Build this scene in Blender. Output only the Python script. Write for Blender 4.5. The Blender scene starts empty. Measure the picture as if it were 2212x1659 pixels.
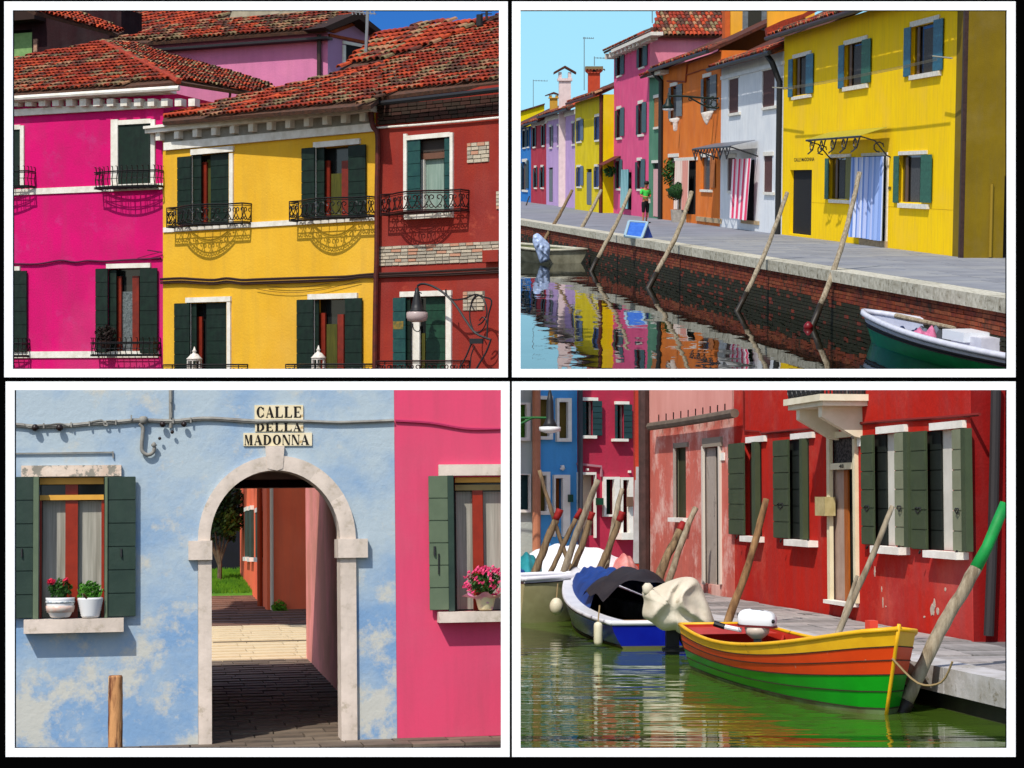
import bpy, bmesh, math, random
from mathutils import Matrix, Vector, noise as mnoise
random.seed(7)
S = bpy.context.scene
COL = S.collection
# ------------------------------------------------------------------ camera, world, sun, exposure
FPX, CX, CY = 4424.0, 1106.0, 829.5          # focal length and centre, in units of a 2212 px wide picture
cd = bpy.data.cameras.new('camera'); cam = bpy.data.objects.new('camera', cd); COL.objects.link(cam)
cam.rotation_euler = (math.pi/2, 0, 0); cd.sensor_width = 36; cd.lens = 36*FPX/2212
cd.clip_start = .5; cd.clip_end = 3000; S.camera = cam
SUN_EL, SUN_AZ = math.radians(53), math.radians(-29)   # azimuth: negative = from the left, behind the camera
w = bpy.data.worlds.new('World'); S.world = w; w.use_nodes = True
nt = w.node_tree; bg = nt.nodes['Background']
st = nt.nodes.new('ShaderNodeTexSky'); st.sky_type = 'NISHITA'; st.sun_disc = False
st.sun_elevation = SUN_EL; st.sun_rotation = math.pi - SUN_AZ
nt.links.new(st.outputs[0], bg.inputs[0]); bg.inputs[1].default_value = 0.15
ld = bpy.data.lights.new('sun', 'SUN'); sun = bpy.data.objects.new('sun', ld); COL.objects.link(sun)
ld.energy = 3.9; ld.angle = math.radians(.5); ld.color = (1, .955, .88)
sv = Vector((math.sin(SUN_AZ)*math.cos(SUN_EL), -math.cos(SUN_AZ)*math.cos(SUN_EL), math.sin(SUN_EL)))
sun.rotation_euler = sv.to_track_quat('Z', 'Y').to_euler()
S.view_settings.view_transform = 'Standard'; S.view_settings.look = 'None'
S.view_settings.exposure = 0.25; S.view_settings.gamma = 1; S.view_settings.use_curve_mapping = False

# ------------------------------------------------------------------ frames
def wray(px, py): return Vector(((px-CX)/FPX, 1, (CY-py)/FPX))
class Panel:
    """one of the four places; level in itself, tilted and turned about the camera to set its image horizon"""
    def __init__(s, vpx, yh):
        d = wray(vpx, yh); s.yh = yh
        s.R = (Matrix.Rotation(math.atan2(-d.x, d.y), 4, 'Z') @ Matrix.Rotation(math.atan2(d.z, math.hypot(d.x, d.y)), 4, 'X'))  # rotation about the camera, from image vanishing point and horizon row
        s.Ri = s.R.inverted()
    def ray(s, px, py): return s.Ri.to_3x3() @ wray(px, py)
    def at(s, px, py, L): r = s.ray(px, py); return r*(L/r.y)
    def gnd(s, px, py, z): r = s.ray(px, py); return r*(z/r.z)
class Fr:
    """a frame inside a panel: X along, Y away, Z up for walls"""
    def __init__(s, P, M): s.P, s.F = P, M; s.Fi = M.inverted()
    def hit(s, px, py, d=0, axis=1):
        o = s.Fi @ Vector((0,0,0)); r = s.Fi.to_3x3() @ s.P.ray(px, py)
        t = (-d - o[axis])/r[axis] if axis == 1 else (d - o[axis])/r[axis]
        return o + r*t
    def uz(s, px, py, d=0): p = s.hit(px, py, d); return p.x, p.z
def basis(X, Y, Z, o):
    M = Matrix.Identity(4)
    for i, v in enumerate((X, Y, Z)):
        for j in range(3): M[j][i] = v[j]
    for j in range(3): M[j][3] = o[j]
    return M
def wallframe(P, px, py, L, vpx=None):
    o = P.at(px, py, L); o.z = 0
    if vpx is None: X = Vector((1,0,0))
    else:
        X = P.ray(vpx, P.yh); X.z = 0; X.normalize()
        if X.x < 0: X = -X
        if vpx < px and X.x < 0: X = -X
    Z = Vector((0,0,1)); return Fr(P, basis(X, Z.cross(X), Z, o))
def ident(P): return Fr(P, Matrix.Identity(4))
def roofframe(P, o, e, up):
    """plane through o holding eave direction e and the direction up"""
    X = e.normalized(); N = X.cross(up).normalized(); Y = N.cross(X); return Fr(P, basis(X, Y, N, o))

# ------------------------------------------------------------------ mesh builder
class MB:
    def __init__(s): s.v = []; s.f = []; s.m = []; s.mi = 0
    def add(s, vs, fs):
        n = len(s.v); s.v += [Vector(p) for p in vs]; s.f += [tuple(i+n for i in f) for f in fs]; s.m += [s.mi]*len(fs); return s
    def box(s, x0, x1, y0, y1, z0, z1):
        if x0 > x1: x0, x1 = x1, x0
        if y0 > y1: y0, y1 = y1, y0
        if z0 > z1: z0, z1 = z1, z0
        return s.add([(x0,y0,z0),(x1,y0,z0),(x1,y1,z0),(x0,y1,z0),(x0,y0,z1),(x1,y0,z1),(x1,y1,z1),(x0,y1,z1)],
              [(0,3,2,1),(4,5,6,7),(0,1,5,4),(1,2,6,5),(2,3,7,6),(3,0,4,7)])
    def quad(s, a, b, c, d): return s.add([a,b,c,d], [(0,1,2,3)])
    def prism(s, poly, y0, y1):
        """poly in (x,z), extruded y0..y1"""
        n = len(poly); vs = [(p[0],y0,p[1]) for p in poly]+[(p[0],y1,p[1]) for p in poly]
        return s.add(vs, [tuple(range(n)), tuple(range(2*n-1, n-1, -1))]+[(i, i+n, (i+1)%n+n, (i+1)%n) for i in range(n)])
    def slab(s, pts, up):
        """polygon of 3-D points thickened by vector up"""
        n = len(pts); up = Vector(up); vs = [Vector(p) for p in pts]+[Vector(p)+up for p in pts]
        return s.add(vs, [tuple(range(n-1,-1,-1)), tuple(range(n, 2*n))]+[(i, (i+1)%n, (i+1)%n+n, i+n) for i in range(n)])
    def tube(s, path, r, n=6, caps=True):
        path = [Vector(p) for p in path]; k = len(path); rs = r if isinstance(r, (list, tuple)) else [r]*k
        vs = []; pu = None
        for i, p in enumerate(path):
            t = (path[min(i+1, k-1)]-path[max(i-1, 0)]).normalized()
            if pu is None: pu = t.orthogonal().normalized()
            a = (pu - t*pu.dot(t))
            a = a.normalized() if a.length > 1e-6 else t.orthogonal().normalized()
            pu = a; b = t.cross(a)
            vs += [p + (a*math.cos(q*2*math.pi/n)+b*math.sin(q*2*math.pi/n))*rs[i] for q in range(n)]
        fs = [(i*n+q, i*n+(q+1)%n, (i+1)*n+(q+1)%n, (i+1)*n+q) for i in range(k-1) for q in range(n)]
        if caps: fs += [tuple(range(n-1,-1,-1)), tuple(range((k-1)*n, k*n))]
        return s.add(vs, fs)
    def lathe(s, c, prof, n=14):
        """prof: (r, z) bottom to top round vertical axis through c"""
        c = Vector(c); vs = [c+Vector((r*math.cos(q*2*math.pi/n), r*math.sin(q*2*math.pi/n), z)) for r, z in prof for q in range(n)]
        k = len(prof); fs = [(i*n+q, i*n+(q+1)%n, (i+1)*n+(q+1)%n, (i+1)*n+q) for i in range(k-1) for q in range(n)]
        return s.add(vs, fs+[tuple(range(n-1,-1,-1)), tuple(range((k-1)*n, k*n))])
    def grid(s, f, nu, nv):
        vs = [f(i/nu, j/nv) for j in range(nv+1) for i in range(nu+1)]
        return s.add(vs, [(j*(nu+1)+i, j*(nu+1)+i+1, (j+1)*(nu+1)+i+1, (j+1)*(nu+1)+i) for j in range(nv) for i in range(nu)])
    def leaves(s, n, c, rad, size, rnd, fill=.35):
        c = Vector(c)
        for _ in range(n):
            d = Vector((rnd.gauss(0,1), rnd.gauss(0,1), rnd.gauss(0,1))).normalized()*(fill+(1-fill)*rnd.random()**.6)
            p = c+Vector((d.x*rad[0], d.y*rad[1], d.z*rad[2]))*(1+.12*math.sin(d.x*7+d.z*9))
            a = Vector((rnd.gauss(0,1), rnd.gauss(0,1), rnd.gauss(0,1))).normalized(); b = a.orthogonal().normalized()
            h = size*(.6+.8*rnd.random()); cc = a.cross(b)
            s.add([p-b*h, p+cc*h*.45, p+b*h, p-cc*h*.45], [(0,1,2,3)])
        return s
LM = {}; PN = {}
def mesh_from(name, mb, mats, org, smooth=False):
    me = bpy.data.meshes.new(name); me.from_pydata([tuple(v-org) for v in mb.v], [], mb.f)
    for m in (mats if isinstance(mats, (list, tuple)) else [mats]): me.materials.append(m)
    if isinstance(mats, (list, tuple)) and len(mats) > 1: me.polygons.foreach_set('material_index', mb.m)
    if smooth: me.polygons.foreach_set('use_smooth', [True]*len(me.polygons))
    me.update(); return me
def centre(mb):
    lo = [min(v[i] for v in mb.v) for i in range(3)]; hi = [max(v[i] for v in mb.v) for i in range(3)]
    return Vector(((lo[0]+hi[0])/2, (lo[1]+hi[1])/2, lo[2]))
def _link(o, P, M, parent):
    COL.objects.link(o); LM[o.name] = M; PN[o.name] = P
    if parent: o.parent = parent; o.matrix_basis = LM[parent.name].inverted() @ M
    else: o.matrix_world = P.R @ M
def tag(o, label=None, cat=None, group=None, kind=None):
    for k, v in (('label', label), ('category', cat), ('group', group), ('kind', kind)):
        if v: o[k] = v
    return o
def thing(name, label, cat, fr, org, group=None):
    o = bpy.data.objects.new(name, None); o.empty_display_size = .2
    _link(o, fr.P, fr.F @ Matrix.Translation(Vector(org)), None); return tag(o, label, cat, group)
def part(name, mb, mat, parent, fr, smooth=False, kind=None, label=None):
    c = centre(mb); o = bpy.data.objects.new(name, mesh_from(name, mb, mat, c, smooth))
    _link(o, fr.P, fr.F @ Matrix.Translation(c), parent); return tag(o, label, None, None, kind)
def solo(name, label, cat, mb, mat, fr, group=None, smooth=False, kind=None):
    o = part(name, mb, mat, None, fr, smooth); return tag(o, label, cat, group, kind)
def inst(name, me, M, parent):
    o = bpy.data.objects.new(name, me); P = PN[parent.name]; _link(o, P, M, parent); return o

# ------------------------------------------------------------------ materials
def lin(h, k=1.0):
    if not isinstance(h, str): return tuple(h)
    h = h.lstrip('#'); r = []
    for i in (0, 2, 4):
        c = int(h[i:i+2], 16)/255; r.append(k*(c/12.92 if c <= .04045 else ((c+.055)/1.055)**2.4))
    return tuple(r)
MATS = {}
def mat(name, col, col2=None, scale=3, lo=.35, hi=.65, rough=.8, bump=0, bscale=40, stretch=(1,1,1), col3=None, s3=1, t3=.62, w3=.06, metal=0, spec=.3, detail=6, bdist=.02, streak=0):
    if name in MATS: return MATS[name]
    m = bpy.data.materials.new(name); m.use_nodes = True; MATS[name] = m; N = m.node_tree.nodes; Lk = m.node_tree.links
    b = N['Principled BSDF']; b.inputs['Roughness'].default_value = rough; b.inputs['Metallic'].default_value = metal
    b.inputs['Specular IOR Level'].default_value = spec; c1 = (*lin(col), 1)
    b.inputs['Base Color'].default_value = c1
    if col2 or bump or col3:
        tc = N.new('ShaderNodeTexCoord'); mp = N.new('ShaderNodeMapping'); mp.inputs['Scale'].default_value = stretch
        Lk.new(tc.outputs['Object'], mp.inputs[0])
    out = None
    def nz(sc, det=detail, rg=.6):
        n = N.new('ShaderNodeTexNoise'); n.inputs['Scale'].default_value = sc; n.inputs['Detail'].default_value = det
        n.inputs['Roughness'].default_value = rg; Lk.new(mp.outputs[0], n.inputs['Vector']); return n
    def mix(fac, a, bb):
        x = N.new('ShaderNodeMix'); x.data_type = 'RGBA'; Lk.new(fac, x.inputs[0])
        if isinstance(a, tuple): x.inputs[6].default_value = a
        else: Lk.new(a, x.inputs[6])
        x.inputs[7].default_value = bb; return x.outputs[2]
    if col2:
        n = nz(scale); r = N.new('ShaderNodeMapRange'); r.inputs[1].default_value = lo; r.inputs[2].default_value = hi
        Lk.new(n.outputs[0], r.inputs[0]); out = mix(r.outputs[0], c1, (*lin(col2), 1))
    if col3:
        n = nz(s3, 8, .7); r = N.new('ShaderNodeMapRange'); r.inputs[1].default_value = t3; r.inputs[2].default_value = t3+w3
        Lk.new(n.outputs[0], r.inputs[0]); out = mix(r.outputs[0], out if out else c1, (*lin(col3), 1))
    if streak:                                   # faint rain streaks and uneven fading in the paint
        mp2 = N.new('ShaderNodeMapping'); mp2.inputs['Scale'].default_value = (2.6, 2.6, .3); Lk.new(tc.outputs['Object'], mp2.inputs[0])
        n = N.new('ShaderNodeTexNoise'); n.inputs['Scale'].default_value = 1.6; n.inputs['Detail'].default_value = 7; n.inputs['Roughness'].default_value = .65; Lk.new(mp2.outputs[0], n.inputs['Vector'])
        r = N.new('ShaderNodeMapRange'); r.inputs[1].default_value = .46; r.inputs[2].default_value = .72; r.inputs[4].default_value = streak; Lk.new(n.outputs[0], r.inputs[0])
        base = out if out else c1; out = mix(r.outputs[0], base, (*[c*.5+.03 for c in lin(col)], 1))
        n = nz(.35, 5, .6); r = N.new('ShaderNodeMapRange'); r.inputs[1].default_value = .5; r.inputs[2].default_value = .75; r.inputs[4].default_value = streak*.8; Lk.new(n.outputs[0], r.inputs[0])
        out = mix(r.outputs[0], out, (*[min(1, c*.85+.12) for c in lin(col)], 1))
    if out: Lk.new(out, b.inputs['Base Color'])
    if bump:
        n = nz(bscale, 4); bp = N.new('ShaderNodeBump'); bp.inputs['Strength'].default_value = bump; bp.inputs['Distance'].default_value = bdist
        Lk.new(n.outputs[0], bp.inputs['Height']); Lk.new(bp.outputs[0], b.inputs['Normal'])
    return m
def stucco(name, c, c2=None, **k):
    k.setdefault('scale', 1.6); k.setdefault('bump', .35); k.setdefault('bscale', 25); k.setdefault('rough', .9); k.setdefault('spec', .15); k.setdefault('streak', .3)
    return mat(name, c, c2 or c, **k)
def stripes(name, cols, n, axis='X', rough=.9, waves=0):
    """vertical stripes running through a cloth, by its own generated coordinate"""
    if name in MATS: return MATS[name]
    m = bpy.data.materials.new(name); m.use_nodes = True; MATS[name] = m; N = m.node_tree.nodes; Lk = m.node_tree.links
    b = N['Principled BSDF']; b.inputs['Roughness'].default_value = rough; b.inputs['Specular IOR Level'].default_value = .1
    tc = N.new('ShaderNodeTexCoord'); sp = N.new('ShaderNodeSeparateXYZ'); Lk.new(tc.outputs['Generated'], sp.inputs[0])
    mu = N.new('ShaderNodeMath'); mu.operation = 'MULTIPLY'; mu.inputs[1].default_value = n; Lk.new(sp.outputs[axis], mu.inputs[0])
    fr = N.new('ShaderNodeMath'); fr.operation = 'FRACT'; Lk.new(mu.outputs[0], fr.inputs[0])
    cr = N.new('ShaderNodeValToRGB'); cr.color_ramp.interpolation = 'CONSTANT'; e = cr.color_ramp.elements
    while len(e) < len(cols): e.new(.5)
    for i, (p, c) in enumerate(cols): e[i].position = p; e[i].color = (*lin(c), 1)
    Lk.new(fr.outputs[0], cr.inputs[0]); Lk.new(cr.outputs[0], b.inputs['Base Color']); return m
def water(name, deep, rough, bump, scale, stretch, spec=.5, s2=6, ior=1.33):
    m = bpy.data.materials.new(name); m.use_nodes = True; N = m.node_tree.nodes; Lk = m.node_tree.links
    b = N['Principled BSDF']; b.inputs['Base Color'].default_value = (*lin(deep), 1); b.inputs['Roughness'].default_value = rough
    b.inputs['IOR'].default_value = ior; b.inputs['Specular IOR Level'].default_value = spec
    tc = N.new('ShaderNodeTexCoord'); mp = N.new('ShaderNodeMapping'); mp.inputs['Scale'].default_value = stretch; Lk.new(tc.outputs['Object'], mp.inputs[0])
    n1 = N.new('ShaderNodeTexNoise'); n1.inputs['Scale'].default_value = scale; n1.inputs['Detail'].default_value = 2; Lk.new(mp.outputs[0], n1.inputs[0])
    n2 = N.new('ShaderNodeTexNoise'); n2.inputs['Scale'].default_value = scale*s2; n2.inputs['Detail'].default_value = 2; Lk.new(mp.outputs[0], n2.inputs[0])
    ad = N.new('ShaderNodeMath'); ad.operation = 'MULTIPLY_ADD'; ad.inputs[1].default_value = .12; Lk.new(n2.outputs[0], ad.inputs[0]); Lk.new(n1.outputs[0], ad.inputs[2])
    bp = N.new('ShaderNodeBump'); bp.inputs['Strength'].default_value = 1; bp.inputs['Distance'].default_value = bump
    Lk.new(ad.outputs[0], bp.inputs['Height']); Lk.new(bp.outputs[0], b.inputs['Normal']); return m
def skymat(name, top, bot):
    m = bpy.data.materials.new(name); m.use_nodes = True; N = m.node_tree.nodes; Lk = m.node_tree.links
    N.remove(N['Principled BSDF']); e = N.new('ShaderNodeEmission'); Lk.new(e.outputs[0], N['Material Output'].inputs[0])
    tc = N.new('ShaderNodeTexCoord'); sp = N.new('ShaderNodeSeparateXYZ'); Lk.new(tc.outputs['Generated'], sp.inputs[0])
    x = N.new('ShaderNodeMix'); x.data_type = 'RGBA'; x.inputs[6].default_value = (*lin(bot), 1); x.inputs[7].default_value = (*lin(top), 1)
    Lk.new(sp.outputs['Z'], x.inputs[0]); Lk.new(x.outputs[2], e.inputs[0]); return m

# picture regions used for measuring: tag -> offset of an enlarged (x4) crop
RG = dict(a=(0,0), b=(553,0), c=(0,397.5), d=(553,397.5), e=(1106,0), f=(1659,0), g=(1106,397.5), h=(1659,397.5),
          i=(0,829.5), j=(553,829.5), k=(0,1235.6), l=(553,1235.6), m=(1106,829.5), n=(1659,829.5), o=(1106,1235.6), q=(1659,1235.6), D=None)
def pt(rg, x, y):
    if rg == 'D': return x, y
    o = RG[rg]; return o[0]+x/4, o[1]+y/4
def rect(fr, rg, x0, x1, y0, y1, d=0):
    (a0, b0), (a1, b1) = pt(rg, x0, y0), pt(rg, x1, y1); xm, ym = (a0+a1)/2, (b0+b1)/2
    u0 = fr.uz(a0, ym, d)[0]; u1 = fr.uz(a1, ym, d)[0]; z1 = fr.uz(xm, b0, d)[1]; z0 = fr.uz(xm, b1, d)[1]
    return u0, u1, z0, z1
def bx(fr, rg, x0, x1, y0, y1, d0, d1, name, m, parent, label=None):
    u0, u1, z0, z1 = rect(fr, rg, x0, x1, y0, y1, d1)
    return part(name, MB().box(u0, u1, -d1, -d0, z0, z1), m, parent, fr, label=label)
def leaf_mb(u0, u1, z0, z1, d, n=6, th=.035):
    """a shutter leaf of n boards, the joints recessed"""
    mb = MB(); mb.box(u0+.006, u1-.006, -d+.012, -d+th, z0, z1); h = (z1-z0)/n
    for k in range(n): mb.box(u0, u1, -d, -d+.018, z0+k*h+.006, z0+(k+1)*h-.006)
    return mb
class House:
    def __init__(s, fr, name, label, u0, u1, z0, z1, m, z1r=None, depth=4, cat='house', back=None):
        s.fr, s.u0, s.u1, s.z0, s.z1, s.z1r, s.m, s.depth = fr, u0, u1, z0, z1, z1 if z1r is None else z1r, m, depth
        s.root = thing(name, label, cat, fr, (u0, 0, z0)); s.holes = []; s.open = []; s.extra = None; s.rev = .22; s.back = back or depth
    def win(s, rg, hole, items=(), glass=None, rec=.2, nb=6, name='window', label=None):
        if s.rev < .2: q_ = s.rev/.22; rec *= q_; items = [(*it[:6], *[v*q_ if v < 0 else v for v in it[6:8]]) for it in items]
        fr = s.fr; u0, u1, z0, z1 = rect(fr, rg, *hole)
        u0 = max(u0, s.u0+.01); u1 = min(u1, s.u1-.01); s.holes.append((u0, u1, z0, z1))
        w_ = part(name, MB().box(u0-.01, u1+.01, rec, rec+.03, z0-.01, z1+.01), glass or GLASS, s.root, fr, label=label)
        for it in items:
            nm, mm, x0, x1, y0, y1, d0, d1 = it[:8]
            if nm == 'shutter':
                r = rect(fr, rg, x0, x1, y0, y1, d1); part('shutter', leaf_mb(*r, d1, nb), mm, w_, fr)
            else: bx(fr, rg, x0, x1, y0, y1, d0, d1, nm, mm, w_)
        return w_
    def wall(s, name='wall'):
        mb = MB(); AH = s.holes+s.open; us = sorted({s.u0, s.u1, *[h[0] for h in AH], *[h[1] for h in AH]})
        zt = min(s.z1, s.z1r); zs = sorted({s.z0, zt, *[min(h[2], zt) for h in AH], *[min(h[3], zt) for h in AH]})
        for a, b in zip(us, us[1:]):
            run = None
            for c, d in zip(zs, zs[1:]):
                if d-c < 1e-5 or b-a < 1e-5: continue
                cm, am = (c+d)/2, (a+b)/2
                if any(h[0] < am < h[1] and h[2] < cm < h[3] for h in AH): continue
                mb.quad((a,0,c), (b,0,c), (b,0,d), (a,0,d))
        if abs(s.z1-s.z1r) > 1e-4: mb.add([(s.u0,0,zt),(s.u1,0,zt),(s.u1 if s.z1r > s.z1 else s.u0, 0, max(s.z1, s.z1r))], [(0,1,2)])
        for h in s.holes:
            a, b, c, d = h; t = s.rev
            mb.quad((a,0,c),(a,t,c),(b,t,c),(b,0,c)); mb.quad((a,0,d),(b,0,d),(b,t,d),(a,t,d))
            mb.quad((a,0,c),(a,0,d),(a,t,d),(a,t,c)); mb.quad((b,0,c),(b,t,c),(b,t,d),(b,0,d))
        if s.extra: s.extra(mb)
        if s.depth <= 0: return part(name, mb, s.m, s.root, s.fr)
        D = s.depth
        mb.quad((s.u0,0,s.z0),(s.u0,D,s.z0),(s.u0,D,s.z1),(s.u0,0,s.z1)); mb.quad((s.u1,0,s.z0),(s.u1,0,s.z1r),(s.u1,D,s.z1r),(s.u1,D,s.z0))
        mb.quad((s.u0,D,s.z0),(s.u1,D,s.z0),(s.u1,D,s.z1r),(s.u0,D,s.z1)); mb.quad((s.u0,0,s.z1),(s.u1,0,s.z1r),(s.u1,D,s.z1r),(s.u0,D,s.z1))
        return part(name, mb, s.m, s.root, s.fr)
GLASS = mat('window_glass', (.012,.014,.014), rough=.12, spec=.5)
WHITE = mat('white_stone', '#dedad0', '#c8c2b4', scale=6, rough=.8, bump=.2, bscale=30)
IRON = mat('black_iron', (.012,.012,.013), rough=.5)
DARK = mat('dark_interior', (.006,.006,.007), rough=.9)
DPIPE = mat('brown_downpipe', '#3a2620', '#2a1a16', scale=8, rough=.5)
def txt(body, fr, rg, x0, x1, y0, y1, d, m, name, parent, bold=.0):
    """flat lettering on a sign"""
    c = bpy.data.curves.new('t', 'FONT'); c.body = body; c.offset = bold; c.align_x = 'LEFT'
    o = bpy.data.objects.new('t', c); COL.objects.link(o); bpy.context.view_layer.update()
    me = o.to_mesh(); vs = [v.co.copy() for v in me.vertices]; fs = [tuple(p.vertices) for p in me.polygons]; o.to_mesh_clear()
    bpy.data.objects.remove(o); bpy.data.curves.remove(c)
    u0, u1, z0, z1 = rect(fr, rg, x0, x1, y0, y1, d)
    a0, a1 = min(v.x for v in vs), max(v.x for v in vs); b0, b1 = min(v.y for v in vs), max(v.y for v in vs)
    mb = MB().add([(u0+(v.x-a0)/(a1-a0)*(u1-u0), -d, z0+(v.y-b0)/(b1-b0)*(z1-z0)) for v in vs], fs)
    return part(name, mb, m, parent, fr)
def inside(p, poly):
    x, y = p; c = False; n = len(poly)
    for i in range(n):
        (x1, y1), (x2, y2) = poly[i], poly[(i+1)%n]
        if (y1 > y) != (y2 > y) and x < (x2-x1)*(y-y1)/(y2-y1)+x1: c = not c
    return c
TILE_MATS = [mat('tile_red', '#983218', '#742614', scale=9, bump=.4), mat('tile_orange', '#b84a20', '#96341a', scale=9, bump=.4),
             mat('tile_brown', '#6e3426', '#4a2a20', scale=9, bump=.4), mat('tile_lichen', '#8a7a54', '#5e4a34', scale=14, bump=.4),
             mat('tile_pale', '#a8805c', '#8a5a40', scale=12, bump=.4), mat('tile_dark', '#3c2c22', '#5a3a2a', scale=12, bump=.4)]
def tile_mb(w, l, n=5, s=None, o=(0,0,0), rnd=None):
    """one half-round clay tile, wide end at the eave, with thickness"""
    mb = s or MB(); vs = []; r0, r1 = w*.5, w*.4; o = Vector(o)
    for (r, y, z) in ((r0, 0, .035), (r1, l*1.12, 0.0), (r0*.78, 0, .035)):
        for k in range(n+1):
            a = math.pi*k/n; vs.append(o+Vector((-r*math.cos(a), y, z+r*.95*math.sin(a))))
    m = n+1
    mb.add(vs, [(k, k+1, m+k+1, m+k) for k in range(n)]+[(2*m+k, 2*m+k+1, k+1, k) for k in range(n)]); return mb
TCACHE = {}
def tiles(parent, fr, poly, w, l, wts, limit=300, rnd=None, lim_u=None):
    """lay tiles over poly (in the roof frame); those nearest the eave as single tiles, the rest joined"""
    rnd = rnd or random.Random(3); seed_ = rnd.random()*9; xs = [p[0] for p in poly]; ys = [p[1] for p in poly]; spots = []
    y = min(ys)
    while y < max(ys):
        x = min(xs)
        while x < max(xs):
            if inside((x, y+.02), poly) and inside((x, y+l*.45), poly) : spots.append((y, x))
            x += w*1.06
        y += l
    spots.sort(); n = 0; rest = MB()
    for (y, x) in spots:
        ww = list(wts(x, y) if callable(wts) else wts); pn = mnoise.noise(Vector((x*1.1+seed_*3.1, y*1.7, seed_)))
        if pn > .08: ww = [ww[0]*.35, ww[1]*.15, ww[2]*1.3+.4, ww[3]*2.6+.3, ww[4]*2.2+.3, ww[5]*2.2+.2]
        else: ww = [ww[0]*1.6, ww[1]*1.3, ww[2]*.8, ww[3]*.25, ww[4]*.35, ww[5]*.4]
        k = rnd.choices(range(6), ww)[0]; dx = rnd.uniform(-.008, .008); dz = rnd.uniform(0, .014)
        if n < limit:
            key = (round(w,3), round(l,3), k)
            if key not in TCACHE: TCACHE[key] = mesh_from('roof_tile', tile_mb(w, l), TILE_MATS[k], Vector((0,0,0)), False)
            inst('roof_tile', TCACHE[key], fr.F @ Matrix.Translation((x+dx, y+rnd.uniform(-.02,.02), dz)) @ Matrix.Rotation(rnd.uniform(-.05,.05), 4, 'Z'), parent)
        else:
            rest.mi = k; tile_mb(w, l, s=rest, o=(x+dx, y+rnd.uniform(-.02,.02), dz))
        n += 1
    if rest.v: part('roof_tiles', rest, TILE_MATS, parent, fr, kind='stuff')
    return n
def ropoly(fr, pts): return [(lambda h: (h.x, h.y))(fr.hit(x, y, 0, axis=2)) for x, y in pts]
# ================================================================== added board for the collage borders, covering gaps between the four places
DL = 12.5
def bpt(x, y): return ((x-CX)/FPX*DL, (CY-y)/FPX*DL)
W0 = Panel(1106, 829.5); BF = ident(W0)
BLACK = mat('matt_black_board', (.0012,.0012,.0012), rough=1, spec=0)
MATB = mat('white_image_border', (.93,.93,.93), rough=.9, spec=0)
OUT = [(9,1097,3,815), (1106,2194,3,815), (12,1101,824,1635), (1106,2194,824,1635)]
INN = [(27.5,1078,22,797), (1124.5,2175,22,797), (31.5,1082,842.5,1616.5), (1124.5,2175,842.5,1616.5)]
def cells(mb, X0, X1, Y0, Y1, holes, d0, d1):
    xs = sorted({X0, X1, *[h[0] for h in holes], *[h[1] for h in holes]}); ys = sorted({Y0, Y1, *[h[2] for h in holes], *[h[3] for h in holes]})
    for a, b in zip(xs, xs[1:]):
        for c, d in zip(ys, ys[1:]):
            if any(h[0] < (a+b)/2 < h[1] and h[2] < (c+d)/2 < h[3] for h in holes): continue
            (p, q_), (r, s_) = bpt(a, c), bpt(b, d); mb.box(p, r, DL+d0, DL+d1, s_, q_)
mb = MB(); cells(mb, -140, 2352, -140, 1799, [(h[0]-1, h[1]+1, h[2]-1, h[3]+1) for h in INN], .012, .05)
solo('collage_border', 'big matt black board with four openings, standing for the image border, behind the white borders', 'board', mb, BLACK, BF)
for (o_, h_, lb) in zip(OUT, INN, ('over the magenta and yellow house fronts', 'over the row of houses along the canal', 'over the blue wall with the arch', 'over the moored boats')):
    mb = MB(); cells(mb, *o_, [h_], 0, .01)
    solo('white_border', 'flat white image border framing the opening '+lb, 'border', mb, MATB, BF, group='white borders round the four openings')

# ================================================================== sky behind the upper two places
SKY1 = skymat('deep_blue_sky', '#184894', '#3878c8'); SKY2 = skymat('pale_cyan_sky', '#74c2e6', '#a6dcf0')
def skyplane(x0, x1, y0, y1, m):
    k = 900/FPX; mb = MB(); n = 8
    mb.grid(lambda a, b: ((x0+(x1-x0)*a-CX)*k, 900-60*(a-.5)**2, (CY-(y1+(y0-y1)*b))*k), n, 1); tag(part('sky', mb, m, None, BF), kind='structure')
skyplane(-900, 1104, -700, 330, SKY1); skyplane(1108, 3300, -1500, 640, SKY2)

# ================================================================== PLACE 1: magenta, yellow and red house fronts
P1 = Panel(1106, 810)
FA = wallframe(P1, 352, 600, 42.06, -9600); FB = wallframe(P1, 352, 600, 42, -5000)
def uat(fr, x, y=450): return fr.uz(x, y)[0]
def zat(fr, x, y, d=0): return fr.uz(x, y, d)[1]
MAG = stucco('magenta_plaster', '#c60a64', '#b4145c', scale=.9, lo=.42, hi=.62, col3='#b23270', s3=1.3, t3=.56, w3=.16)
YEL = stucco('yellow_plaster', '#d8a830', '#cc981f', scale=.5)
REDP = stucco('red_plaster', '#903224', '#7e2620', scale=.8, col3='#b4563e', s3=.9, t3=.6, w3=.15)
DGREEN = mat('dark_green_paint', '#0c1a14', '#12261c', scale=8, rough=.6, spec=.2, streak=.3)
TEAL = mat('teal_shutter_paint', '#0e3838', '#1a4640', scale=10, rough=.6, streak=.3)
SASH = mat('red_brown_sash', '#7a2412', '#5c1a0e', scale=6, rough=.5)
OLIVE = mat('olive_curtain', '#4c4a14', '#34360e', scale=5, stretch=(6,1,.4), rough=.9)
LACE = mat('grey_lace', '#6c7474', '#3c4444', scale=30, rough=.9)
PALEC = mat('pale_green_curtain', '#8a9c90', '#6e8478', scale=4, stretch=(5,1,.3), rough=.9)
CREAMC = mat('brown_scalloped_cloth', '#6a4a3a', '#5a3c30', rough=.9)
bottom = 822
def hz(fr, x, y): return fr.uz(x, y)[1]
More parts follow.
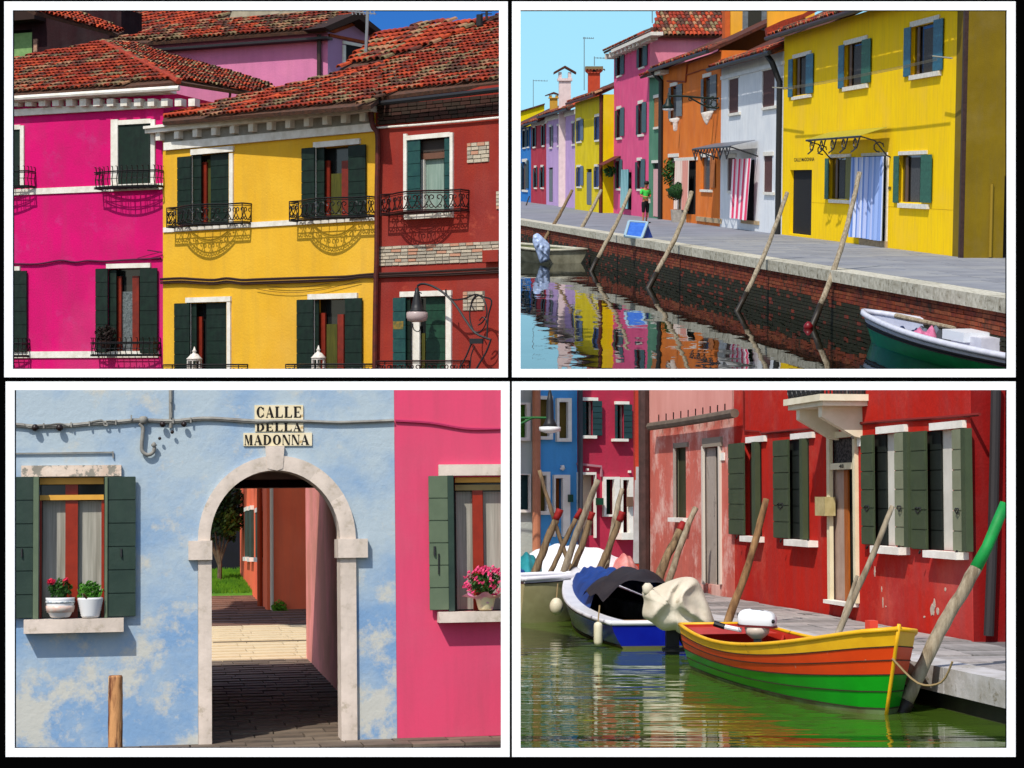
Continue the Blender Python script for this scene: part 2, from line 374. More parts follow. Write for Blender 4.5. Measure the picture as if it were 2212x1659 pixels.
def pprism(fr, pts, d0, d1, name, m, parent, rg='D', label=None):
    P_ = [fr.uz(*pt(rg, x, y), d=d1) for x, y in pts]; return part(name, MB().prism(P_, -d1, -d0), m, parent, fr, label=label)
def bricks(parent, fr, x0, x1, y0, y1, rows, bwpx, mats, d, rnd, mort, jit=.25, rough_edge=True, sub=True):
    u0, u1, z0, z1 = rect(fr, 'D', x0, x1, y0, y1, d)
    back = part('mortar', MB().box(u0, u1, -.004, .01, z0, z1), mort, parent, fr)
    bw = (u1-u0)*bwpx/(x1-x0); rh = (z1-z0)/rows; key = 'bm'
    if key not in TCACHE:
        for i, m_ in enumerate(set(mats)): pass
    for r in range(rows):
        u = u0 - rnd.random()*bw*.6
        while u < u1-.02:
            wd = bw*rnd.uniform(1-jit, 1+jit); a, b = max(u, u0), min(u+wd-.014, u1)
            if b-a > .04:
                m_ = rnd.choice(mats); k = ('brick', m_.name)
                if k not in TCACHE:
                    q = MB().box(-.5,.5,-.5,.5,-.5,.5); TCACHE[k] = mesh_from('brick', q, m_, Vector((0,0,0)))
                hh = rh-.012-rnd.random()*rh*.12
                M = fr.F @ Matrix.Translation(((a+b)/2, -d/2-rnd.random()*.006, z0+(r+.5)*rh+rnd.uniform(-.003,.003))) @ Matrix.Rotation(rnd.uniform(-.02,.02), 4, 'Y') @ Matrix.Diagonal((b-a, d, hh, 1))
                inst('brick', TCACHE[k], M, back)
            u += wd
def arc(cx, cz, r, a0, a1, n=8): return [(cx+r*math.cos(a0+(a1-a0)*i/n), cz+r*math.sin(a0+(a1-a0)*i/n)) for i in range(n+1)]
def balcony(house, fr, x0, x1, ytop, ybot, style='scroll', d1=.27, d2=.5, bulge=(.17,.8), m=None):
    u0, u1, zb, zt = rect(fr, 'D', x0, x1, ytop, ybot, d1); m = m or IRON; wd = u1-u0; h = zt-zb
    def plan(t):                                  # t 0..1 along the front
        a, b = bulge
        if a < t < b: return d1+(d2-d1)*math.sin(math.pi*(t-a)/(b-a))**.8
        return d1
    N = 36; front = [(u0+wd*i/N, -plan(i/N)) for i in range(N+1)]; full = [(u0, 0)]+front+[(u1, 0)]
    fl = MB()
    for zz, r in ((zb, .018), (zb+h*.08, .01), (zt, .016), (zt-h*.1, .009)): fl.tube([(x, y, zz) for x, y in full], r, 4)
    b_ = part('balcony', fl, m, house.root, fr)
    g = MB()
    for i in range(1, 10): t = i/10; g.tube([(u0+wd*t, 0, zb), (u0+wd*t, -plan(t), zb)], .012, 4)
    for k in range(1, 4):
        dd = d1*k/3.2; g.tube([(u0, -dd, zb), (u1, -dd, zb)], .008, 4)
    ins = [(u0+wd*t, -(plan(t)-.1)) for t in [bulge[0]+(bulge[1]-bulge[0])*i/14 for i in range(15)]]
    g.tube([(x, y, zb) for x, y in ins], .01, 4); part('floor_grid', g, m, b_, fr)
    g = MB()
    def P(t, z):                                   # t along the whole run incl. returns, in metres
        L1 = d1
        if t < L1: return (u0, -t, zb+z)
        if t > L1+wd: return (u1, -(d1-(t-L1-wd)), zb+z)
        q = (t-L1)/wd; return (u0+wd*q, -plan(q), zb+z)
    T = wd+2*d1
    if style == 'scroll':
        n = int(round(T/.22)); c = T/n
        for k in range(n):
            t0 = k*c+c/2
            for sg in (-1, 1):
                p = [(t0+sg*x, z) for x, z in ([(0, h*.16), (c*.22, h*.3), (c*.42, h*.5), (c*.46, h*.68)]+arc(c*.3, h*.7, c*.17, 0, math.pi*1.5, 8))]
                g.tube([P(max(0, min(T, a)), z) for a, z in p], .012, 3)
                p = [(t0+sg*x, z) for x, z in arc(c*.3, h*.26, c*.14, math.pi*.5, -math.pi*1.1, 7)]
                g.tube([P(max(0, min(T, a)), z) for a, z in p], .011, 3)
        for t in (0.01, d1, d1+wd, T-.01): g.tube([P(t, 0), P(t, h)], .01, 4)
    else:
        n = int(round(T/.12))
        for k in range(n+1):
            t = T*k/n; a = P(t, 0); b = P(t, h*1.0); c_ = Vector(b)-Vector((0,0,-.1))
            o = Vector((0, -.04, 0)); g.tube([a, Vector(a)*.5+Vector(b)*.5+o, b, c_+o*.5, c_+o*1.6], .011, 3)
        g.tube([P(T*i/30, h*.55) for i in range(31)], .008, 3)
    part('railing', g, m, b_, fr); return b_
def nail_path(fr, rg, pts, d): return [(lambda h: (h.x, h.y, h.z))(fr.hit(*pt(rg, x, y), d=d)) for x, y in pts]
def smooth(p, n=4):
    p = [Vector(q) for q in p]; o = []
    for i in range(len(p)-1):
        a, b, c, d = p[max(i-1,0)], p[i], p[i+1], p[min(i+2, len(p)-1)]
        for k in range(n):
            t = k/n; o.append(.5*((2*b)+(c-a)*t+(2*a-5*b+4*c-d)*t*t+(3*b-a-3*c+d)*t**3))
    return o+[p[-1]]

# --- magenta house
hA = House(FA, 'row_house', 'magenta house front with white cornice, left of the yellow one', uat(FA,-60), uat(FA,353,520), zat(FA,200,bottom), zat(FA,200,205), MAG, depth=3.2)
hA.win('D', (255,325,268,398), [('shutter', DGREEN, 255,325,268,399, .0,-.06+.07)], nb=1, rec=.12)
w_ = hA.win('D', (233,325,580,762), [('shutter', DGREEN, 206,232,580,761,.02,.07), ('shutter', DGREEN, 234,251,583,762,-.06,-.02), ('sash', SASH, 252,262,597,760,-.14,-.1), ('sash', SASH, 286,300,596,760,-.14,-.1),
     ('curtain', LACE, 264,286,630,760,-.17,-.15), ('shutter', DGREEN, 302,339,579,763,.03,.08), ('lintel', WHITE, 229,324,569,579,0,.05)])
hA.win('D', (-20,43,281,402), [('shutter', DGREEN, -20,43,281,402,-.05,0.01), ('surround', WHITE, 43,51,271,405,0,.04), ('surround', WHITE, -20,43,271,281,0,.04)], nb=1)
hA.win('D', (-20,30,585,762), [('shutter', DGREEN, 28,57,585,760,.02,.07), ('lintel', WHITE, -20,42,576,585,0,.05)])
for a in ((239,254,258,399), (325,334,258,399), (254,325,258,268)): bx(FA,'D',*a,0,.045,'surround',WHITE,hA.root)
bx(FA,'D',239,334,397,404,0,.12,'sill',WHITE,hA.root)
bx(FA,'D',-60,353,404,417,0,.03,'string_course',WHITE,hA.root); bx(FA,'D',-60,342,759,773,0,.03,'string_course',WHITE,hA.root)
hA.wall()
bx(FA,'D',-60,364,229,243.5,0,.07,'cornice_band',WHITE,hA.root)
for k in range(-4, 13):
    x = 61+k*29.4; bx(FA,'D',x-7,x+7,213,229,.0,.2,'cornice_bracket',WHITE,hA.root)
bx(FA,'D',-60,368,206,213,0,.24,'cornice',WHITE,hA.root)
u0, u1, z0, z1 = rect(FA,'D',-60,378,200,206,.46)
part('gutter', MB().tube([(u0,-.3,z0+.04),(u1,-.3,z0+.04)], .055, 8), WHITE, hA.root, FA)
o_ = FA.F @ FA.hit(200, 199, d=.33); X = FA.F.to_3x3() @ Vector((1,0,0)); Y = FA.F.to_3x3() @ Vector((0,1,0)); Z = Vector((0,0,1))
p = math.radians(22); RA = roofframe(P1, o_, X, Y*math.cos(p)+Z*math.sin(p))
def roof(house, rf, pts, w=.112, l=.3, wts=(4,2,2,1,1,1), limit=300, seed=1, name='roof', thick=.07):
    poly = ropoly(rf, pts); r_ = part(name, MB().slab([(a, b, -.01) for a, b in poly], (0,0,-thick)), TILE_MATS[5], house.root if isinstance(house, House) else house, rf)
    tiles(r_, rf, poly, w, l, wts, limit, random.Random(seed)); return r_
roof(hA, RA, [(-60,214),(386,176),(222,91),(-60,146)], wts=lambda x, y: (5,3,2,3,2,2) if y < 1.9 else (6,3,1,.6,.5,.3), seed=2, limit=240)
# hip slope of the same roof
pa = RA.F @ RA.hit(386,176,0,axis=2); pb = RA.F @ RA.hit(222,91,0,axis=2); e_ = P1.ray(3975, 810); e_.z = 0
RA2 = roofframe(P1, pa, e_, (pb-pa))
if RA2.F.to_3x3().col[2].z < 0: RA2 = Fr(P1, basis(-RA2.F.to_3x3().col[0], RA2.F.to_3x3().col[1], -RA2.F.to_3x3().col[2], pa))
roof(hA, RA2, [(386,176),(222,91),(290,95),(365,121),(500,158),(590,187),(553,202)], wts=(5,2,3,2,1,2), seed=4, limit=50)
part('hip_ridge', MB().tube([RA.hit(222+164*t,91+85*t,.03,axis=2) for t in [i/14 for i in range(15)]], .06, 8), TILE_MATS[0], hA.root, RA)
# --- yellow house, red house under one long roof
xs = 811; hB = House(FB, 'row_house', 'yellow house front with dark green shutters and white bracketed cornice', uat(FB,352,520), uat(FB,xs,500), zat(FB,580,bottom), zat(FB,580,246), YEL, depth=3)
hB.win('D', (416,494,332,486), [('shutter',DGREEN,382.5,412,338,484,.02,.07),('shutter',DGREEN,416,434,333,485,-.05,-.01),('sash',SASH,434,446,350,485,-.14,-.1),('curtain',OLIVE,447,455,345,485,-.17,-.15),('shutter',DGREEN,455,494,332,486,-.1,-.05),('lintel',WHITE,411,502.5,319,331,0,.05),('jamb',WHITE,494.5,502.5,331,486,0,.04),('latch_rod',WHITE,413,414.2,331,486,.0,.03)])
hB.win('D', (681,776,316,471), [('shutter',DGREEN,651,679,319,469,.02,.07),('shutter',DGREEN,683,700,318,470,-.05,-.01),('sash',SASH,700,712,347,470,-.14,-.1),('curtain',OLIVE,713,738,375,470,-.17,-.15),('sash',SASH,738,752,347,470,-.14,-.1),('shutter',DGREEN,752,789,313,471,.02,.07),('lintel',WHITE,676,776,303,315,0,.05),('latch_rod',WHITE,680,681.3,316,470,.0,.03)])
hB.win('D', (410,489,654,821), [('shutter',DGREEN,376,409,655,821,.02,.07),('shutter',DGREEN,411,424,656,821,-.05,-.01),('sash',SASH,424,436,684,821,-.14,-.1),('shutter',DGREEN,446,489,652,821,-.1,-.05),('lintel',WHITE,400,497,641.5,652.5,0,.05),('jamb',WHITE,489.5,497,652.5,821,0,.04),('latch_rod',WHITE,409.5,410.8,655,821,.0,.03)])
hB.win('D', (678,766,646,821), [('shutter',DGREEN,640.5,676,647,821,.02,.07),('shutter',DGREEN,679,688,648,821,-.05,-.01),('sash',SASH,688,702,676,821,-.14,-.1),('curtain',OLIVE,703,728,700,821,-.17,-.15),('sash',SASH,729,742,679,821,-.14,-.1),('shutter',DGREEN,745,781,644,821,.02,.07),('lintel',WHITE,664,770.5,634,645.5,0,.05),('latch_rod',WHITE,676.8,678,648,821,.0,.03)])
hB.wall(); bx(FB,'D',354,806,262,289,0,.03,'cornice_wall',mat('shade_grey_stone','#8c887e','#7a766c',scale=6,rough=.9),hB.root); bx(FB,'D',352,809,478,489,0,.03,'string_course',WHITE,hB.root)  # cornice backing coloured grey for the shade behind the brackets
bx(FB,'D',353,806,287,304,0,.07,'cornice_band',WHITE,hB.root)
uB = rect(FB,'D',352,800,262,284,.16); 
for k in range(12):
    c_ = uat(FB, 348+k*40, 280); part('cornice_bracket', MB().box(c_,c_+.13,-.16,0,uB[2]+.03,uB[3]), WHITE, hB.root, FB)
bx(FB,'D',313,800,254,264,0,.22,'cornice',WHITE,hB.root); bx(FB,'D',309,796,248,254,0,.28,'gutter',WHITE,hB.root)
hC = House(FB, 'row_house', 'brick red house front with bare brick patches, right of the yellow one', uat(FB,812,500), uat(FB,1099,500), zat(FB,950,bottom), zat(FB,950,196), REDP, depth=.24)
hC.win('D', (878,971,299,463), [('shutter',TEAL,878,907,299,463,-.04,.02),('shutter',TEAL,960,971,297,462,-.06,.02),('sash',WHITE,908,916,345,461,-.16,-.1),('blind',mat('taupe_blind','#3a3430',rough=.9),908,960,303,330,-.14,-.1),('pelmet',CREAMC,910,960,327,343,-.12,-.1),('curtain',PALEC,916,959,340,461,-.19,-.17)])
for a in ((871,878,289,470),(971,977.5,286,470),(878,971,289,299)): bx(FB,'D',*a,0,.045,'surround',WHITE,hC.root)
bx(FB,'D',873,972,462,471,0,.12,'sill',WHITE,hC.root)
hC.win('D', (876,962,641,821), [('shutter',TEAL,848.5,875.5,643,821,.02,.07),('shutter',DGREEN,877,886,645,821,-.04,.0),('sash',WHITE,889,906,692,821,-.12,-.08),('curtain',OLIVE,907,918,720,821,-.18,-.16),('shutter',mat('green_shutter_paint','#17402c','#0f2e20',scale=8,rough=.6),920,962,641,821,-.12,-.06),('lintel',WHITE,863,974,628.5,640,0,.05),('jamb',WHITE,962.5,974,640,821,0,.04),('worn_patch',mat('bare_ochre_wood','#8a6a20','#2c4a34',scale=12,rough=.8),849,871,694,711,.07,.074)])
hC.wall()
rb = random.Random(5)
STONE = [mat('pale_brick','#c4b8a2','#a89a84',scale=20,rough=.9,bump=.4), mat('grey_brick','#aca290','#8e8474',scale=20,rough=.9,bump=.4), mat('rosy_brick','#c49478','#a87860',scale=20,rough=.9,bump=.4)]
MORT = mat('mortar','#6a6258','#585048',scale=20,rough=.95); DB = [mat('dark_brown_brick','#3a2c22','#281e18',scale=20,rough=.95), mat('dark_red_brick','#4a2c22','#2a1c18',scale=20,rough=.95)]
w3 = [STONE[0]]*4+[STONE[1]]*3+[STONE[2]]
bricks(hC.root, FB, 819,1101, 526,569.5, 6, 19, w3, .02, rb, MORT)
bricks(hC.root, FB, 1009,1056, 307,351, 5, 17, w3, .018, rb, MORT); bricks(hC.root, FB, 1000,1046, 629,671, 5, 17, w3, .018, rb, MORT); bricks(hC.root, FB, 1072,1100, 412,452, 5, 14, w3, .018, rb, MORT)
bricks(hC.root, FB, 815,1101, 214,257, 5, 19, DB, .05, rb, mat('dark_mortar','#1c1612',rough=.95))  # darker bricks in the rows below the eave
part('moulding', MB().tube(nail_path(FB,'b',[(1040,1105),(1400,1078),(1800,1045),(2180,1008)],.05), .02, 6), WHITE, hC.root, FB)
part('gutter', MB().tube(nail_path(FB,'b',[(960,905),(1300,868),(1700,822),(2180,765)],.27), .05, 8), IRON, hC.root, FB)
part('downpipe', MB().tube(smooth(nail_path(FB,'b',[(955,900),(985,950),(1010,1090),(1050,1160),(1052,1400)],.1)+nail_path(FB,'d',[(1046,100),(1044,600),(1036,900),(1028,1400),(1026,1690)],.1)), .05, 8), mat('rust_red_pipe','#5c2014','#3c1812',scale=9,rough=.6), hC.root, FB)
bx(FB,'d',1955,2090,570,672,.0,.14,'meter_box',REDP,hC.root)
o_ = FB.F @ FB.hit(352, 260, d=.3); X = FB.F.to_3x3() @ Vector((1,0,0)); Y = FB.F.to_3x3() @ Vector((0,1,0))
RB = roofframe(P1, o_, X, Y*math.cos(p)+Z*math.sin(p))
roof(hB, RB, [(350,262),(800,226),(816,214),(838,132),(690,170),(553,203),(355,250)], wts=(6,3,3,1.2,1,1), seed=6, limit=300)
roof(hC, RB, [(801,225),(812,209),(1102,174),(1102,24),(1078,34),(928,107),(839,132)], wts=lambda x, y: (5,3,3,2,2,2) if y < 4.4 else (6,4,1,.5,.5,.2), seed=8, limit=300)
part('ridge_tiles', MB().tube([RB.hit(355+(838-355)*t,250-118*t+ (18*math.sin(math.pi*t)),.03,axis=2) for t in [i/20 for i in range(21)]], .05, 8), TILE_MATS[1], hB.root, RB)
for args in ((360,523,444,486), (625,797,430,472)): balcony(hB, FB, *args)
balcony(hC, FB, 822,994,415,459, m=mat('rusty_iron','#2a0c0a',rough=.6))
balcony(hA, FA, 204,339,370,405,'bars',.3,.42,(.05,.95)); balcony(hA, FA, 196,330,740,768,'bars',.3,.42,(.05,.95)); balcony(hA, FA, -80,58,372,406,'bars',.3,.42,(.05,.95)); balcony(hA, FA, -80,46,742,770,'bars',.3,.42,(.05,.95))
balcony(hB, FB, 352,515,788,830); balcony(hB, FB, 617,788,787,828); balcony(hC, FB, 812,995,780,822, m=MATS['rusty_iron'])
# planter hanging in the magenta balcony
t_ = thing('hanging_planter', 'withered dark plant in the lower balcony of the magenta house', 'planter', FA, FA.hit(225,758,.2))
c_ = FA.hit(228,752,.2); part('pot', MB().lathe(c_, [(.09,-.02),(.13,.16)]), mat('brown_pot','#2a140e',rough=.8), t_, FA)
part('foliage', MB().leaves(260, c_+Vector((0,0,.3)), (.24,.14,.17), .045, rb), mat('withered_leaves','#24100e','#1c1a10',scale=9,rough=.8), t_, FA)
def lantern(x, ytop, ybase, hw, lb):
    c = FB.hit(x, ybase, .2); s_ = (ybase-ytop)/4424*(FB.F @ c).y; r = hw/4424*(FB.F @ c).y; m_ = mat('white_tin','#dcd6cc','#b8aea4',scale=20,rough=.5)
    t = thing('lantern', lb, 'lantern', FB, c, 'white lanterns on the yellow balconies')
    part('roof', MB().lathe(c, [(r*1.15,s_*.42),(r*1.2,s_*.46),(r*.95,s_*.52),(r*.55,s_*.66),(r*.3,s_*.7),(r*.22,s_*.76),(r*.38,s_*.8),(r*.2,s_*.86),(r*.06,s_*1.0)], 12), m_, t, FB, True)
    mb = MB()
    for k in range(6): a = k*math.pi/3; mb.box(c.x+r*math.cos(a)-.01, c.x+r*math.cos(a)+.01, c.y+r*math.sin(a)-.01, c.y+r*math.sin(a)+.01, c.z-.1, c.z+s_*.43)
    mb.lathe(c, [(r*1.05,-.1),(r*1.05,-.04)]); mb.lathe(c, [(r*1.05,s_*.36),(r*1.12,s_*.43)]); part('cage', mb, m_, t, FB)
    part('candle', MB().lathe(c, [(r*.3,-.05),(r*.3,.1)]), mat('wax','#b8a890'), t, FB)
lantern(420, 749, 797, 15, 'white tin lantern on the left yellow balcony, beside the magenta house'); lantern(688, 746, 795, 14, 'white tin lantern on the right yellow balcony, beside the red house')
# cables
CABM = mat('dark_cable', '#2a140c', rough=.7)
mb = MB(); rc = random.Random(9)
for off, r in ((0,.02),(9,.014),(26,.018),(40,.012)):
    pts = nail_path(FB,'c',[(1385,820+off),(1560,812+off),(1700,820+off),(1850,826+off),(1960,812+off),(2090,826+off)],.06)+nail_path(FB,'d',[(0,822+off),(200,815+off),(480,806+off),(760,798+off*.8),(900,785+off*.6),(1030,775+off*.8),(1300,765+off*.8),(1600,750+off),(1900,735+off),(2180,722+off)],.06)
    mb.tube(smooth(pts, 3), r, 5)
for dp in ([(0,905),(150,930),(350,937),(560,915),(760,870),(900,835)], [(100,880),(300,892),(480,880),(640,855)]): mb.tube(smooth(nail_path(FB,'d',dp,.05),4), .006, 4)
solo('cable_bundle', 'tangled dark cables strung across the yellow and red fronts', 'cable', mb, CABM, FB)
mb = MB(); mb.tube(smooth(nail_path(FA,'c',[(-160,695),(110,690),(330,690),(520,660),(650,675),(760,662),(900,668),(1100,655),(1390,640)],.04),4), .02, 5); mb.tube(smooth(nail_path(FA,'c',[(1190,640),(1300,610),(1395,585)],.05),3), .008, 4); mb.tube(nail_path(FA,'c',[(1275,572),(1395,590)],.12), .016, 4)
solo('cable', 'single purple-brown cable sagging across the magenta front', 'cable', mb, mat('magenta_stained_cable','#4a0a30',rough=.8), FA)
# wall lamp on its scrolled bracket
t_ = thing('wall_lamp', 'old street lamp on a scrolled iron bracket before the red house', 'street lamp', FB, FB.hit(1062,730,.05))
mb = MB()
for pth, r in (([(1395,880),(1440,862),(1520,880),(1620,940),(1720,1040),(1820,1190),(1900,1290),(2030,1345)],.022), ([(1640,910),(1650,960),(1700,1000),(1800,990),(1890,955),(1960,975),(2035,1010),(2005,1150),(1995,1345)],.016),
    ([(1880,1270),(1850,1180),(1850,1080),(1880,1000),(1930,965),(1980,1020),(1995,1120),(1960,1190),(1920,1220)],.014), ([(1885,1090),(1860,1040),(1870,1000),(1900,960)],.012), ([(1880,1270),(1930,1280),(1970,1240),(1990,1180),(1960,1150),(1930,1180)],.012),
    ([(1860,1380),(1820,1480),(1760,1600),(1740,1680)],.016), ([(2030,1345),(1990,1450),(1920,1570),(1860,1680)],.018), ([(1890,1400),(1860,1480),(1850,1580),(1830,1660)],.012), ([(1400,870),(1395,940),(1410,1000)],.014), ([(1370,945),(1400,930),(1430,945)],.012)):
    mb.tube(smooth(nail_path(FB,'d',pth,.45),4), r, 5)
mb.box(*rect(FB,'d',1850,1960,1335,1380,.45)[:2], -.47,-.43, *rect(FB,'d',1850,1960,1335,1380,.45)[2:]); part('bracket', mb, IRON, t_, FB)
c_ = FB.hit(*pt('d',1392,1180), .45); part('housing', MB().lathe(c_, [(.19,.17),(.12,.2),(.1,.3),(.05,.5),(.03,.6)], 12), IRON, t_, FB, True)
part('lamp_shade', MB().lathe(c_, [(.08,-.03),(.18,0),(.2,.06),(.2,.14),(.16,.18)], 14), mat('milky_glass','#a49490',rough=.3), t_, FB, True)
part('hook', MB().tube(smooth(nail_path(FB,'d',[(1355,1205),(1360,1250),(1390,1275),(1415,1265),(1420,1230)],.45),3), .01, 4), IRON, t_, FB)

# --- buildings behind the roofs
LILAC = stucco('pink_lilac_plaster', '#c8789a', '#b86c92', scale=.8)
FC = wallframe(P1, 500, 150, 50, -9500)
hD = House(FC, 'back_house', 'pale pink house rising behind the tiled roofs', uat(FC,300,150), uat(FC,708,150), zat(FC,500,240), zat(FC,690,70), LILAC, depth=.4)
hD.wall()
bx(FC,'D',310,706,92,97,0,.3,'gutter',IRON,hD.root); part('downpipe', MB().tube(nail_path(FC,'b',[(545,300),(545,700)],.08), .055, 8), DPIPE, hD.root, FC)
X = FC.F.to_3x3() @ Vector((1,0,0)); Y = FC.F.to_3x3() @ Vector((0,1,0)); q_ = math.radians(22)
RC = roofframe(P1, FC.F @ FC.hit(500,80,d=.4), X, Y*math.cos(q_)+Z*math.sin(q_))
roof(hD, RC, [(222,92),(320,91),(703,63),(790,30),(770,26),(713,24),(553,38),(412,50),(330,69)], w=.125, wts=(3,2,3,3,2,3), seed=12, limit=120)
FG = wallframe(P1, 708, 150, (FC.F @ Vector((uat(FC,708,150),0,0))).y, 4500)
part('gable_wall', MB().prism([FG.uz(x,y) for x,y in ((708,200),(708,70),(775,46),(822,84),(822,200))], 0, .3), stucco('lilac_plaster','#a884a8','#a07a9c'), hD.root, FG)
for pp in ([(640,270),(890,180),(905,200),(690,285)], [(890,180),(1055,330),(1040,350),(885,212)], [(640,290),(1010,365),(1010,392),(640,312)]): pprism(FG, pp, 0, .06, 'brick_trim', mat('orange_brick_trim','#9a4420','#7a3418',scale=12,rough=.9), hD.root, 'b')
pprism(FG, [(590,235),(890,105),(1085,262),(1065,290),(895,165),(640,262)], -.3, .4, 'verge', mat('dark_wood','#2a1a14',rough=.9), hD.root, 'b')
bx(FG,'b',778,990,400,640,0,.01,'window',DARK,hD.root); bx(FG,'b',755,980,372,398,0,.04,'lintel',WHITE,hD.root); bx(FG,'b',755,778,390,640,0,.04,'jamb',WHITE,hD.root)
F3 = wallframe(P1, 735, 150, 43.2, -5000); X = F3.F.to_3x3() @ Vector((1,0,0)); Y = F3.F.to_3x3() @ Vector((0,1,0)); q_ = math.radians(26)
RO = roofframe(P1, F3.F @ F3.hit(735,152), X, Y*math.cos(q_)+Z*math.sin(q_))
t_ = thing('tiled_roof', 'bright orange tiled roof rising behind the long red roof', 'roof', RO, RO.hit(735,150,0,axis=2))
roof(t_, RO, [(731,151),(840,128),(928,103),(1102,22),(1078,36),(1000,47),(905,52),(893,60),(818,72),(770,118)], w=.15, l=.34, wts=(5,8,1,.6,1,.1), seed=14, limit=300, name='roof_deck')
FL = wallframe(P1, 150, 100, 55, -9600)
hE = House(FL, 'back_house', 'pinkish wall painted dark as if in shade, with pale green door under the eaves, upper left', uat(FL,-60,90), uat(FL,262,90), zat(FL,100,150), zat(FL,100,30), stucco('shaded_pink_plaster','#2a1216','#1c0c10'), depth=1)  # dark wall colour paints the shade under the roof above
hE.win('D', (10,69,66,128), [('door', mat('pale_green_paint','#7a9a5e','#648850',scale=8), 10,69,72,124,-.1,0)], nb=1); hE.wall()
bx(FL,'D',-60,74,20,46,0,.5,'eave',mat('dark_wood','#2a1a14'),hE.root); bx(FL,'D',72,80,84,112,0,.05,'jamb',mat('worn_plaster','#b08a70','#6a4a40',scale=10),hE.root)
e_ = P1.ray(2960, 810); e_.z = 0; e_.normalize(); up = Vector((-e_.y, e_.x, 0)); 
R3 = roofframe(P1, P1.at(255,74,53), e_, up*math.cos(q_)+Z*math.sin(q_)); roof(hE, R3, [(60,18),(78,26),(255,74),(270,66),(186,36),(140,20)], w=.16, wts=(6,4,1,0,0,0), seed=16, limit=150)
F4 = wallframe(P1, 330, 70, 55.5, -5000); X = F4.F.to_3x3() @ Vector((1,0,0)); Y = F4.F.to_3x3() @ Vector((0,1,0))
R4 = roofframe(P1, F4.F @ F4.hit(330,76), X, Y*math.cos(q_)+Z*math.sin(q_)); t_ = thing('tiled_roof', 'farthest red tiled roof below the sliver of sky, upper left', 'roof', R4, R4.hit(330,72,0,axis=2))
roof(t_, R4, [(186,34),(203,16),(500,16),(490,42),(412,56),(320,80),(255,80)], w=.16, l=.34, wts=(7,4,1.5,.3,.3,1), seed=18, limit=300, name='roof_deck')
F5 = wallframe(P1, 560, 40, 59, -5000); t_ = thing('back_house', 'cream wall top showing above the roof ridge', 'house', F5, F5.hit(560,60))
pprism(F5, [(484,60),(484,12),(668,12),(660,60)], -1, 0, 'wall', mat('cream_plaster','#a89c84','#8c8470',scale=3), t_); part('pipe', MB().tube(nail_path(F5,'D',[(481,10),(481,42)],.2), .05, 6), mat('galvanised','#8a8a8a',rough=.4,metal=.6), t_, F5)
t_ = thing('tv_antenna', 'silver mast of a television antenna beside the lilac gable', 'antenna', F3, F3.hit(791,104,-.1)); mb = MB()
mb.tube(nail_path(F3,'D',[(790.5,112),(793,60),(794,18)],0), .035, 6); part('mast', mb, mat('galvanised','#8a8a8a'), t_, F3)
mb = MB(); mb.tube(nail_path(F3,'D',[(752,24),(794,28),(812,30)],0), .016, 4)
for x in (760,768,776,784,800,808): mb.tube(nail_path(F3,'D',[(x-2,18),(x+2,32)],0), .01, 3)
part('antenna_boom', mb, mat('galvanised','#8a8a8a'), t_, F3)
t_ = thing('weather_vane', 'small black iron vane and drum chimney on the roof ridge, far right of the roofs', 'weather vane', F3, F3.hit(1050,45,-2)); mb = MB(); mb.tube(nail_path(F3,'D',[(1051,44),(1051,16)],-2), .03, 5)
for y in (24, 30): mb.tube(nail_path(F3,'D',[(1040,y),(1062,y)],-2), .015, 4)
part('vane', mb, IRON, t_, F3); c_ = F3.hit(1036,46,-2); part('drum', MB().lathe(c_, [(.07,-.1),(.07,.14)],10), IRON, t_, F3)
mb = MB().tube(smooth(nail_path(F3,'D',[(458,171),(470,176),(483,183),(520,189),(553,193),(595,200)],-1.6),3), .035, 6); solo('vent_pipe', 'white plastic pipe lying across the hipped roof', 'pipe', mb, WHITE, F3)
mb = MB().tube(smooth(nail_path(F3,'D',[(483,183),(492,190),(497,200),(496,212)],-1.55),3), .03, 6); solo('hose', 'short red hose hanging from the white pipe', 'hose', mb, mat('red_plastic','#a01010',rough=.4), F3)
mb = MB().tube(nail_path(FC,'D',[(366,122),(430,141),(500,160),(592,189)],.2), .05, 5); solo('flashing', 'pale mortar strip along the foot of the pale pink wall', 'flashing', mb, mat('salmon_mortar','#c08a6c','#a86a50',scale=9), FC)
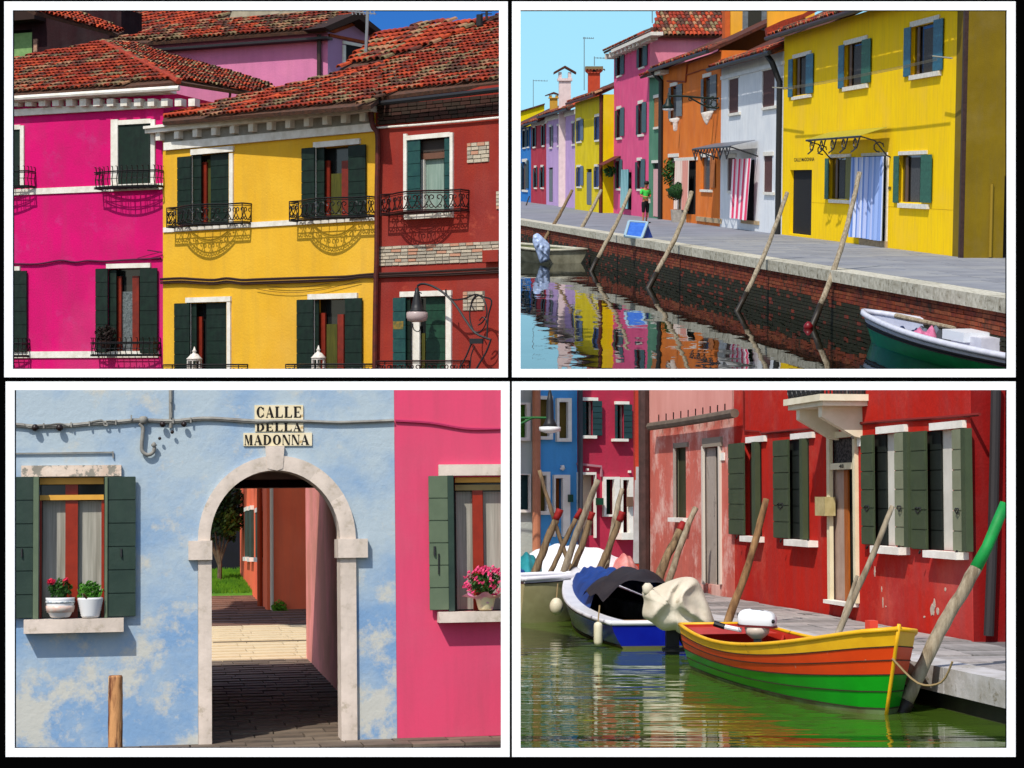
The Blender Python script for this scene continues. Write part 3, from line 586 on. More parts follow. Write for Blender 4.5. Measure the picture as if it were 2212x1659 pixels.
# ================================================================== shared builders for canal places
def frontal(P, px, py, L): return wallframe(P, px, py, L)
WOODP = mat('weathered_post', '#8a7456', '#4e3e2c', scale=5, stretch=(3,3,.5), rough=.9, bump=.6, bscale=14, col3='#2e2418', s3=4, t3=.6, w3=.1)
WOODP2 = mat('pale_grey_post', '#a0947e', '#6c5e4a', scale=5, stretch=(3,3,.5), rough=.9, bump=.6, bscale=14, col3='#463828', s3=4, t3=.62, w3=.1)
WETW = mat('wet_dark_wood', '#1c1710', '#2c2418', scale=6, rough=.5)
def post(P, name, label, top, bot, zb, rpx, dL=0, m=None, tip=None, tiplen=.18, wet=.35, group=None, bend=0, below=.6):
    b = P.gnd(*bot, zb); t = P.at(*top, b.y+dL); r = rpx/FPX*b.y; ax = (t-b); L_ = ax.length; a = b-ax.normalized()*below
    F_ = ident(P); o = thing(name, label, 'mooring post', F_, b, group); rnd = random.Random(int(top[0]*7+top[1])); N = 14; side = Vector((ax.z, 0, -ax.x)).normalized()
    def seg(f0, f1, n, mm, nm, k=1.0):
        pth = []; rs = []
        for i in range(n+1):
            f = f0+(f1-f0)*i/n; pth.append(b+ax*f+side*(bend*r*math.sin(math.pi*max(0,min(1,f))))+side*(.35*r*math.sin(f*5+top[0])+rnd.uniform(-.12,.12)*r)); rs.append(r*k*(1.08-.24*f)*rnd.uniform(.92,1.07))
        part(nm, MB().tube(pth, rs, 10), mm, o, F_, smooth=True)
    wf = wet/L_; seg(-below/L_, wf, 4, WETW, 'wet_foot', 1.02); e = 1-(tiplen if tip else 0); seg(wf-.002, e, N, m or WOODP, 'shaft')
    if tip: seg(e-.002, 1, 3, tip, 'painted_tip', 1.03)
    return o
def pw(x, e): return max(0.0, x)**e
def boat(P, name, label, A, B, beam, wf, sf, rows, inner, rim, rimr=.025, rake=.25, taper=.3, floor=.35, group=None, n=22, extra=None, under=.12, flooru=None):
    """A stern, B bow, on the waterline; wf, sf: half-width share and sheer height along 0..1"""
    X = (B-A).normalized(); Z = Vector((0,0,1)); F_ = Fr(P, basis(X, Z.cross(X), Z, A)); L_ = (B-A).length
    o = thing(name, label, 'boat', F_, (0,0,0), group)
    def pos(t, v, sd, off=0):
        s_ = sf(t); hw = max(0, beam/2*wf(t)*(1-taper*max(0,v)**1.5)-off); z = s_*(1-v) if v <= 1 else -(v-1)*s_
        return (t*L_ + rake*t**4*(1-v)- (off if t > .95 else 0), sd*hw, z)
    for (v0, v1, mm, nm) in rows:
        mb = MB()
        for sd in (-1, 1): mb.grid(lambda a, b_: pos(a, v0+(v1-v0)*b_, sd), n, 3)
        if wf(0) > .05: mb.grid(lambda a, b_: (0, (2*a-1)*abs(pos(0, v0+(v1-v0)*b_, 1)[1]), pos(0, v0+(v1-v0)*b_, 1)[2]), 4, 3)
        part(nm, mb, mm, o, F_, smooth=True)
    mb = MB(); fv = lambda t: max(0, 1-floor/sf(t)) if False else min(.95, 1-(floor*.3)/sf(t))
    for sd in (-1, 1): mb.grid(lambda a, b_: pos(a, .02+(fv(a)-.02)*b_, sd, .03), n, 3)
    mb.grid(lambda a, b_: (lambda p: (p[0], p[1]*(2*b_-1), p[2]))(pos(a, fv(a), 1, .03)), n, 4)
    if wf(0) > .05: mb.grid(lambda a, b_: (.03, (2*a-1)*abs(pos(0, fv(0)*b_, 1, .03)[1]), pos(0, fv(0)*b_, 1)[2]), 4, 2)
    part('inside', mb, inner, o, F_)
    sm_ = MB()
    for v_ in [r_[0] for r_ in rows[1:]]:
        for sd in (-1, 1): sm_.tube([Vector(pos(i/n, v_, sd))+Vector((0,sd*.002,0)) for i in range(n+1)], rimr*.28, 4)
    part('seam', sm_, mat('dark_seam','#2a1c10'), o, F_)
    mb = MB()
    for sd in (-1, 1): mb.tube([Vector(pos(i/n, 0, sd)) for i in range(n+1)], rimr, 6)
    if wf(0) > .05: mb.tube([pos(0,0,-1), pos(0,0,1)], rimr, 6)
    part('gunwale', mb, rim, o, F_, smooth=True); return o, F_, L_, pos
def pillow(P, outline, L, th, m, name, parent, fr=None, sag=.12, freq=9, label=None, tilt=0):
    """a draped, bulging cover: outline in picture units at distance L, inflated to its own thickness"""
    fr = fr or frontal(P, outline[0][0], outline[0][1], L); pts = [fr.uz(x, y) for x, y in outline]
    pts = [(v.x, v.y) for v in smooth([(a, b, 0) for a, b in pts+[pts[0]]], 4)[:-1]]
    cx = sum(p[0] for p in pts)/len(pts); cz = sum(p[1] for p in pts)/len(pts); n = len(pts); K = 16; mb = MB()
    for sg in (-1, 1):
        vs = []
        for k in range(K+1):
            f = k/K
            for i, (a, b) in enumerate(pts):
                x, z = cx+(a-cx)*f, cz+(b-cz)*f; q_ = 1/(abs(pts[0][0]-cx)+.2); nz_ = mnoise.noise(Vector((x*1.5*q_, z*1.5*q_, sg*3.0))); w_ = .75*(1-2*abs(math.sin(x*4*q_+z*2*q_+5*nz_)))+.9*mnoise.noise(Vector((x*4*q_, z*2.5*q_, sg)))
                vs.append((x, sg*th*(math.sqrt(max(0, 1-f*f)))*(1+sag*w_)+ (sg*th*sag*.5*w_ if f < 1 else 0)+tilt*(z-cz), z))
        fs = [(k*n+i, k*n+(i+1)%n, (k+1)*n+(i+1)%n, (k+1)*n+i) for k in range(K) for i in range(n)]
        if sg > 0: fs = [f_[::-1] for f_ in fs]
        mb.add(vs, fs)
    return part(name, mb, m, parent, fr, smooth=True, label=label)

# ================================================================== PLACE 2: the row of houses along the canal
P2 = Panel(1106, 382); U = 1.9; GZ, WZ = -1.72*U, -2.72*U                # U: street scaled up about the camera, built large and far off
def ub(*a): return [x*U for x in a]
F2 = wallframe(P2, 2076, 555, FPX*1.72*U/173, 712); I2 = ident(P2)
# water, pavement, quay wall
qa = P2.gnd(1085, 468.5, GZ); qb = P2.gnd(2174, 645, GZ); qd = (qb-qa).normalized(); qb = qb+qd*6*U; FQ = Fr(P2, basis(qd, Vector((0,0,1)).cross(qd), Vector((0,0,1)), Vector((qa.x, qa.y, 0))))
QL = (qb-qa).length
mb = MB(); wn = [P2.gnd(x, y, WZ) for x, y in ((1060,816),(2420,816))]; wn[0] = P2.gnd(1109,816,WZ); wf_ = P2.gnd(1109,446,WZ); mb.add([wn[0], wn[1], wn[1]+Vector((40,420,0)), wf_], [(0,1,2,3)])
tag(part('canal_water', mb, water('canal_water_dark', '#0a0f08', .01, .024, .27, (1,.6,1), .5, 5), None, I2), kind='structure')
f0 = F2.F @ Vector((uat(F2,1085,420)-60, 0, GZ)); f1 = F2.F @ Vector((8*U, 0, GZ))
mb = MB(); back = Vector((12*U, 0, 0)); mb.slab([qa-qd*180+Vector((.3*U,0,0)), qb+Vector((.3*U,0,0)), f1+back, f0+back], (0,0,-.4*U))
PAV = mat('grey_pavement', '#7e8088', '#6c6e76', scale=.5, rough=.85, bump=.2, bscale=8, col3='#8c8c8e', s3=2.2, t3=.6, w3=.2)
tag(part('pavement', mb, PAV, None, I2), kind='structure')
qs = tag(part('quay_edge', MB().box(0, QL, .05*U, .5*U, GZ-.2*U, GZ-.06*U), mat('dark_joint','#3a362e'), None, FQ), kind='structure')
u = 0; rq = random.Random(4); CURB = [mat('white_curb','#b8b4a4','#8c8674',scale=5,rough=.9,bump=.5,bscale=9,col3='#4c4634',s3=6,t3=.58,w3=.05), mat('white_curb_b','#c4c0b0','#989280',scale=5,rough=.9,bump=.5,bscale=9,col3='#4c4634',s3=7,t3=.6,w3=.05)]
while u < QL:
    l = rq.uniform(1.1, 1.9)*U; part('curb_stone', MB().box(u+.015, min(u+l, QL)-.015, -.11-rq.random()*.03, .42*U, GZ-.2*U, GZ+.02), rq.choice(CURB), qs, FQ); u += l
# bricks: individual where they show large
RB3 = [mat('quay_brick','#843818','#5c2412',scale=3,rough=.9,bump=.4,col3='#2e2612',s3=1.2,t3=.53,w3=.12), mat('quay_brick_b','#7c2e18','#54221a',scale=3,rough=.9,bump=.4,col3='#2e2612',s3=1.2,t3=.5,w3=.12), mat('quay_brick_c','#8c4826','#64301a',scale=8,rough=.9)]
MOSS = mat('mossy_brick','#26240f','#171a0a',scale=3,rough=.9,col3='#4a2416',s3=3,t3=.57,w3=.08,bump=.7,bscale=12)
qw = tag(part('quay_wall', MB().box(0, QL, .05, .6*U, WZ-.5, GZ-.2*U), mat('quay_mortar','#2e2218','#1e1a10',scale=4,rough=.95), None, FQ), kind='structure')
rowsq = []
for r in range(13):
    z = GZ-.2*U-.07*U*(r+1); u = QL-rq.random()*.4
    while u > 0:
        l = .26*U*rq.uniform(.8,1.2); rowsq.append((u-l, u-.02, z, r)); u -= l
rowsq.sort(key=lambda b: -b[0]); cnt = 0; rest = MB(); MQ = RB3+[MOSS]
for a, b, z, r in rowsq:
    k = rq.choice((0,0,1,2)) if r < 4+ rq.random()*1.5 else (3 if rq.random() < .86 else 1)
    y0 = rq.uniform(-.012,.008)
    if cnt < 300:
        key = ('qb', k)
        if key not in TCACHE: TCACHE[key] = mesh_from('brick', MB().box(-.5,.5,-.5,.5,-.5,.5), MQ[k], Vector((0,0,0)))
        inst('brick', TCACHE[key], FQ.F @ Matrix.Translation(((a+b)/2, y0+.03, z+.035*U)) @ Matrix.Diagonal((b-a, .08, .058*U, 1)), qw)
    elif a > 0: rest.mi = k; rest.box(a, b, y0-.01, y0+.07, z+.01, z+.064*U)
    cnt += 1
part('bricks', rest, MQ, qw, FQ, kind='stuff')
# the nearer paving slabs, one by one
rr = random.Random(8); pvo = bpy.data.objects['pavement']; PS2 = [mat('grey_slab','#84868a','#76787e',scale=.8,rough=.85,bump=.2,bscale=6), mat('grey_slab_b','#7e8086','#707278',scale=.8,rough=.85,bump=.2,bscale=6), mat('grey_slab_c','#8a8b8c','#7e7f82',scale=.8,rough=.85,bump=.2,bscale=6)]
FWi = FQ.Fi @ F2.F; fA, fB = FWi @ Vector((-30,0,0)), FWi @ Vector((10,0,0)); x_ = QL; nsl = 0
while x_ > 0 and nsl < 285:
    dd = rr.uniform(.55,.75)*U; y_ = .45*U; lim = fA.y+(fB.y-fA.y)*((x_-dd/2)-fA.x)/(fB.x-fA.x)-.05
    if x_ > fB.x-9: lim += 3*U
    while y_ < lim:
        y2 = min(y_+rr.uniform(.9,1.4)*U, lim)
        if y2-y_ > .2: part('paving_slab', MB().box(x_-dd+.02, x_-.02, y_+.02, y2-.02, GZ-.02, GZ+.012+rr.uniform(0,.006)), rr.choice(PS2), pvo, FQ); nsl += 1
        y_ = y2
    x_ -= dd
def zt2(x, y, d=0): return F2.uz(x, y, d)[1]
def ux(x, y=400): return F2.uz(x, y)[0]
def w2(h, rg, x0, x1, y0, y1, lm, a=.28, b=.68, nb=4, left=True, right=True, lin=True, glass=None, closed=None, sillm=None, dark=None):
    W = x1-x0; xa = x0+(W*a if left else 0); xb = x0+(W*b if right else W); q = (y1-y0)*.045; it = []
    if left: it.append(('shutter', lm, x0, xa, y0+q, y1+q*.5, .03, .09))
    if right: it.append(('shutter', dark or lm, xb, x1, y0-q*1.5, y1-q*1.2, .03, .09))
    if lin: it += [('lintel', WHITE, xa-W*.05, xb+W*.06, y0-q*2.6, y0-q*.2, 0, .06), ('sill', WHITE, xa-W*.08, xb+W*.08, y1, y1+q*1.7, 0, .12)]
    if closed: it.append(('shutter', closed, xa+W*.1, xb, y0, y1, -.12, -.07))
    else: it += [('sash', SASHD, xa+(xb-xa)*.42, xa+(xb-xa)*.52, y0+q, y1, -.16, -.12), ('curtain', GREYC, xa+(xb-xa)*.6, xb, y0+q*2, y1, -.18, -.17)]
    return h.win(rg, (xa, xb, y0, y1), it, glass, nb=nb)
SASHD = mat('dull_brown_sash', '#5a4638', rough=.6); GREYC = mat('grey_net_curtain', '#4c4e50', '#34363a', scale=9, rough=.9)
TL = mat('teal_blue_shutter', '#2c6a80', '#205266', scale=6, rough=.55, streak=.3); TLG = mat('green_shutter', '#2e6450', '#20503e', scale=6, rough=.6); BRS = mat('brown_shutter', '#5c3c38', '#4a2e2c', scale=6, rough=.8)
GRY = mat('pale_grey_shutter', '#6c7478', '#585e62', scale=6, rough=.8); NAVY = mat('navy_shutter', '#12306c', '#0e2350', scale=6, rough=.6); ORS = mat('orange_shutter', '#a8622c', rough=.8); DTL = mat('dark_teal_shutter', '#123034', rough=.6)
TERR = mat('terracotta_dark', '#5a2c1c', '#3a1e16', scale=6, rough=.9)
def eaves(h, over=.4, w=.2, l=.36, rows=2, deep=4.5, p=25, seed=1, gut=IRON, lim=40, wts=(3,2,3,1,2,3), under=.0):
    over, w, l, deep = over*U, w*U, l*U, deep*U; a = math.radians(p); fr = h.fr; X = fr.F.to_3x3() @ Vector((1,0,0)); Y = fr.F.to_3x3() @ Vector((0,1,0)); Z = Vector((0,0,1))
    o = fr.F @ Vector((h.u0-.1*U, -over, h.z1-over*math.tan(a)*0+.02)); rf = roofframe(fr.P, o, X, Y*math.cos(a)+Z*math.sin(a)); W = h.u1-h.u0+.2
    r_ = part('roof', MB().slab([(0,0,-.01),(W,0,-.01),(W,deep,-.01),(0,deep,-.01)], (0,0,-.1*U)), TERR, h.root, rf)
    tiles(r_, rf, [(0,0),(W,0),(W,l*rows+.05),(0,l*rows+.05)], w, l, wts, lim, random.Random(seed))
    if gut: part('gutter', MB().tube([(h.u0-.15*U,-over-.06*U,h.z1-.05*U),(h.u1+.1*U,-over-.06*U,h.z1-.05*U)], .07*U, 8), gut, h.root, fr)
    return r_, rf
# big yellow house
Y2 = stucco('vivid_yellow_plaster', '#f6cc00', '#eec000', scale=.35, bscale=12)
uR = 0.25*U; h1 = House(F2, 'canal_house', 'big bright yellow house at the near end of the canal row', ux(1690), uR, GZ, zt2(1696, 79), Y2, depth=6*U)
h1.win('f', (208,330,478,822), [('shutter',TL,172,208,512,838,.03,.09),('shutter',TL,325,385,466,806,.03,.1),('lintel',WHITE,210,368,455,488,0,.06),('sill',WHITE,200,358,826,852,0,.14),('sash',SASHD,255,272,500,820,-.16,-.12),('curtain',GREYC,290,325,500,818,-.18,-.17)])
h1.win('f', (655,812,360,742), [('shutter',TL,605,652,390,762,.03,.09),('shutter',TLG,806,882,338,716,.03,.1),('lintel',WHITE,652,854,328,368,0,.06),('sill',WHITE,640,845,738,774,0,.14),('sash',SASHD,705,722,385,745,-.16,-.12),('curtain',GREYC,745,806,395,735,-.18,-.17)])
h1.win('f', (1232,1430,210,636), [('shutter',TL,1170,1228,238,660,.03,.09),('shutter',TL,1425,1505,165,608,.03,.1),('lintel',WHITE,1225,1475,158,205,0,.06),('sill',WHITE,1215,1470,632,672,0,.14),('sash',SASHD,1290,1308,235,640,-.16,-.12),('curtain',GREYC,1345,1425,245,630,-.18,-.17)])
h1.win('D', (1790,1827,341,430), [('shutter',TLG,1781,1789,342,430,.03,.09),('shutter',mat('olive_shutter','#6c6a20','#565418',scale=6,rough=.6),1826,1844,339,430,.03,.1),('lintel',WHITE,1790,1837,333,340,0,.06),('sill',WHITE,1789,1836,431.5,439,0,.14),('sash',SASHD,1805,1809,345,429,-.16,-.12),('curtain',GREYC,1813,1825,345,429,-.18,-.17)])
h1.win('D', (1941,1989,335,437), [('shutter',TLG,1929,1940,337,438,.03,.09),('shutter',TLG,1988,2011,334,438,.03,.1),('lintel',WHITE,1940,2001,326,334,0,.06),('sill',WHITE,1938,2001,440,450,0,.14),('sash',SASHD,1956,1961,340,437,-.16,-.12),('curtain',GREYC,1968,1987,340,437,-.18,-.17)])
h1.win('D', (1706,1753,367,507), [], DARK, rec=.2, name='passage'); h1.win('D', (1862,1914,336,525), [('lintel',WHITE,1860,1916,330,337,0,.05),('jamb',WHITE,1912,1916,337,533,0,.06)], DARK, name='doorway')
h1.wall(); eaves(h1, .45, .19, .36, 2, 4.5, seed=3, gut=DPIPE, lim=60)
bx(F2,'h',785,1016,482,540,0,.1,'doorstep',mat('beige_step','#b09a78','#947e60',scale=6,rough=.9),h1.root)
part('downpipe', MB().tube([(.38*U,-.06*U,GZ),(.38*U,-.06*U,h1.z1+1)], .12*U, 10), DPIPE, h1.root, F2)
part('dado_line', MB().box(ux(1753)+.1, uR-.02, -.006, 0, zt2(1940,447)-.012, zt2(1940,447)), stucco('yellow_seam','#b89000'), h1.root, F2)
cn = part('canopy', MB().slab([(ux(1800,300),-.1*U,zt2(1862,296)+.18*U),(ux(1925,300),-.1*U,zt2(1862,296)+.18*U),(ux(1925,300),-.75*U,zt2(1862,296)-.02*U),(ux(1800,300),-.75*U,zt2(1862,296)-.02*U)], (0,0,.02)), mat('canopy_sheet','#a8a030','#8e8a3a',rough=.3), h1.root, F2)
sc = MB(); c0, c1 = ux(1800,300), ux(1925,300); zc = zt2(1862,296)-.04*U
for k in range(5):
    u_ = c0+(c1-c0)*(k+.5)/5; s_ = (c1-c0)/10
    sc.tube([(u_+a, -.74*U, zc-.15*U+b) for a, b in arc(0,0,.11*U,0,5.2,12)], .022*U, 4); sc.tube([(u_+s_*.8, -.74*U, zc), (u_+s_*.3, -.74*U, zc-.26*U), (u_-s_*.6, -.74*U, zc-.36*U)], .02*U, 4)
for u_ in (c0, c1): sc.tube([(u_,-.74*U,zc),(u_,-.4*U,zc-.1*U),(u_,-.1*U,zc-.45*U),(u_,0,zc-.5*U)], .022*U, 4); sc.tube([(u_,-.2*U,zc-.15*U)]+[(u_,(-.3+.12*math.cos(t*.7))*U,zc+(-.25+.12*math.sin(t*.7))*U) for t in range(8)], .018*U, 4)
sc.tube([(c0,-.74*U,zc),(c1,-.74*U,zc)], .025*U, 5); part('canopy_scrolls', sc, IRON, cn, F2)
txt('CALLE MADONNA', F2, 'f', 225, 400, 1362, 1393, .01, mat('sign_black','#14100c'), 'street_name', h1.root, .01)
pl = rect(F2,'f',1040,1062,1612,1636,.02); part('number_plate', MB().box(pl[0],pl[1],-.03,0,pl[2],pl[3]), mat('dim_plate','#6a5a14'), h1.root, F2)
# washing line rods on the upper windows
mb = MB()
mb.tube(nail_path(F2,'f',[(40,755),(215,765)],.9), .035, 5); mb.tube(nail_path(F2,'f',[(1425,485),(1590,502)],.9), .035, 5)
for dy in (0, 9, 18): mb.tube(smooth(nail_path(F2,'f',[(130,758+dy),(500,700+dy),(870,628+dy),(1150,572+dy),(1460,502+dy)],1.0),4), .014, 3)
solo('washing_line', 'empty washing line on rods across the upper windows of the yellow house', 'washing line', mb, mat('pale_cord','#8c8878'), F2)
# alley side of the yellow house, its shade put into the plaster colour
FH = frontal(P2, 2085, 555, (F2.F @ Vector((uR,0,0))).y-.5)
h2 = House(FH, 'shaded_side_wall', 'alley end wall of the yellow house, painted brown as if in shade', FH.uz(2083,500)[0], FH.uz(2250,500)[0], GZ, zat(FH,2130,-14), stucco('shaded_yellow_plaster','#7e6812','#6e5a0e',scale=.5), depth=3)
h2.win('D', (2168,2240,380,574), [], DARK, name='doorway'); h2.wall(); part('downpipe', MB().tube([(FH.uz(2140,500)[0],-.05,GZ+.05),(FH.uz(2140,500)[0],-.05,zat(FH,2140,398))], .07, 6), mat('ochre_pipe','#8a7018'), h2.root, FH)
# door curtains
def curtain(fr, x0, x1, y0, y1, m, lb, d=.12, folds=7, amp=.05, flare=0, skew=0):
    d *= U; amp *= U
    u0, u1, z0, z1 = rect(fr, 'D', x0, x1, y0, y1, d); W = u1-u0
    mb = MB().grid(lambda a, b: (u0+W*(a+flare*(a-.5)*(1-b))+skew*(1-b)*W, -d-amp*math.sin(a*folds*2*math.pi)*(.5+.5*(1-b))-.05*(1-b), z0+(z1-z0)*b+.02*math.sin(a*5)*(1-b)), 60, 8)
    pat, rep = m
    for fi in range(len(mb.f)):
        q = ((fi % 60)+.5)/60*rep % 1; mb.m[fi] = max(i for i, (p_, _) in enumerate(pat) if p_ <= q)
    return solo('door_curtain', lb, 'curtain', mb, [mat('cloth_'+c.strip('#'), c, rough=.9, spec=.1) for _, c in pat], fr, smooth=True, group='striped curtains hung in the doorways')
curtain(F2, 1838,1908,339,516, ([(0,'#8fa6d6'),(.22,'#5a7cc0'),(.34,'#a8b4da'),(.6,'#7c96cc'),(.72,'#c4cade'),(.9,'#6c88c4')], 5), 'pale blue striped curtain in the doorway of the big yellow house', .14, 9)
# white house
h3 = House(F2, 'canal_house', 'white house between the orange and the big yellow one', ux(1556), ux(1690)-.01, GZ, zt2(1558, 148), stucco('cool_white_plaster','#dcdedf','#ced2d6',scale=.6), depth=5)
for wq in (('e',1870,1955,682,975),('D',1646,1673,151,230)): w2(h3, *wq, BRS, left=False, right=False, closed=BRS, glass=WHITE)
w2(h3, 'D', 1571,1588,341,412, BRS, left=False, right=False, closed=BRS, glass=WHITE); w2(h3, 'D', 1649,1668,337,415, BRS, left=False, right=False, closed=BRS, glass=WHITE)
h3.win('D', (1606,1629,345,482), [], DARK, name='doorway'); h3.wall(); eaves(h3, .4, .2, .36, 2, 4.5, seed=5)
bx(F2,'D',1600,1637,476,484,0,.1,'doorstep',MATS['beige_step'],h3.root)
bx(F2,'D',1556,1690,148,156,0,.12,'cornice_band',MATS['cool_white_plaster'],h3.root)
sc = MB(); c0, c1 = ux(1551,320), ux(1638,320); zc = zt2(1595,320)
for k in range(6):
    u_ = c0+(c1-c0)*(k+.5)/6; s_ = (c1-c0)/12; sc.tube([(u_+a, -.9*U, zc-.16*U+b) for a, b in arc(0,0,.13*U,0,5.2,10)], .022*U, 4); sc.tube([(u_-s_,-.9*U,zc),(u_,-.9*U,zc-.38*U),(u_+s_,-.9*U,zc)], .02*U, 4)
sc.tube([(c0,-.9*U,zc),(c1,-.9*U,zc)], .03*U, 4)
for u_ in (c0,c1): sc.tube([(u_,-.9*U,zc),(u_,0,zc-.3*U)], .03*U, 4)
cn = part('canopy', MB().slab([(c0,-.1*U,zc+.2*U),(c1,-.1*U,zc+.2*U),(c1,-.9*U,zc+.02*U),(c0,-.9*U,zc+.02*U)], (0,0,.03)), mat('grey_sheet','#5c6068',rough=.4), h3.root, F2); part('canopy_scrolls', sc, IRON, cn, F2)
part('downpipe', MB().tube([(ux(1690)-.2*U,-.08*U,GZ),(ux(1690)-.2*U,-.08*U,h3.z1-.9*U),(ux(1690)-.3*U,-.3*U,h3.z1-.3*U),(ux(1690)-.6*U,-.45*U,h3.z1)], .09*U, 8), IRON, h3.root, F2)
curtain(F2, 1581,1622,343,474, ([(0,'#dc4a6c'),(.45,'#e8dce0')], 8), 'pink and white striped curtain billowing from the white house doorway', .3, 4, .035, -.1, -.12)
# orange house
h4 = House(F2, 'canal_house', 'orange house with laundry hanging under its upper windows', ux(1430), ux(1556)-.01, GZ, zt2(1434, 149), stucco('orange_plaster','#d87628','#c86824',scale=.5,col3='#c87a3c',s3=.8,t3=.58,w3=.15), depth=5)
for wq in (('e',1350,1465,745,1020),('e',1630,1762,668,972)): w2(h4, *wq, GRY, .16, .6)
w2(h4, 'e', 1350,1430,1360,1640, ORS, left=False, right=False); w2(h4, 'e', 1630,1752,1360,1638, ORS, left=False, right=True, a=.1, b=.65)
h4.win('D', (1459,1503,348,462), [('lintel',WHITE,1456,1506,340,347,0,.05)], DARK, name='doorway'); h4.wall(); eaves(h4, .45, .2, .36, 2, 4.5, seed=6)
bx(F2,'D',1503,1556,470,480,0,.1,'plinth',MATS['beige_step'],h4.root)
part('downpipe', MB().tube([(ux(1431),-.08*U,GZ),(ux(1431),-.08*U,h4.z1-.5*U),(ux(1431)-.3*U,-.45*U,h4.z1)], .11*U, 8), IRON, h4.root, F2)
mb = MB().tube(nail_path(F2,'e',[(1340,700),(1500,705),(1515,550),(1650,500),(1800,440)],.08), .06, 5).tube(nail_path(F2,'e',[(1500,650),(1650,600),(1790,590)],.08), .035, 5); part('conduit', mb, mat('rust_conduit','#8a3814'), h4.root, F2)
curtain(F2, 1458,1488,347,453, ([(0,'#c08478'),(.45,'#d0c0b4')], 8), 'faded rose striped curtain in the orange house doorway', .14, 7)
CLOTH = mat('white_laundry', '#d0ccc6', '#bab6b0', scale=6, rough=.9)
t_ = thing('laundry', 'white shirt hung below the left upper window of the orange house', 'laundry', F2, F2.hit(1460,262,.2), 'laundry under the orange house windows')
pillow(P2, [(1446,257),(1467,255),(1466,262),(1464,263),(1463,281),(1455,282),(1453,264),(1448,263)], 71, .06, CLOTH, 'shirt', t_, F2 if False else frontal(P2,1456,262,(F2.F@F2.hit(1456,262,.5)).y))
t_ = thing('laundry', 'white cloth gathered below the right upper window of the orange house', 'laundry', F2, F2.hit(1528,250,.2), 'laundry under the orange house windows')
pillow(P2, [(1514,244),(1540,239),(1539,248),(1532,262),(1527,270),(1521,262),(1517,252)], 66, .1, CLOTH, 'cloth', t_, frontal(P2,1527,250,(F2.F@F2.hit(1527,250,.5)).y))
# lamp on bracket
Lb = (F2.F @ Vector((ux(1553,215),0,0))).y; FB2 = frontal(P2,1553,215,Lb-.1)
t_ = thing('wall_lamp', 'green street lamp on a long scrolled arm before the orange house', 'street lamp', FB2, FB2.hit(1553,220)); mb = MB()
for pth, r in (([(1345,830),(1500,832),(1640,845),(1790,850)],.065),([(1530,840),(1600,880),(1680,920),(1760,935),(1790,925)],.055),([(1360,830),(1352,850),(1352,880)],.055)): mb.tube(smooth(nail_path(FB2,'e',pth,0),3), r, 6)
for (x, y, r) in ((1700,880,28),(1745,895,30),(1660,865,20),(1730,850,16),(1540,855,14),(1690,920,14)): mb.tube(nail_path(FB2,'e',[(x+a, y+b) for a, b in arc(0,0,r,0,5.6,12)],0), .04, 4)
part('bracket', mb, mat('green_black_iron','#0c1c14',rough=.5), t_, FB2); c_ = FB2.hit(*pt('e',1350,938)); 
part('hood', MB().lathe(c_, [(a*U*.8,b*U*.9) for a,b in ((.26,.0),(.24,.12),(.14,.2),(.1,.34),(.04,.42),(.03,.6))], 12), mat('green_black_iron','#0c1c14'), t_, FB2, True); part('lamp_glass', MB().lathe(c_, [(a*U*.8,b*U*.8) for a,b in ((.1,-.1),(.24,-.06),(.25,0))], 12), mat('white_glass','#d8d8d4',rough=.2), t_, FB2, True)
part('junction_box', MB().box(FB2.uz(1553,215)[0]-.02, FB2.uz(1564,215)[0], -.1, .1, FB2.uz(1553,222)[1], FB2.uz(1553,210)[1]), mat('grey_box','#9a9a98'), t_, FB2)
# green, pink, small yellow, lilac, crimson, blue houses
h5 = House(F2, 'canal_house', 'narrow sage green house with an orange shutter, beside the pink one', ux(1401)+.01, ux(1430)-.01, GZ, zt2(1402, 166), stucco('sage_green_plaster','#55846a','#4a765e',scale=.6), depth=4)
w2(h5, 'e', 1222,1280,845,1095, ORS, left=False, right=False, closed=ORS); h5.win('D', (1409,1425,352,470), [('door',mat('pale_pink_door','#c89a98'),1411,1424,365,468,-.1,-.06),('arch_trim',WHITE,1407,1426,346,352,0,.05)], DARK, name='doorway')
h5.wall(); bx(F2,'D',1398,1426,155,163,0,.35*U,'cornice',WHITE,h5.root); eaves(h5, .4, .2, .36, 2, 2, seed=7, gut=None, lim=20)
PK = stucco('rose_pink_plaster','#da5480','#cc4c78',scale=.6); PKL = stucco('sunlit_rose_plaster','#e0889a','#d27a90',scale=.6)  # the paler copy paints sunlight on the side wall
h6 = House(F2, 'canal_house', 'tall three storey rose pink house in the row', ux(1325), ux(1401), GZ, zt2(1402, 79), PK, depth=4.2*U)
for wq in (('e',1075,1165,372,580),('e',890,965,462,652),('e',1070,1156,898,1160),('e',888,965,945,1188),('e',1062,1145,1390,1632),('e',888,948,1392,1628)): w2(h6, *wq, DTL, .22, .6, nb=3, dark=mat('grey_teal_shutter','#3c585e'))
h6.win('D', (1342,1364,372,452), [], DARK, name='doorway'); h6.wall(); bx(F2,'D',1322,1405,95,104,0,.3*U,'cornice_band',WHITE,h6.root); bx(F2,'D',1320,1406,88,95,0,.5*U,'cornice',WHITE,h6.root)
for k in range(9): x = 1327+k*8.8; c_ = ux(x,100); part('cornice_bracket', MB().box(c_, c_+.2*U, -.45*U, 0, h6.z1-.35*U, h6.z1-.1*U), WHITE, h6.root, F2)
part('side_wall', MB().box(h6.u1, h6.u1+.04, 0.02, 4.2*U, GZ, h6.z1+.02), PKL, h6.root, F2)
e3 = F2.F.to_3x3() @ Vector((0,1,0)); upv = -(F2.F.to_3x3() @ Vector((1,0,0))); q_ = math.radians(24); o6 = F2.F @ Vector((h6.u1+.35*U, -.1, h6.z1+.03))
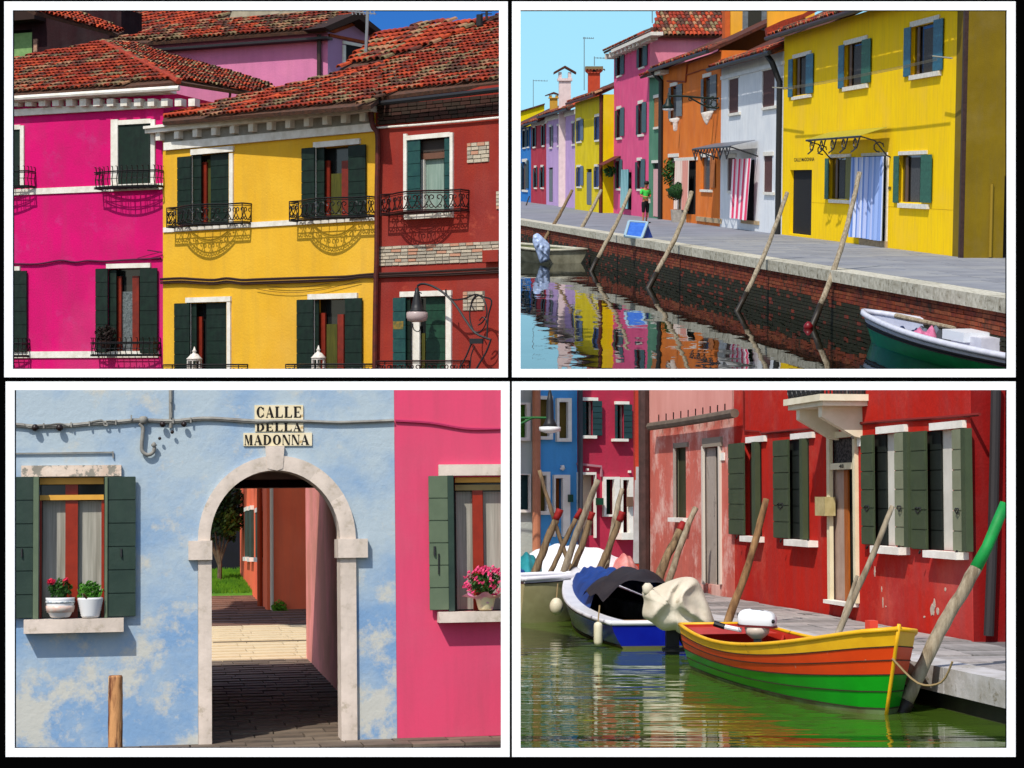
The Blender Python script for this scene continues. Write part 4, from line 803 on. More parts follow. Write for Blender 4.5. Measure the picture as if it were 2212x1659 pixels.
R6 = roofframe(P2, o6, e3, upv*math.cos(q_)+Vector((0,0,1))*math.sin(q_))
if R6.F.to_3x3().col[2].z < 0: X_, Y_, Z_ = R6.F.to_3x3().col; R6 = Fr(P2, basis(X_, -Y_, -Z_, o6))
rp = part('roof', MB().slab([(0,0,-.01),(4.4*U,0,-.01),(4.4*U,8*U,-.01),(2.2*U,8*U,-.01)], (0,0,-.1*U)), TERR, h6.root, R6)
tiles(rp, R6, [(0,0),(4.4*U,0),(4.4*U,8*U),(2.2*U,8*U)], .17*U, .4*U, (3,3,2,2,3,2), 200, random.Random(9)); eaves(h6, .5, .2, .36, 2, .9, seed=10, gut=None, lim=30)
h7 = House(Fr(P2, F2.F @ Matrix.Translation((0,-.5*U,0))), 'canal_house', 'small yellow house with navy blue shutters beyond the rose pink one', 0, 1, GZ, 3, YEL)
F7 = h7.fr; bpy.data.objects.remove(h7.root)
h7 = House(F7, 'canal_house', 'small yellow house with navy blue shutters beyond the rose pink one', F7.uz(1242,400)[0], F7.uz(1303,400)[0], GZ, F7.uz(1243,222)[1], stucco('lemon_plaster','#dcc404','#ccb404',scale=.5), depth=5)
for wq in (('e',552,612,1040,1222),('e',708,778,1008,1208),('e',552,612,1445,1612),('e',705,772,1440,1618)): w2(h7, *wq, NAVY, .1, .62, nb=3, closed=NAVY, dark=mat('grey_blue_shutter','#5a6a80'))
h7.win('D', (1266,1278,365,443), [('door',GRY,1267,1277,372,442,-.1,-.06)], DARK, name='doorway'); h7.wall(); part('downpipe', MB().tube([(h7.u1-.2*U,-.08*U,GZ),(h7.u1-.2*U,-.08*U,h7.z1)], .1*U, 8), MATS['rust_red_pipe'], h7.root, F7); eaves(h7, .4, .22, .36, 2, 3.5, p=24, seed=11, gut=MATS['rust_red_pipe'], lim=30)
part('shop_awning', MB().slab([(h7.u1,-.3*U,zt2(1310,358)),(h7.u1+2.4*U,-.3*U,zt2(1310,358)),(h7.u1+2.4*U,.5*U,zt2(1310,340)),(h7.u1,.5*U,zt2(1310,340))], (0,0,.05)), mat('maroon_tiles','#5a2018'), h7.root, F7)
h8 = House(F2, 'canal_house', 'pale lilac house with a white chimney rising from its front', ux(1180), ux(1245), GZ, zt2(1182, 252), stucco('lilac_wall_plaster','#bc9cc8','#ae90bc',scale=.6), depth=5)
for wq in (('e',318,350,1098,1272),('e',386,406,1090,1258),('e',512,546,1066,1246)): w2(h8, *wq, GRY, .1, .6, nb=3, left=False)
h8.win('D', (1185,1194,362,436), [('door',GRY,1186,1193,366,435,-.1,-.06)], DARK, name='doorway'); h8.wall(); bx(F2,'D',1180,1244,244,254,0,.2,'cornice',WHITE,h8.root); eaves(h8, .5, .22, .36, 2, 4.5, seed=12, lim=30)
def chimney(h, px, yb, yt, wpx, m, capm, style, back=0):
    L_ = (F2.F @ Vector((ux(px,300),0,0))).y+back; fr = frontal(P2, px, 300, L_); a, z0 = fr.uz(px-wpx/2, yb); b, z1 = fr.uz(px+wpx/2, yt); d = b-a; H = z1-z0
    c = part('chimney', MB().box(a, b, -d/2, d/2, (GZ if not back else z0-2.0*U), z0+H*.62), m, h.root, fr); cap = MB()
    if style == 'pitched':
        for sx in (-1, 1):
            for sy in (-1, 1): cap.box((a+b)/2+sx*d*.4-.09*U, (a+b)/2+sx*d*.4+.09*U, sy*d*.4-.09*U, sy*d*.4+.09*U, z0+H*.6, z0+H*.86)
        cap.box(a-.08*U, b+.08*U, -d/2-.08*U, d/2+.08*U, z0+H*.58, z0+H*.66); part('chimney_head', cap, m, c, fr)
        part('chimney_roof', MB().prism([(a-.3*U,z0+H*.8),((a+b)/2,z1),(b+.3*U,z0+H*.8),(b+.3*U,z0+H*.86),((a+b)/2,z1+.12*U),(a-.3*U,z0+H*.86)], -d*.7, d*.7), capm, c, fr)
    else:
        cap.prism([(a,z0+H*.6),(b,z0+H*.6),(b+.14*U,z0+H*.7),(b+.14*U,z0+H*.78),(a-.14*U,z0+H*.78),(a-.14*U,z0+H*.7)], -d*.62, d*.62); part('chimney_head', cap, m, c, fr)
        ft = MB()
        for q in range(6): tile_mb((d+.4*U)/6, .5*U, s=ft, o=(a-.1*U+(d+.4*U)/6*(q+.3), -d*.75, z1-.35*U))
        ft.box(a-.15*U, b+.15*U, -d*.6, d*.6, z1-.3*U, z1-.12*U); part('chimney_tiles', ft, capm, c, fr); part('vent_hole', MB().box((a+b)/2-.1*U,(a+b)/2+.1*U,-d*.64,-d*.62,z0+H*.66,z0+H*.74), DARK, c, fr)
chimney(h8, 1220, 214, 147, 26, stucco('chimney_white','#e0ccc8','#d0bcb8'), TERR, 'pitched')
chimney(h7, 1283, 188, 139, 26, stucco('chimney_red','#c04a30','#b04028'), TILE_MATS[3], 'tiled', 5*U)
chimney(h8, 1196, 226, 203, 17, stucco('chimney_gold','#c89a3c','#b88a34'), TERR, 'pitched', 6*U)
h9 = House(F2, 'canal_house', 'crimson house between the lilac and the blue ones', ux(1147), ux(1180), GZ, zt2(1148, 269), stucco('crimson_plaster','#b03444','#a02c3c',scale=.6), depth=5)
for wq in (('e',168,206,1106,1268),('e',248,280,1086,1256),('e',180,215,1450,1620),('e',235,275,1445,1620)): w2(h9, *wq, DTL, .3, .75, nb=3)
h9.wall(); bx(F2,'D',1147,1180,258,270,0,.2,'cornice',WHITE,h9.root); eaves(h9, .5, .22, .36, 2, 4.5, seed=13, lim=30)
h10 = House(F2, 'canal_house', 'blue house at the far end of the canal row', ux(1085), ux(1147), GZ, zt2(1125, 277), stucco('azure_plaster','#2c7ac0','#246cb0',scale=.6), depth=5)
for wq in (('e',85,118,1130,1275),('e',122,146,1120,1268),('e',75,140,1400,1640)): w2(h10, *wq, DTL, .2, .75, nb=3)
h10.wall(); eaves(h10, .4, .22, .36, 2, 4.5, seed=14, lim=30)
Fz = frontal(P2, 1150, 250, 165*U); t_ = thing('back_house', 'yellow gable top showing beyond the far crimson and blue houses', 'house', Fz, Fz.hit(1150,260)); pprism(Fz, [(1085,300),(1085,250),(1128,238),(1176,224),(1176,300)], -.5, 0, 'wall', MATS['lemon_plaster'], t_); pprism(Fz, [(1085,250),(1128,238),(1177,223),(1177,226),(1128,241),(1085,253)], -.6, .3, 'roof', TERR, t_)
# gold building behind
Lg = 78*U; Fg = frontal(P2, 1600, 60, Lg); t_ = thing('back_house', 'tall gold house with grey shutters rising behind the orange and white ones', 'house', Fg, Fg.hit(1600,130)); GO = stucco('gold_plaster','#e8a834','#dc9c2e',scale=.4)
pprism(Fg, [(1577,140),(1577,-12),(1760,-12),(1760,140)], -2, 0, 'wall', GO, t_); pprism(Fg, [(1566,120),(1566,-12),(1577,-12),(1577,120)], -2, .06, 'corner_strip', stucco('rust_orange_plaster','#c8602c','#b85628'), t_)
pprism(Fg, [(1552,140),(1552,97),(1571,84),(1620,70),(1625,62),(1700,72),(1740,92),(1740,140)], 0.01, .3, 'lower_wall', stucco('shaded_orange_plaster','#8a4a22','#7c421e'), t_); pprism(Fg, [(1550,99),(1571,85),(1622,70),(1622,66),(1571,81),(1550,95)], 0, .6, 'eave', TERR, t_)  # lower wall: orange browned to paint it in shade
w_ = part('window', MB().box(*Fg.uz(1616,30)[:1], Fg.uz(1645,30)[0], -.03, 0, Fg.uz(1620,66)[1], Fg.uz(1620,10)[1]), GLASS, t_, Fg)
for x0, x1 in ((1604,1616),(1645,1656)): r_ = rect(Fg,'D',x0,x1,10,66,.06); part('shutter', leaf_mb(*r_, .07, 4), GRY, w_, Fg)
r_ = rect(Fg,'D',1602,1660,64,68,.1); part('sill', MB().box(r_[0],r_[1],-.12,0,r_[2],r_[3]), WHITE, w_, Fg)
Fg2 = frontal(P2, 1680, 30, 66*U); t_ = thing('back_house', 'gold and orange wall with a small tiled roof just above the white house', 'house', Fg2, Fg2.hit(1690,100)); pprism(Fg2, [(1659,70),(1659,-8),(1740,-8),(1740,60),(1690,80)], -.5, 0, 'wall', GO, t_)
pprism(Fg2, [(1655,60),(1690,44),(1735,30),(1770,10),(1770,22),(1690,62),(1658,80)], 0, .8, 'roof', MATS['tile_red'], t_)
# antennas
def antenna(px, y0, y1, hx0, hx1, hy, lb):
    L_ = (F2.F @ Vector((ux(px,300),1.5,0))).y; fr = frontal(P2, px, 300, L_+1); mb = MB().tube(nail_path(fr,'D',[(px,y0),(px,y1)],0), .06, 4).tube(nail_path(fr,'D',[(hx0,hy),(hx1,hy+1)],0), .045, 4)
    for i in range(6): x = hx0+(hx1-hx0)*i/5; mb.tube(nail_path(fr,'D',[(x,hy-1.5),(x,hy+2)],0), .035, 3)
    solo('tv_antenna', lb, 'antenna', mb, mat('thin_grey_metal','#6c8088'), fr)
antenna(1152, 232, 172, 1152, 1182, 174, 'thin aerial at the far left over the small yellow gable'); antenna(1262, 195, 80, 1260, 1282, 82, 'tall thin aerial beside the red chimney'); antenna(1284, 142, 122, 1284, 1318, 125, 'short aerial on top of the red chimney'); antenna(1409, 50, 8, 1405, 1413, 14, 'thin aerial at the corner of the rose pink house roof')
# striped poles
for (x, yt, yb, lb) in ((1256,374,445,'left of the two red and blue spiral poles before the small yellow house'),(1273,370,448,'right of the two red and blue spiral poles before the small yellow house')):
    b_ = P2.gnd(x, yb, GZ); H = (yb-yt)/FPX*b_.y; t_ = thing('barber_pole', lb, 'striped pole', I2, b_, 'red and blue spiral poles'); R_ = [mat('pole_red','#c02818'), mat('pole_blue','#14246c')]
    mb = MB(); mb.add([b_+Vector((.17*U*math.cos(a*math.pi/6), .17*U*math.sin(a*math.pi/6), H*k/16)) for k in range(17) for a in range(12)], [])
    for k in range(16):
        for a in range(12): mb.f.append((k*12+a, k*12+(a+1)%12, (k+1)*12+(a+1)%12, (k+1)*12+a)); mb.m.append(((k*3+a)//6)%2)
    part('shaft', mb, R_, t_, I2); part('knob', MB().lathe(b_+Vector((0,0,H)), [(.17*U,0),(.19*U,.08*U),(.1*U,.2*U),(.02*U,.3*U)], 10), R_[1], t_, I2, True)
# planter with clipped ball
b_ = P2.gnd(1467, 480, GZ); t_ = thing('topiary_planter', 'clipped ball topiary in a white square planter before the orange house', 'planter', I2, b_); k_ = b_.y/FPX
mb = MB(); hw = 17*k_; H = 27*k_; mb.add([b_+Vector((sx*hw*.9,sy*hw*.9,0)) for sx, sy in ((-1,-1),(1,-1),(1,1),(-1,1))]+[b_+Vector((sx*hw,sy*hw,H)) for sx, sy in ((-1,-1),(1,-1),(1,1),(-1,1))], [(0,1,5,4),(1,2,6,5),(2,3,7,6),(3,0,4,7),(4,5,6,7)]); part('planter_box', mb, mat('chalky_planter','#a8a49c','#8c8880',scale=5,rough=.9), t_, I2)
part('stem', MB().tube([b_+Vector((0,0,H*.8)), b_+Vector((.02,0,58*k_))], .06, 6), WOODP, t_, I2)
GRN = mat('clipped_green','#16420e','#0c2a0a',scale=5,rough=.8); FOL = mat('leaf_green','#245a1c','#17380f',scale=6,rough=.7)
c_ = b_+Vector((-.03,0,66*k_)); bl = MB().lathe(c_, [(25*k_*.97*math.cos(a), 17*k_*.95*math.sin(a)) for a in [-math.pi/2+.05+i*(math.pi-.1)/10 for i in range(11)]], 16); part('ball', bl, GRN, t_, I2, True); part('leaves', MB().leaves(1400, c_, (26*k_,26*k_,18*k_), .065, random.Random(2), .88), GRN, t_, I2)
b_ = F2.hit(1446,372,.6); t_ = thing('hanging_plant', 'leafy plant hanging left of the orange house doorway', 'plant', F2, b_); part('leaves', MB().leaves(300, b_, (.35*U,.3*U,.5*U), .15, random.Random(3)), FOL, t_, F2)
b_ = F2.hit(1317,371,.8); t_ = thing('hanging_plant', 'small hanging plant between the small yellow and rose pink houses', 'plant', F2, b_); part('leaves', MB().leaves(200, b_, (.5*U,.3*U,.25*U), .15, random.Random(4)), FOL, t_, F2)
for x in (1348,1354,1360): pass
curtain(F2, 1342,1358,366,450, ([(0,'#7fa8ac'),(.5,'#3c6c74')], 5), 'pale teal strip curtain in the rose pink house doorway', .15, 5)
# fallen blue board
b_ = P2.gnd(1380, 516, GZ); k_ = b_.y/FPX; t_ = thing('folding_sign', 'blue folding street sign lying over on the pavement by the canal edge', 'sign', I2, b_)
Fb = frontal(P2, 1380, 516, b_.y); A4 = [Fb.uz(*p_) for p_ in ((1350,510),(1386,515),(1403,483),(1363,480))]
mb = MB(); mb.add([(A4[0][0],0,A4[0][1]),(A4[1][0],0,A4[1][1]),(A4[2][0],.9*U,A4[2][1]),(A4[3][0],.9*U,A4[3][1])], [(0,1,2,3)]); P4_ = [Vector(v) for v in mb.v]
BL = mat('sign_blue','#2a58b0','#3c6cc0',scale=4,rough=.5); part('board', mb, BL, t_, Fb)
mb = MB(); [mb.tube([P4_[i], P4_[(i+1)%4]], .085, 6) for i in range(4)]; part('frame', mb, mat('pale_blue_frame','#8aa4b4'), t_, Fb)
mb = MB(); g_ = Vector((*Fb.uz(1415,516)[:1], .9*U, Fb.uz(1415,516)[1])); mb.add([P4_[1], P4_[2], g_], [(0,1,2)]); mb.add([P4_[2], P4_[3], Vector((P4_[0].x+.2*U,1.3*U,P4_[0].z)), g_], [(0,1,2,3)]); part('rear_board', mb, mat('deep_blue_cloth','#0e3a9c'), t_, Fb)
# mooring posts
PG = 'mooring posts leaning from the canal towards the houses'
for top, bot, r, m_, lb, bd in (((1236,411),(1162,546),4,WOODP,'dark leaning mooring post nearest the small cream boat',0), ((1298,410),(1226,555),4.2,WOODP2,'leaning mooring post before the yellow and rose pink houses',0),
     ((1361,409),(1278,586),4.6,WOODP2,'grey leaning mooring post left of the fallen blue sign',.8), ((1493,414),(1402,622),5.5,WOODP2,'crooked yellowish mooring post before the ball topiary',1.4),
     ((1702,417),(1594,672),5.5,WOODP2,'leaning mooring post before the white house',.6), ((1859,374),(1756,706),6.6,WOODP2,'tallest pale mooring post, before the blue striped curtain',.8)):
    post(P2, 'mooring_post', lb, top, bot, WZ, r, 1.5*U, m_, group=PG, bend=bd, wet=.9 if bot[1] > 560 else .4, below=1.0)
for top, bot, lb in (((1144,424),(1124,468),'thin stake at the left edge of the canal row, upper one'), ((1159,474),(1143,502),'short stake behind the small cream boat')): post(P2, 'stake', lb, top, (bot[0], bot[1]+12), WZ, 1.6, .5*U, WETW)
b_ = P2.gnd(1746, 709, WZ); solo('buoy', 'small red float at the foot of the tallest mooring post', 'buoy', MB().lathe(b_, [(.06,-.11),(.15,-.04),(.17,.08),(.11,.17),(.04,.23)], 10), mat('red_float','#6a0c14',rough=.4), I2, smooth=True)
# boats
PLW = mat('boat_white', '#ccccd4', '#bcbcc6', scale=3, rough=.35); PLW2 = mat('boat_cream', '#b4b09c', '#9a9684', scale=3, rough=.6)
BG = mat('boat_green', '#0a9448', '#08803e', scale=2, rough=.3); RUB = mat('black_rubber','#0c0c12',rough=.5)
A_, B_ = P2.gnd(2330, 838, WZ), P2.gnd(1882, 738, WZ)
w1 = lambda t: max(.0, (1-t**3.2))**.75*(.86+.14*math.sin(math.pi*min(1,t*1.2))); s1 = lambda t: (.36+.12*t*t)*U
bt, FBt, Lt, pos = boat(P2, 'rowing_boat', 'green hulled rowing boat with white inside, at the lower right of the canal', A_, B_, 1.55*U, w1, s1, [(0,.3,PLW,'white_strake'),(.3,.42,RUB,'rubbing_strip'),(.42,1.3,BG,'hull')], mat('boat_inside','#b0b4c4','#a0a4b4',scale=3,rough=.5), PLW, .05*U, .4*U, floor=.35*U)
part('stern_locker', MB().box(*ub(2.9,4.0,-.55,.1,.12,.42)), PLW, bt, FBt)
th = part('thwart', MB().box(*ub(1.9,2.3,-.6,.6,.22,.27)), PLW, bt, FBt)
part('seat_box', MB().box(*ub(3.3,4.1,-.5,.2,.33,.47)), mat('bright_white_plastic','#d8dce0',rough=.3), bt, FBt)
t_ = thing('boat_clutter', 'pink and grey clothes heaped inside the green rowing boat', 'clothes', FBt, (Lt*.72,0,.2)); rr = random.Random(6)
for k, (a, b, c, mm) in enumerate(((.66,.1,.3,mat('pink_cloth','#c07090','#a05070',scale=9,rough=.9)),(.7,-.1,.3,mat('grey_cloth','#5c6470','#454c58',scale=9,rough=.9)),(.62,-.15,.26,mat('charcoal_cloth','#34383e',rough=.9)),(.78,.0,.22,mat('navy_cloth','#18284c',rough=.9)))):
    bl = MB().grid(lambda p_, q: (a*Lt+(p_-.5)*1.1*U, (b+(q-.5)*.5)*U, .16*U+c*U*math.sin(math.pi*p_)*math.sin(math.pi*q)*(.6+.35*math.sin(p_*17+k)+.3*math.sin(q*13+p_*9))), 16, 12); part('cloth', bl, mm, t_, FBt, True)
solo('oar', 'weathered wooden oar lying across the green rowing boat', 'oar', MB().tube([(Lt*.82,.1*U,.52*U),(Lt*.6,-.35*U,.4*U)], [.045*U,.035*U], 8), WOODP2, FBt)
A_, B_ = P2.gnd(1222, 569, WZ), P2.gnd(1050, 556, WZ)
bt, FBs, Ls, pos = boat(P2, 'small_boat', 'small cream boat with a wrapped outboard at the left of the canal', A_, B_, 1.6*U, lambda t: max(0,(1-t**3))**.7*.95+.02, lambda t: (.42+.1*t)*U, [(0,.15,PLW2,'rail'),(.15,1.2,mat('boat_cream_hull','#a09c84','#7c7862',scale=2,rough=.5),'hull')], mat('boat_olive','#6c7048','#585c3a',scale=3,rough=.8), PLW2, .05*U, .3*U, floor=.35*U)
t_ = thing('motor_cover', 'pale blue plastic wrapped round the outboard of the small cream boat', 'cover', I2, P2.gnd(1175,570,WZ)); pillow(P2, [(1152,508),(1162,504),(1176,516),(1188,530),(1187,552),(1186,562),(1172,568),(1166,566),(1160,548),(1151,525)], P2.gnd(1175,571,WZ).y, .22*U, mat('pale_blue_plastic','#a8b8d4','#8a9cc0',scale=7,rough=.35), 'cover', t_)
# person
def person(P, base, H, lb):
    F_ = Fr(P, Matrix.Translation(base) @ Matrix.Rotation(math.radians(25), 4, 'Z')); t = thing('person', lb, 'person', F_, (0,0,0)); SK = mat('skin','#a8694a',rough=.6)
    def skin(name, vs, es, rad, m, root=0):
        me = bpy.data.meshes.new(name); me.from_pydata([(a*H,b*H,c*H) for a,b,c in vs], es, []); me.materials.append(m); o = bpy.data.objects.new(name, me); _link(o, P, F_.F, t)
        md = o.modifiers.new('skin', 'SKIN'); 
        for i, r in enumerate(rad): me.skin_vertices[0].data[i].radius = (r*H, r*H*.85)
        me.skin_vertices[0].data[root].use_root = True; md.use_smooth_shade = True; s_ = o.modifiers.new('sub', 'SUBSURF'); s_.levels = s_.render_levels = 1; return o
    V = [(0,0,.52),(0,0,.6),(0,.005,.7),(0,0,.79),(0,-.01,.84),(0,-.035,.875),(0,-.055,.925),(0,-.055,.975),
         (-.1,0,.785),(-.135,.0,.65),(-.05,-.12,.62),(-.015,-.14,.63),(.1,0,.785),(.135,0,.65),(.05,-.12,.62),(.015,-.14,.635),
         (-.05,0,.5),(-.06,-.01,.28),(-.06,.0,.05),(-.06,-.05,.015),(.05,0,.5),(.06,.02,.28),(.055,.06,.05),(.055,.0,.015)]
    E = [(0,1),(1,2),(2,3),(3,4),(4,5),(5,6),(6,7),(3,8),(8,9),(9,10),(10,11),(3,12),(12,13),(13,14),(14,15),(0,16),(16,17),(17,18),(18,19),(0,20),(20,21),(21,22),(22,23)]
    skin('body', V, E, [.07,.065,.075,.06,.03,.04,.055,.035,.035,.025,.018,.018,.035,.025,.018,.018,.05,.035,.022,.018,.05,.035,.022,.018], SK)
    skin('shirt', [(0,0,.56),(0,0,.63),(0,.005,.72),(0,0,.79),(-.1,0,.79),(-.128,0,.68),(.1,0,.79),(.128,0,.68)], [(0,1),(1,2),(2,3),(3,4),(4,5),(3,6),(6,7)], [.085,.08,.088,.065,.045,.038,.045,.038], mat('lime_shirt','#4ad054','#3cb848',scale=9,rough=.9))
    skin('shorts', [(0,0,.56),(0,0,.5),(-.055,0,.44),(-.06,-.01,.24),(.055,0,.44),(.06,.02,.24)], [(0,1),(1,2),(2,3),(1,4),(4,5)], [.085,.085,.062,.045,.062,.045], mat('black_cloth','#0c0c10',rough=.9))
    hb = MB().lathe(Vector((0,-.045*H,.955*H)), [(.02*H,-.05*H),(.055*H,-.03*H),(.062*H,.0),(.055*H,.035*H),(.02*H,.055*H)], 12); part('hair', hb, mat('dark_hair','#140c0a',rough=.6), t, F_, True)
    for sx in (-1,1): part('shoe', MB().box(sx*.06*H-.03*H, sx*.06*H+.03*H, -.1*H, .03*H, 0, .03*H), mat('dark_shoe','#1a1414'), t, F_)
    part('phone', MB().box(-.02*H,.02*H,-.17*H,-.16*H,.64*H,.69*H), mat('phone_black','#0a0a0a',rough=.2), t, F_)
    part('apron', MB().box(.05*H,.1*H,-.07*H,-.06*H,.48*H,.58*H), WHITE, t, F_)
b_ = P2.gnd(1394, 482, GZ); person(P2, b_, 90/FPX*b_.y, 'person in lime green shirt and black shorts looking down at their hands on the pavement')
# ================================================================== PLACE 3: blue wall with the arch, pink wall beside it
P3 = Panel(340, 1200); W3 = wallframe(P3, 600, 1603, 24); G3 = P3.at(600, 1603, 24).z; I3 = ident(P3)
BLU = mat('flaking_blue_plaster', '#8aa2ba', '#a4b2ba', scale=1.1, lo=.36, hi=.62, rough=.9, bump=.35, bscale=14, col3='#b6b6ae', s3=1.5, t3=.56, w3=.1, spec=.15)
def blue_low():
    """the flaking gets denser near the ground: damp wear with its own shape"""
    m = BLU; N = m.node_tree.nodes; Lk = m.node_tree.links; mr = [n for n in N if n.type == 'MAP_RANGE'][-1]
    tc = [n for n in N if n.type == 'TEX_COORD'][0]; sp = N.new('ShaderNodeSeparateXYZ'); Lk.new(tc.outputs['Object'], sp.inputs[0])
    m1 = N.new('ShaderNodeMapRange'); m1.inputs[1].default_value = 2.4; m1.inputs[2].default_value = .6; m1.inputs[3].default_value = 0; m1.inputs[4].default_value = .075; Lk.new(sp.outputs['Z'], m1.inputs[0])
    src = mr.inputs[0].links[0].from_socket; ad = N.new('ShaderNodeMath'); ad.operation = 'ADD'; Lk.new(src, ad.inputs[0]); Lk.new(m1.outputs[0], ad.inputs[1]); Lk.new(ad.outputs[0], mr.inputs[0])
    m2 = [n for n in N if n.type == 'MAP_RANGE'][0]; mx = m2.outputs[0].links[0].to_node; m3 = N.new('ShaderNodeMapRange'); m3.inputs[1].default_value = 1.0; m3.inputs[2].default_value = 3.4; m3.inputs[3].default_value = -.25; m3.inputs[4].default_value = .3
    Lk.new(sp.outputs['Z'], m3.inputs[0]); a2 = N.new('ShaderNodeMath'); a2.operation = 'ADD'; a2.use_clamp = True; Lk.new(m2.outputs[0], a2.inputs[0]); Lk.new(m3.outputs[0], a2.inputs[1]); Lk.new(a2.outputs[0], mx.inputs[0])
    mx.inputs[6].default_value = (*lin('#7696b8'), 1)
blue_low()
PK3 = stucco('raspberry_plaster', '#d44468', '#c84a68', scale=.7, bump=.1, col3='#c04260', s3=.5, t3=.6, w3=.2)
SH3 = mat('bottle_green_shutter', '#1c3028', '#2a3c32', scale=3, rough=.6, bump=.1, bscale=20, streak=.35); SH3B = mat('grey_green_shutter', '#5e6c54', '#52604a', scale=3, rough=.6, streak=.35)
LST = mat('limestone', '#d6c6b8', '#beb0a2', scale=2.5, streak=.35, rough=.85, bump=.3, bscale=12, col3='#b0a290', s3=5, t3=.57, w3=.08); LST2 = mat('flaking_lintel', '#dccab8', '#c8b09c', scale=4, rough=.9, bump=.5, bscale=12, col3='#8a8478', s3=7, t3=.52, w3=.04)
YB = mat('yellow_blind_box', '#d8a040', '#c89038', scale=3, rough=.5); NET = mat('net_curtain', '#a8a498', '#7c7a6e', scale=3, stretch=(7,1,.25), rough=.9); RS = mat('red_sash_paint', '#942a10', '#7c200c', scale=4, rough=.35)
CRY = mat('deep_glass', (.02,.022,.02), rough=.08)
b3 = House(W3, 'arch_house', 'flaking pale blue wall with a stone arch and a shuttered window', W3.uz(-60,1300)[0], W3.uz(855,1300)[0], G3, W3.uz(400,818)[1], BLU, z1r=W3.uz(855,818)[1], depth=0)
uA = lambda x, y=1300: W3.uz(x, y)[0]; zA = lambda y, x=600: W3.uz(x, y)[1]
cxu = (uA(427.5)+uA(769))/2; ro = (uA(769)-uA(427.5))/2; zs = zA(1166); zt = zA(984.5); ai = (uA(735)-uA(454))/2; cxi = (uA(735)+uA(454))/2; zi = zA(1016)
b3.open.append((cxu-ro, cxu+ro, G3, zt+.02))
def spandrel(mb):
    n = 24; P_ = [(cxu-ro*math.cos(math.pi*i/n), zs+(zt-zs)*math.sin(math.pi*i/n)) for i in range(n+1)]
    for (a, b), (c, d) in zip(P_, P_[1:]): mb.quad((a,0,b),(c,0,d),(c,0,zt+.02),(a,0,zt+.02))
b3.extra = spandrel
gl = b3.win('D', (84,226,1030,1336), [('blind_box',YB,86,224,1032,1046,-.1,-.06),('transom',YB,86,224,1069,1080,-.11,-.07),('sash',RS,141,168,1046,1336,-.15,-.1),('sash',RS,219,225,1080,1336,-.15,-.1),('sash',RS,85,90,1080,1336,-.15,-.1),('curtain',NET,92,141,1082,1320,-.19,-.17),('curtain',NET,168,219,1082,1320,-.19,-.17),
   ('shutter',SH3,14,71,1030,1336,.03,.08),('shutter',SH3,232,293,1029.5,1332,.03,.08),('shutter_edge',SH3B,71.5,83,1030,1337,-.04,.1),('shutter_edge',SH3B,226,232,1030,1335,-.04,.1),('lintel',LST2,46,262,1005,1029,0,.05),('sill',LST,51,267,1337,1367,0,.2)], CRY, rec=.2, nb=6)
b3.wall()
hw_ = MB()
for x, y in ((47,1195),(262,1195)): hw_.tube([W3.hit(x,y-10,.09),W3.hit(x,y+8,.1)], .012, 5)
part('shutter_latch', hw_, IRON, b3.root, W3)
# stone arch
n = 28; am = MB(); ring_o = [(cxu-ro*math.cos(math.pi*i/n), zs+(zt-zs)*math.sin(math.pi*i/n)) for i in range(n+1)]; ring_i = [(cxi-ai*math.cos(math.pi*i/n), zs+(zi-zs)*math.sin(math.pi*i/n)) for i in range(n+1)]
voff = [0, 5, 9, 13, 15, 19, 23, 28]
for q in range(7):
    i0, i1 = voff[q], voff[q+1]; m_ = MB(); g = .0 
    for i in range(i0, i1):
        a, b, c, d = ring_o[i], ring_o[i+1], ring_i[i+1], ring_i[i]
        m_.add([(a[0],-.05,a[1]),(b[0],-.05,b[1]),(c[0],-.05,c[1]),(d[0],-.05,d[1]),(a[0],.42,a[1]),(b[0],.42,b[1]),(c[0],.42,c[1]),(d[0],.42,d[1])], [(0,1,2,3),(3,2,6,7),(0,4,5,1),(4,7,6,5)])
    e0, e1 = (ring_o[i0], ring_i[i0]), (ring_o[i1], ring_i[i1])
    part('arch_stone', m_, LST, b3.root, W3)
kx0, kx1 = W3.uz(573,990)[0], W3.uz(614,990)[0]
part('keystone', MB().prism([(kx0,zA(964)),(kx1,zA(964)),(kx1-.02,zA(1012)),(cxu,zA(1017)),(kx0+.02,zA(1012))], -.058, .3), LST, b3.root, W3)
for (x0, x1, xb0, xb1, side) in ((428,459,436,464,0),(740,769,742,769,1)):
    a, b = uA(x0), uA(x1)
    if side: a = uA(735)
    else: b = uA(457)
    part('pillar', MB().box(a, b, -.05, .42, G3-.02, zA(1207)), LST, b3.root, W3)
    ia, ib = (uA(407), uA(458)) if not side else (uA(730), uA(794)); part('impost', MB().box(ia, ib, -.09, .44, zA(1207), zs), LST, b3.root, W3)
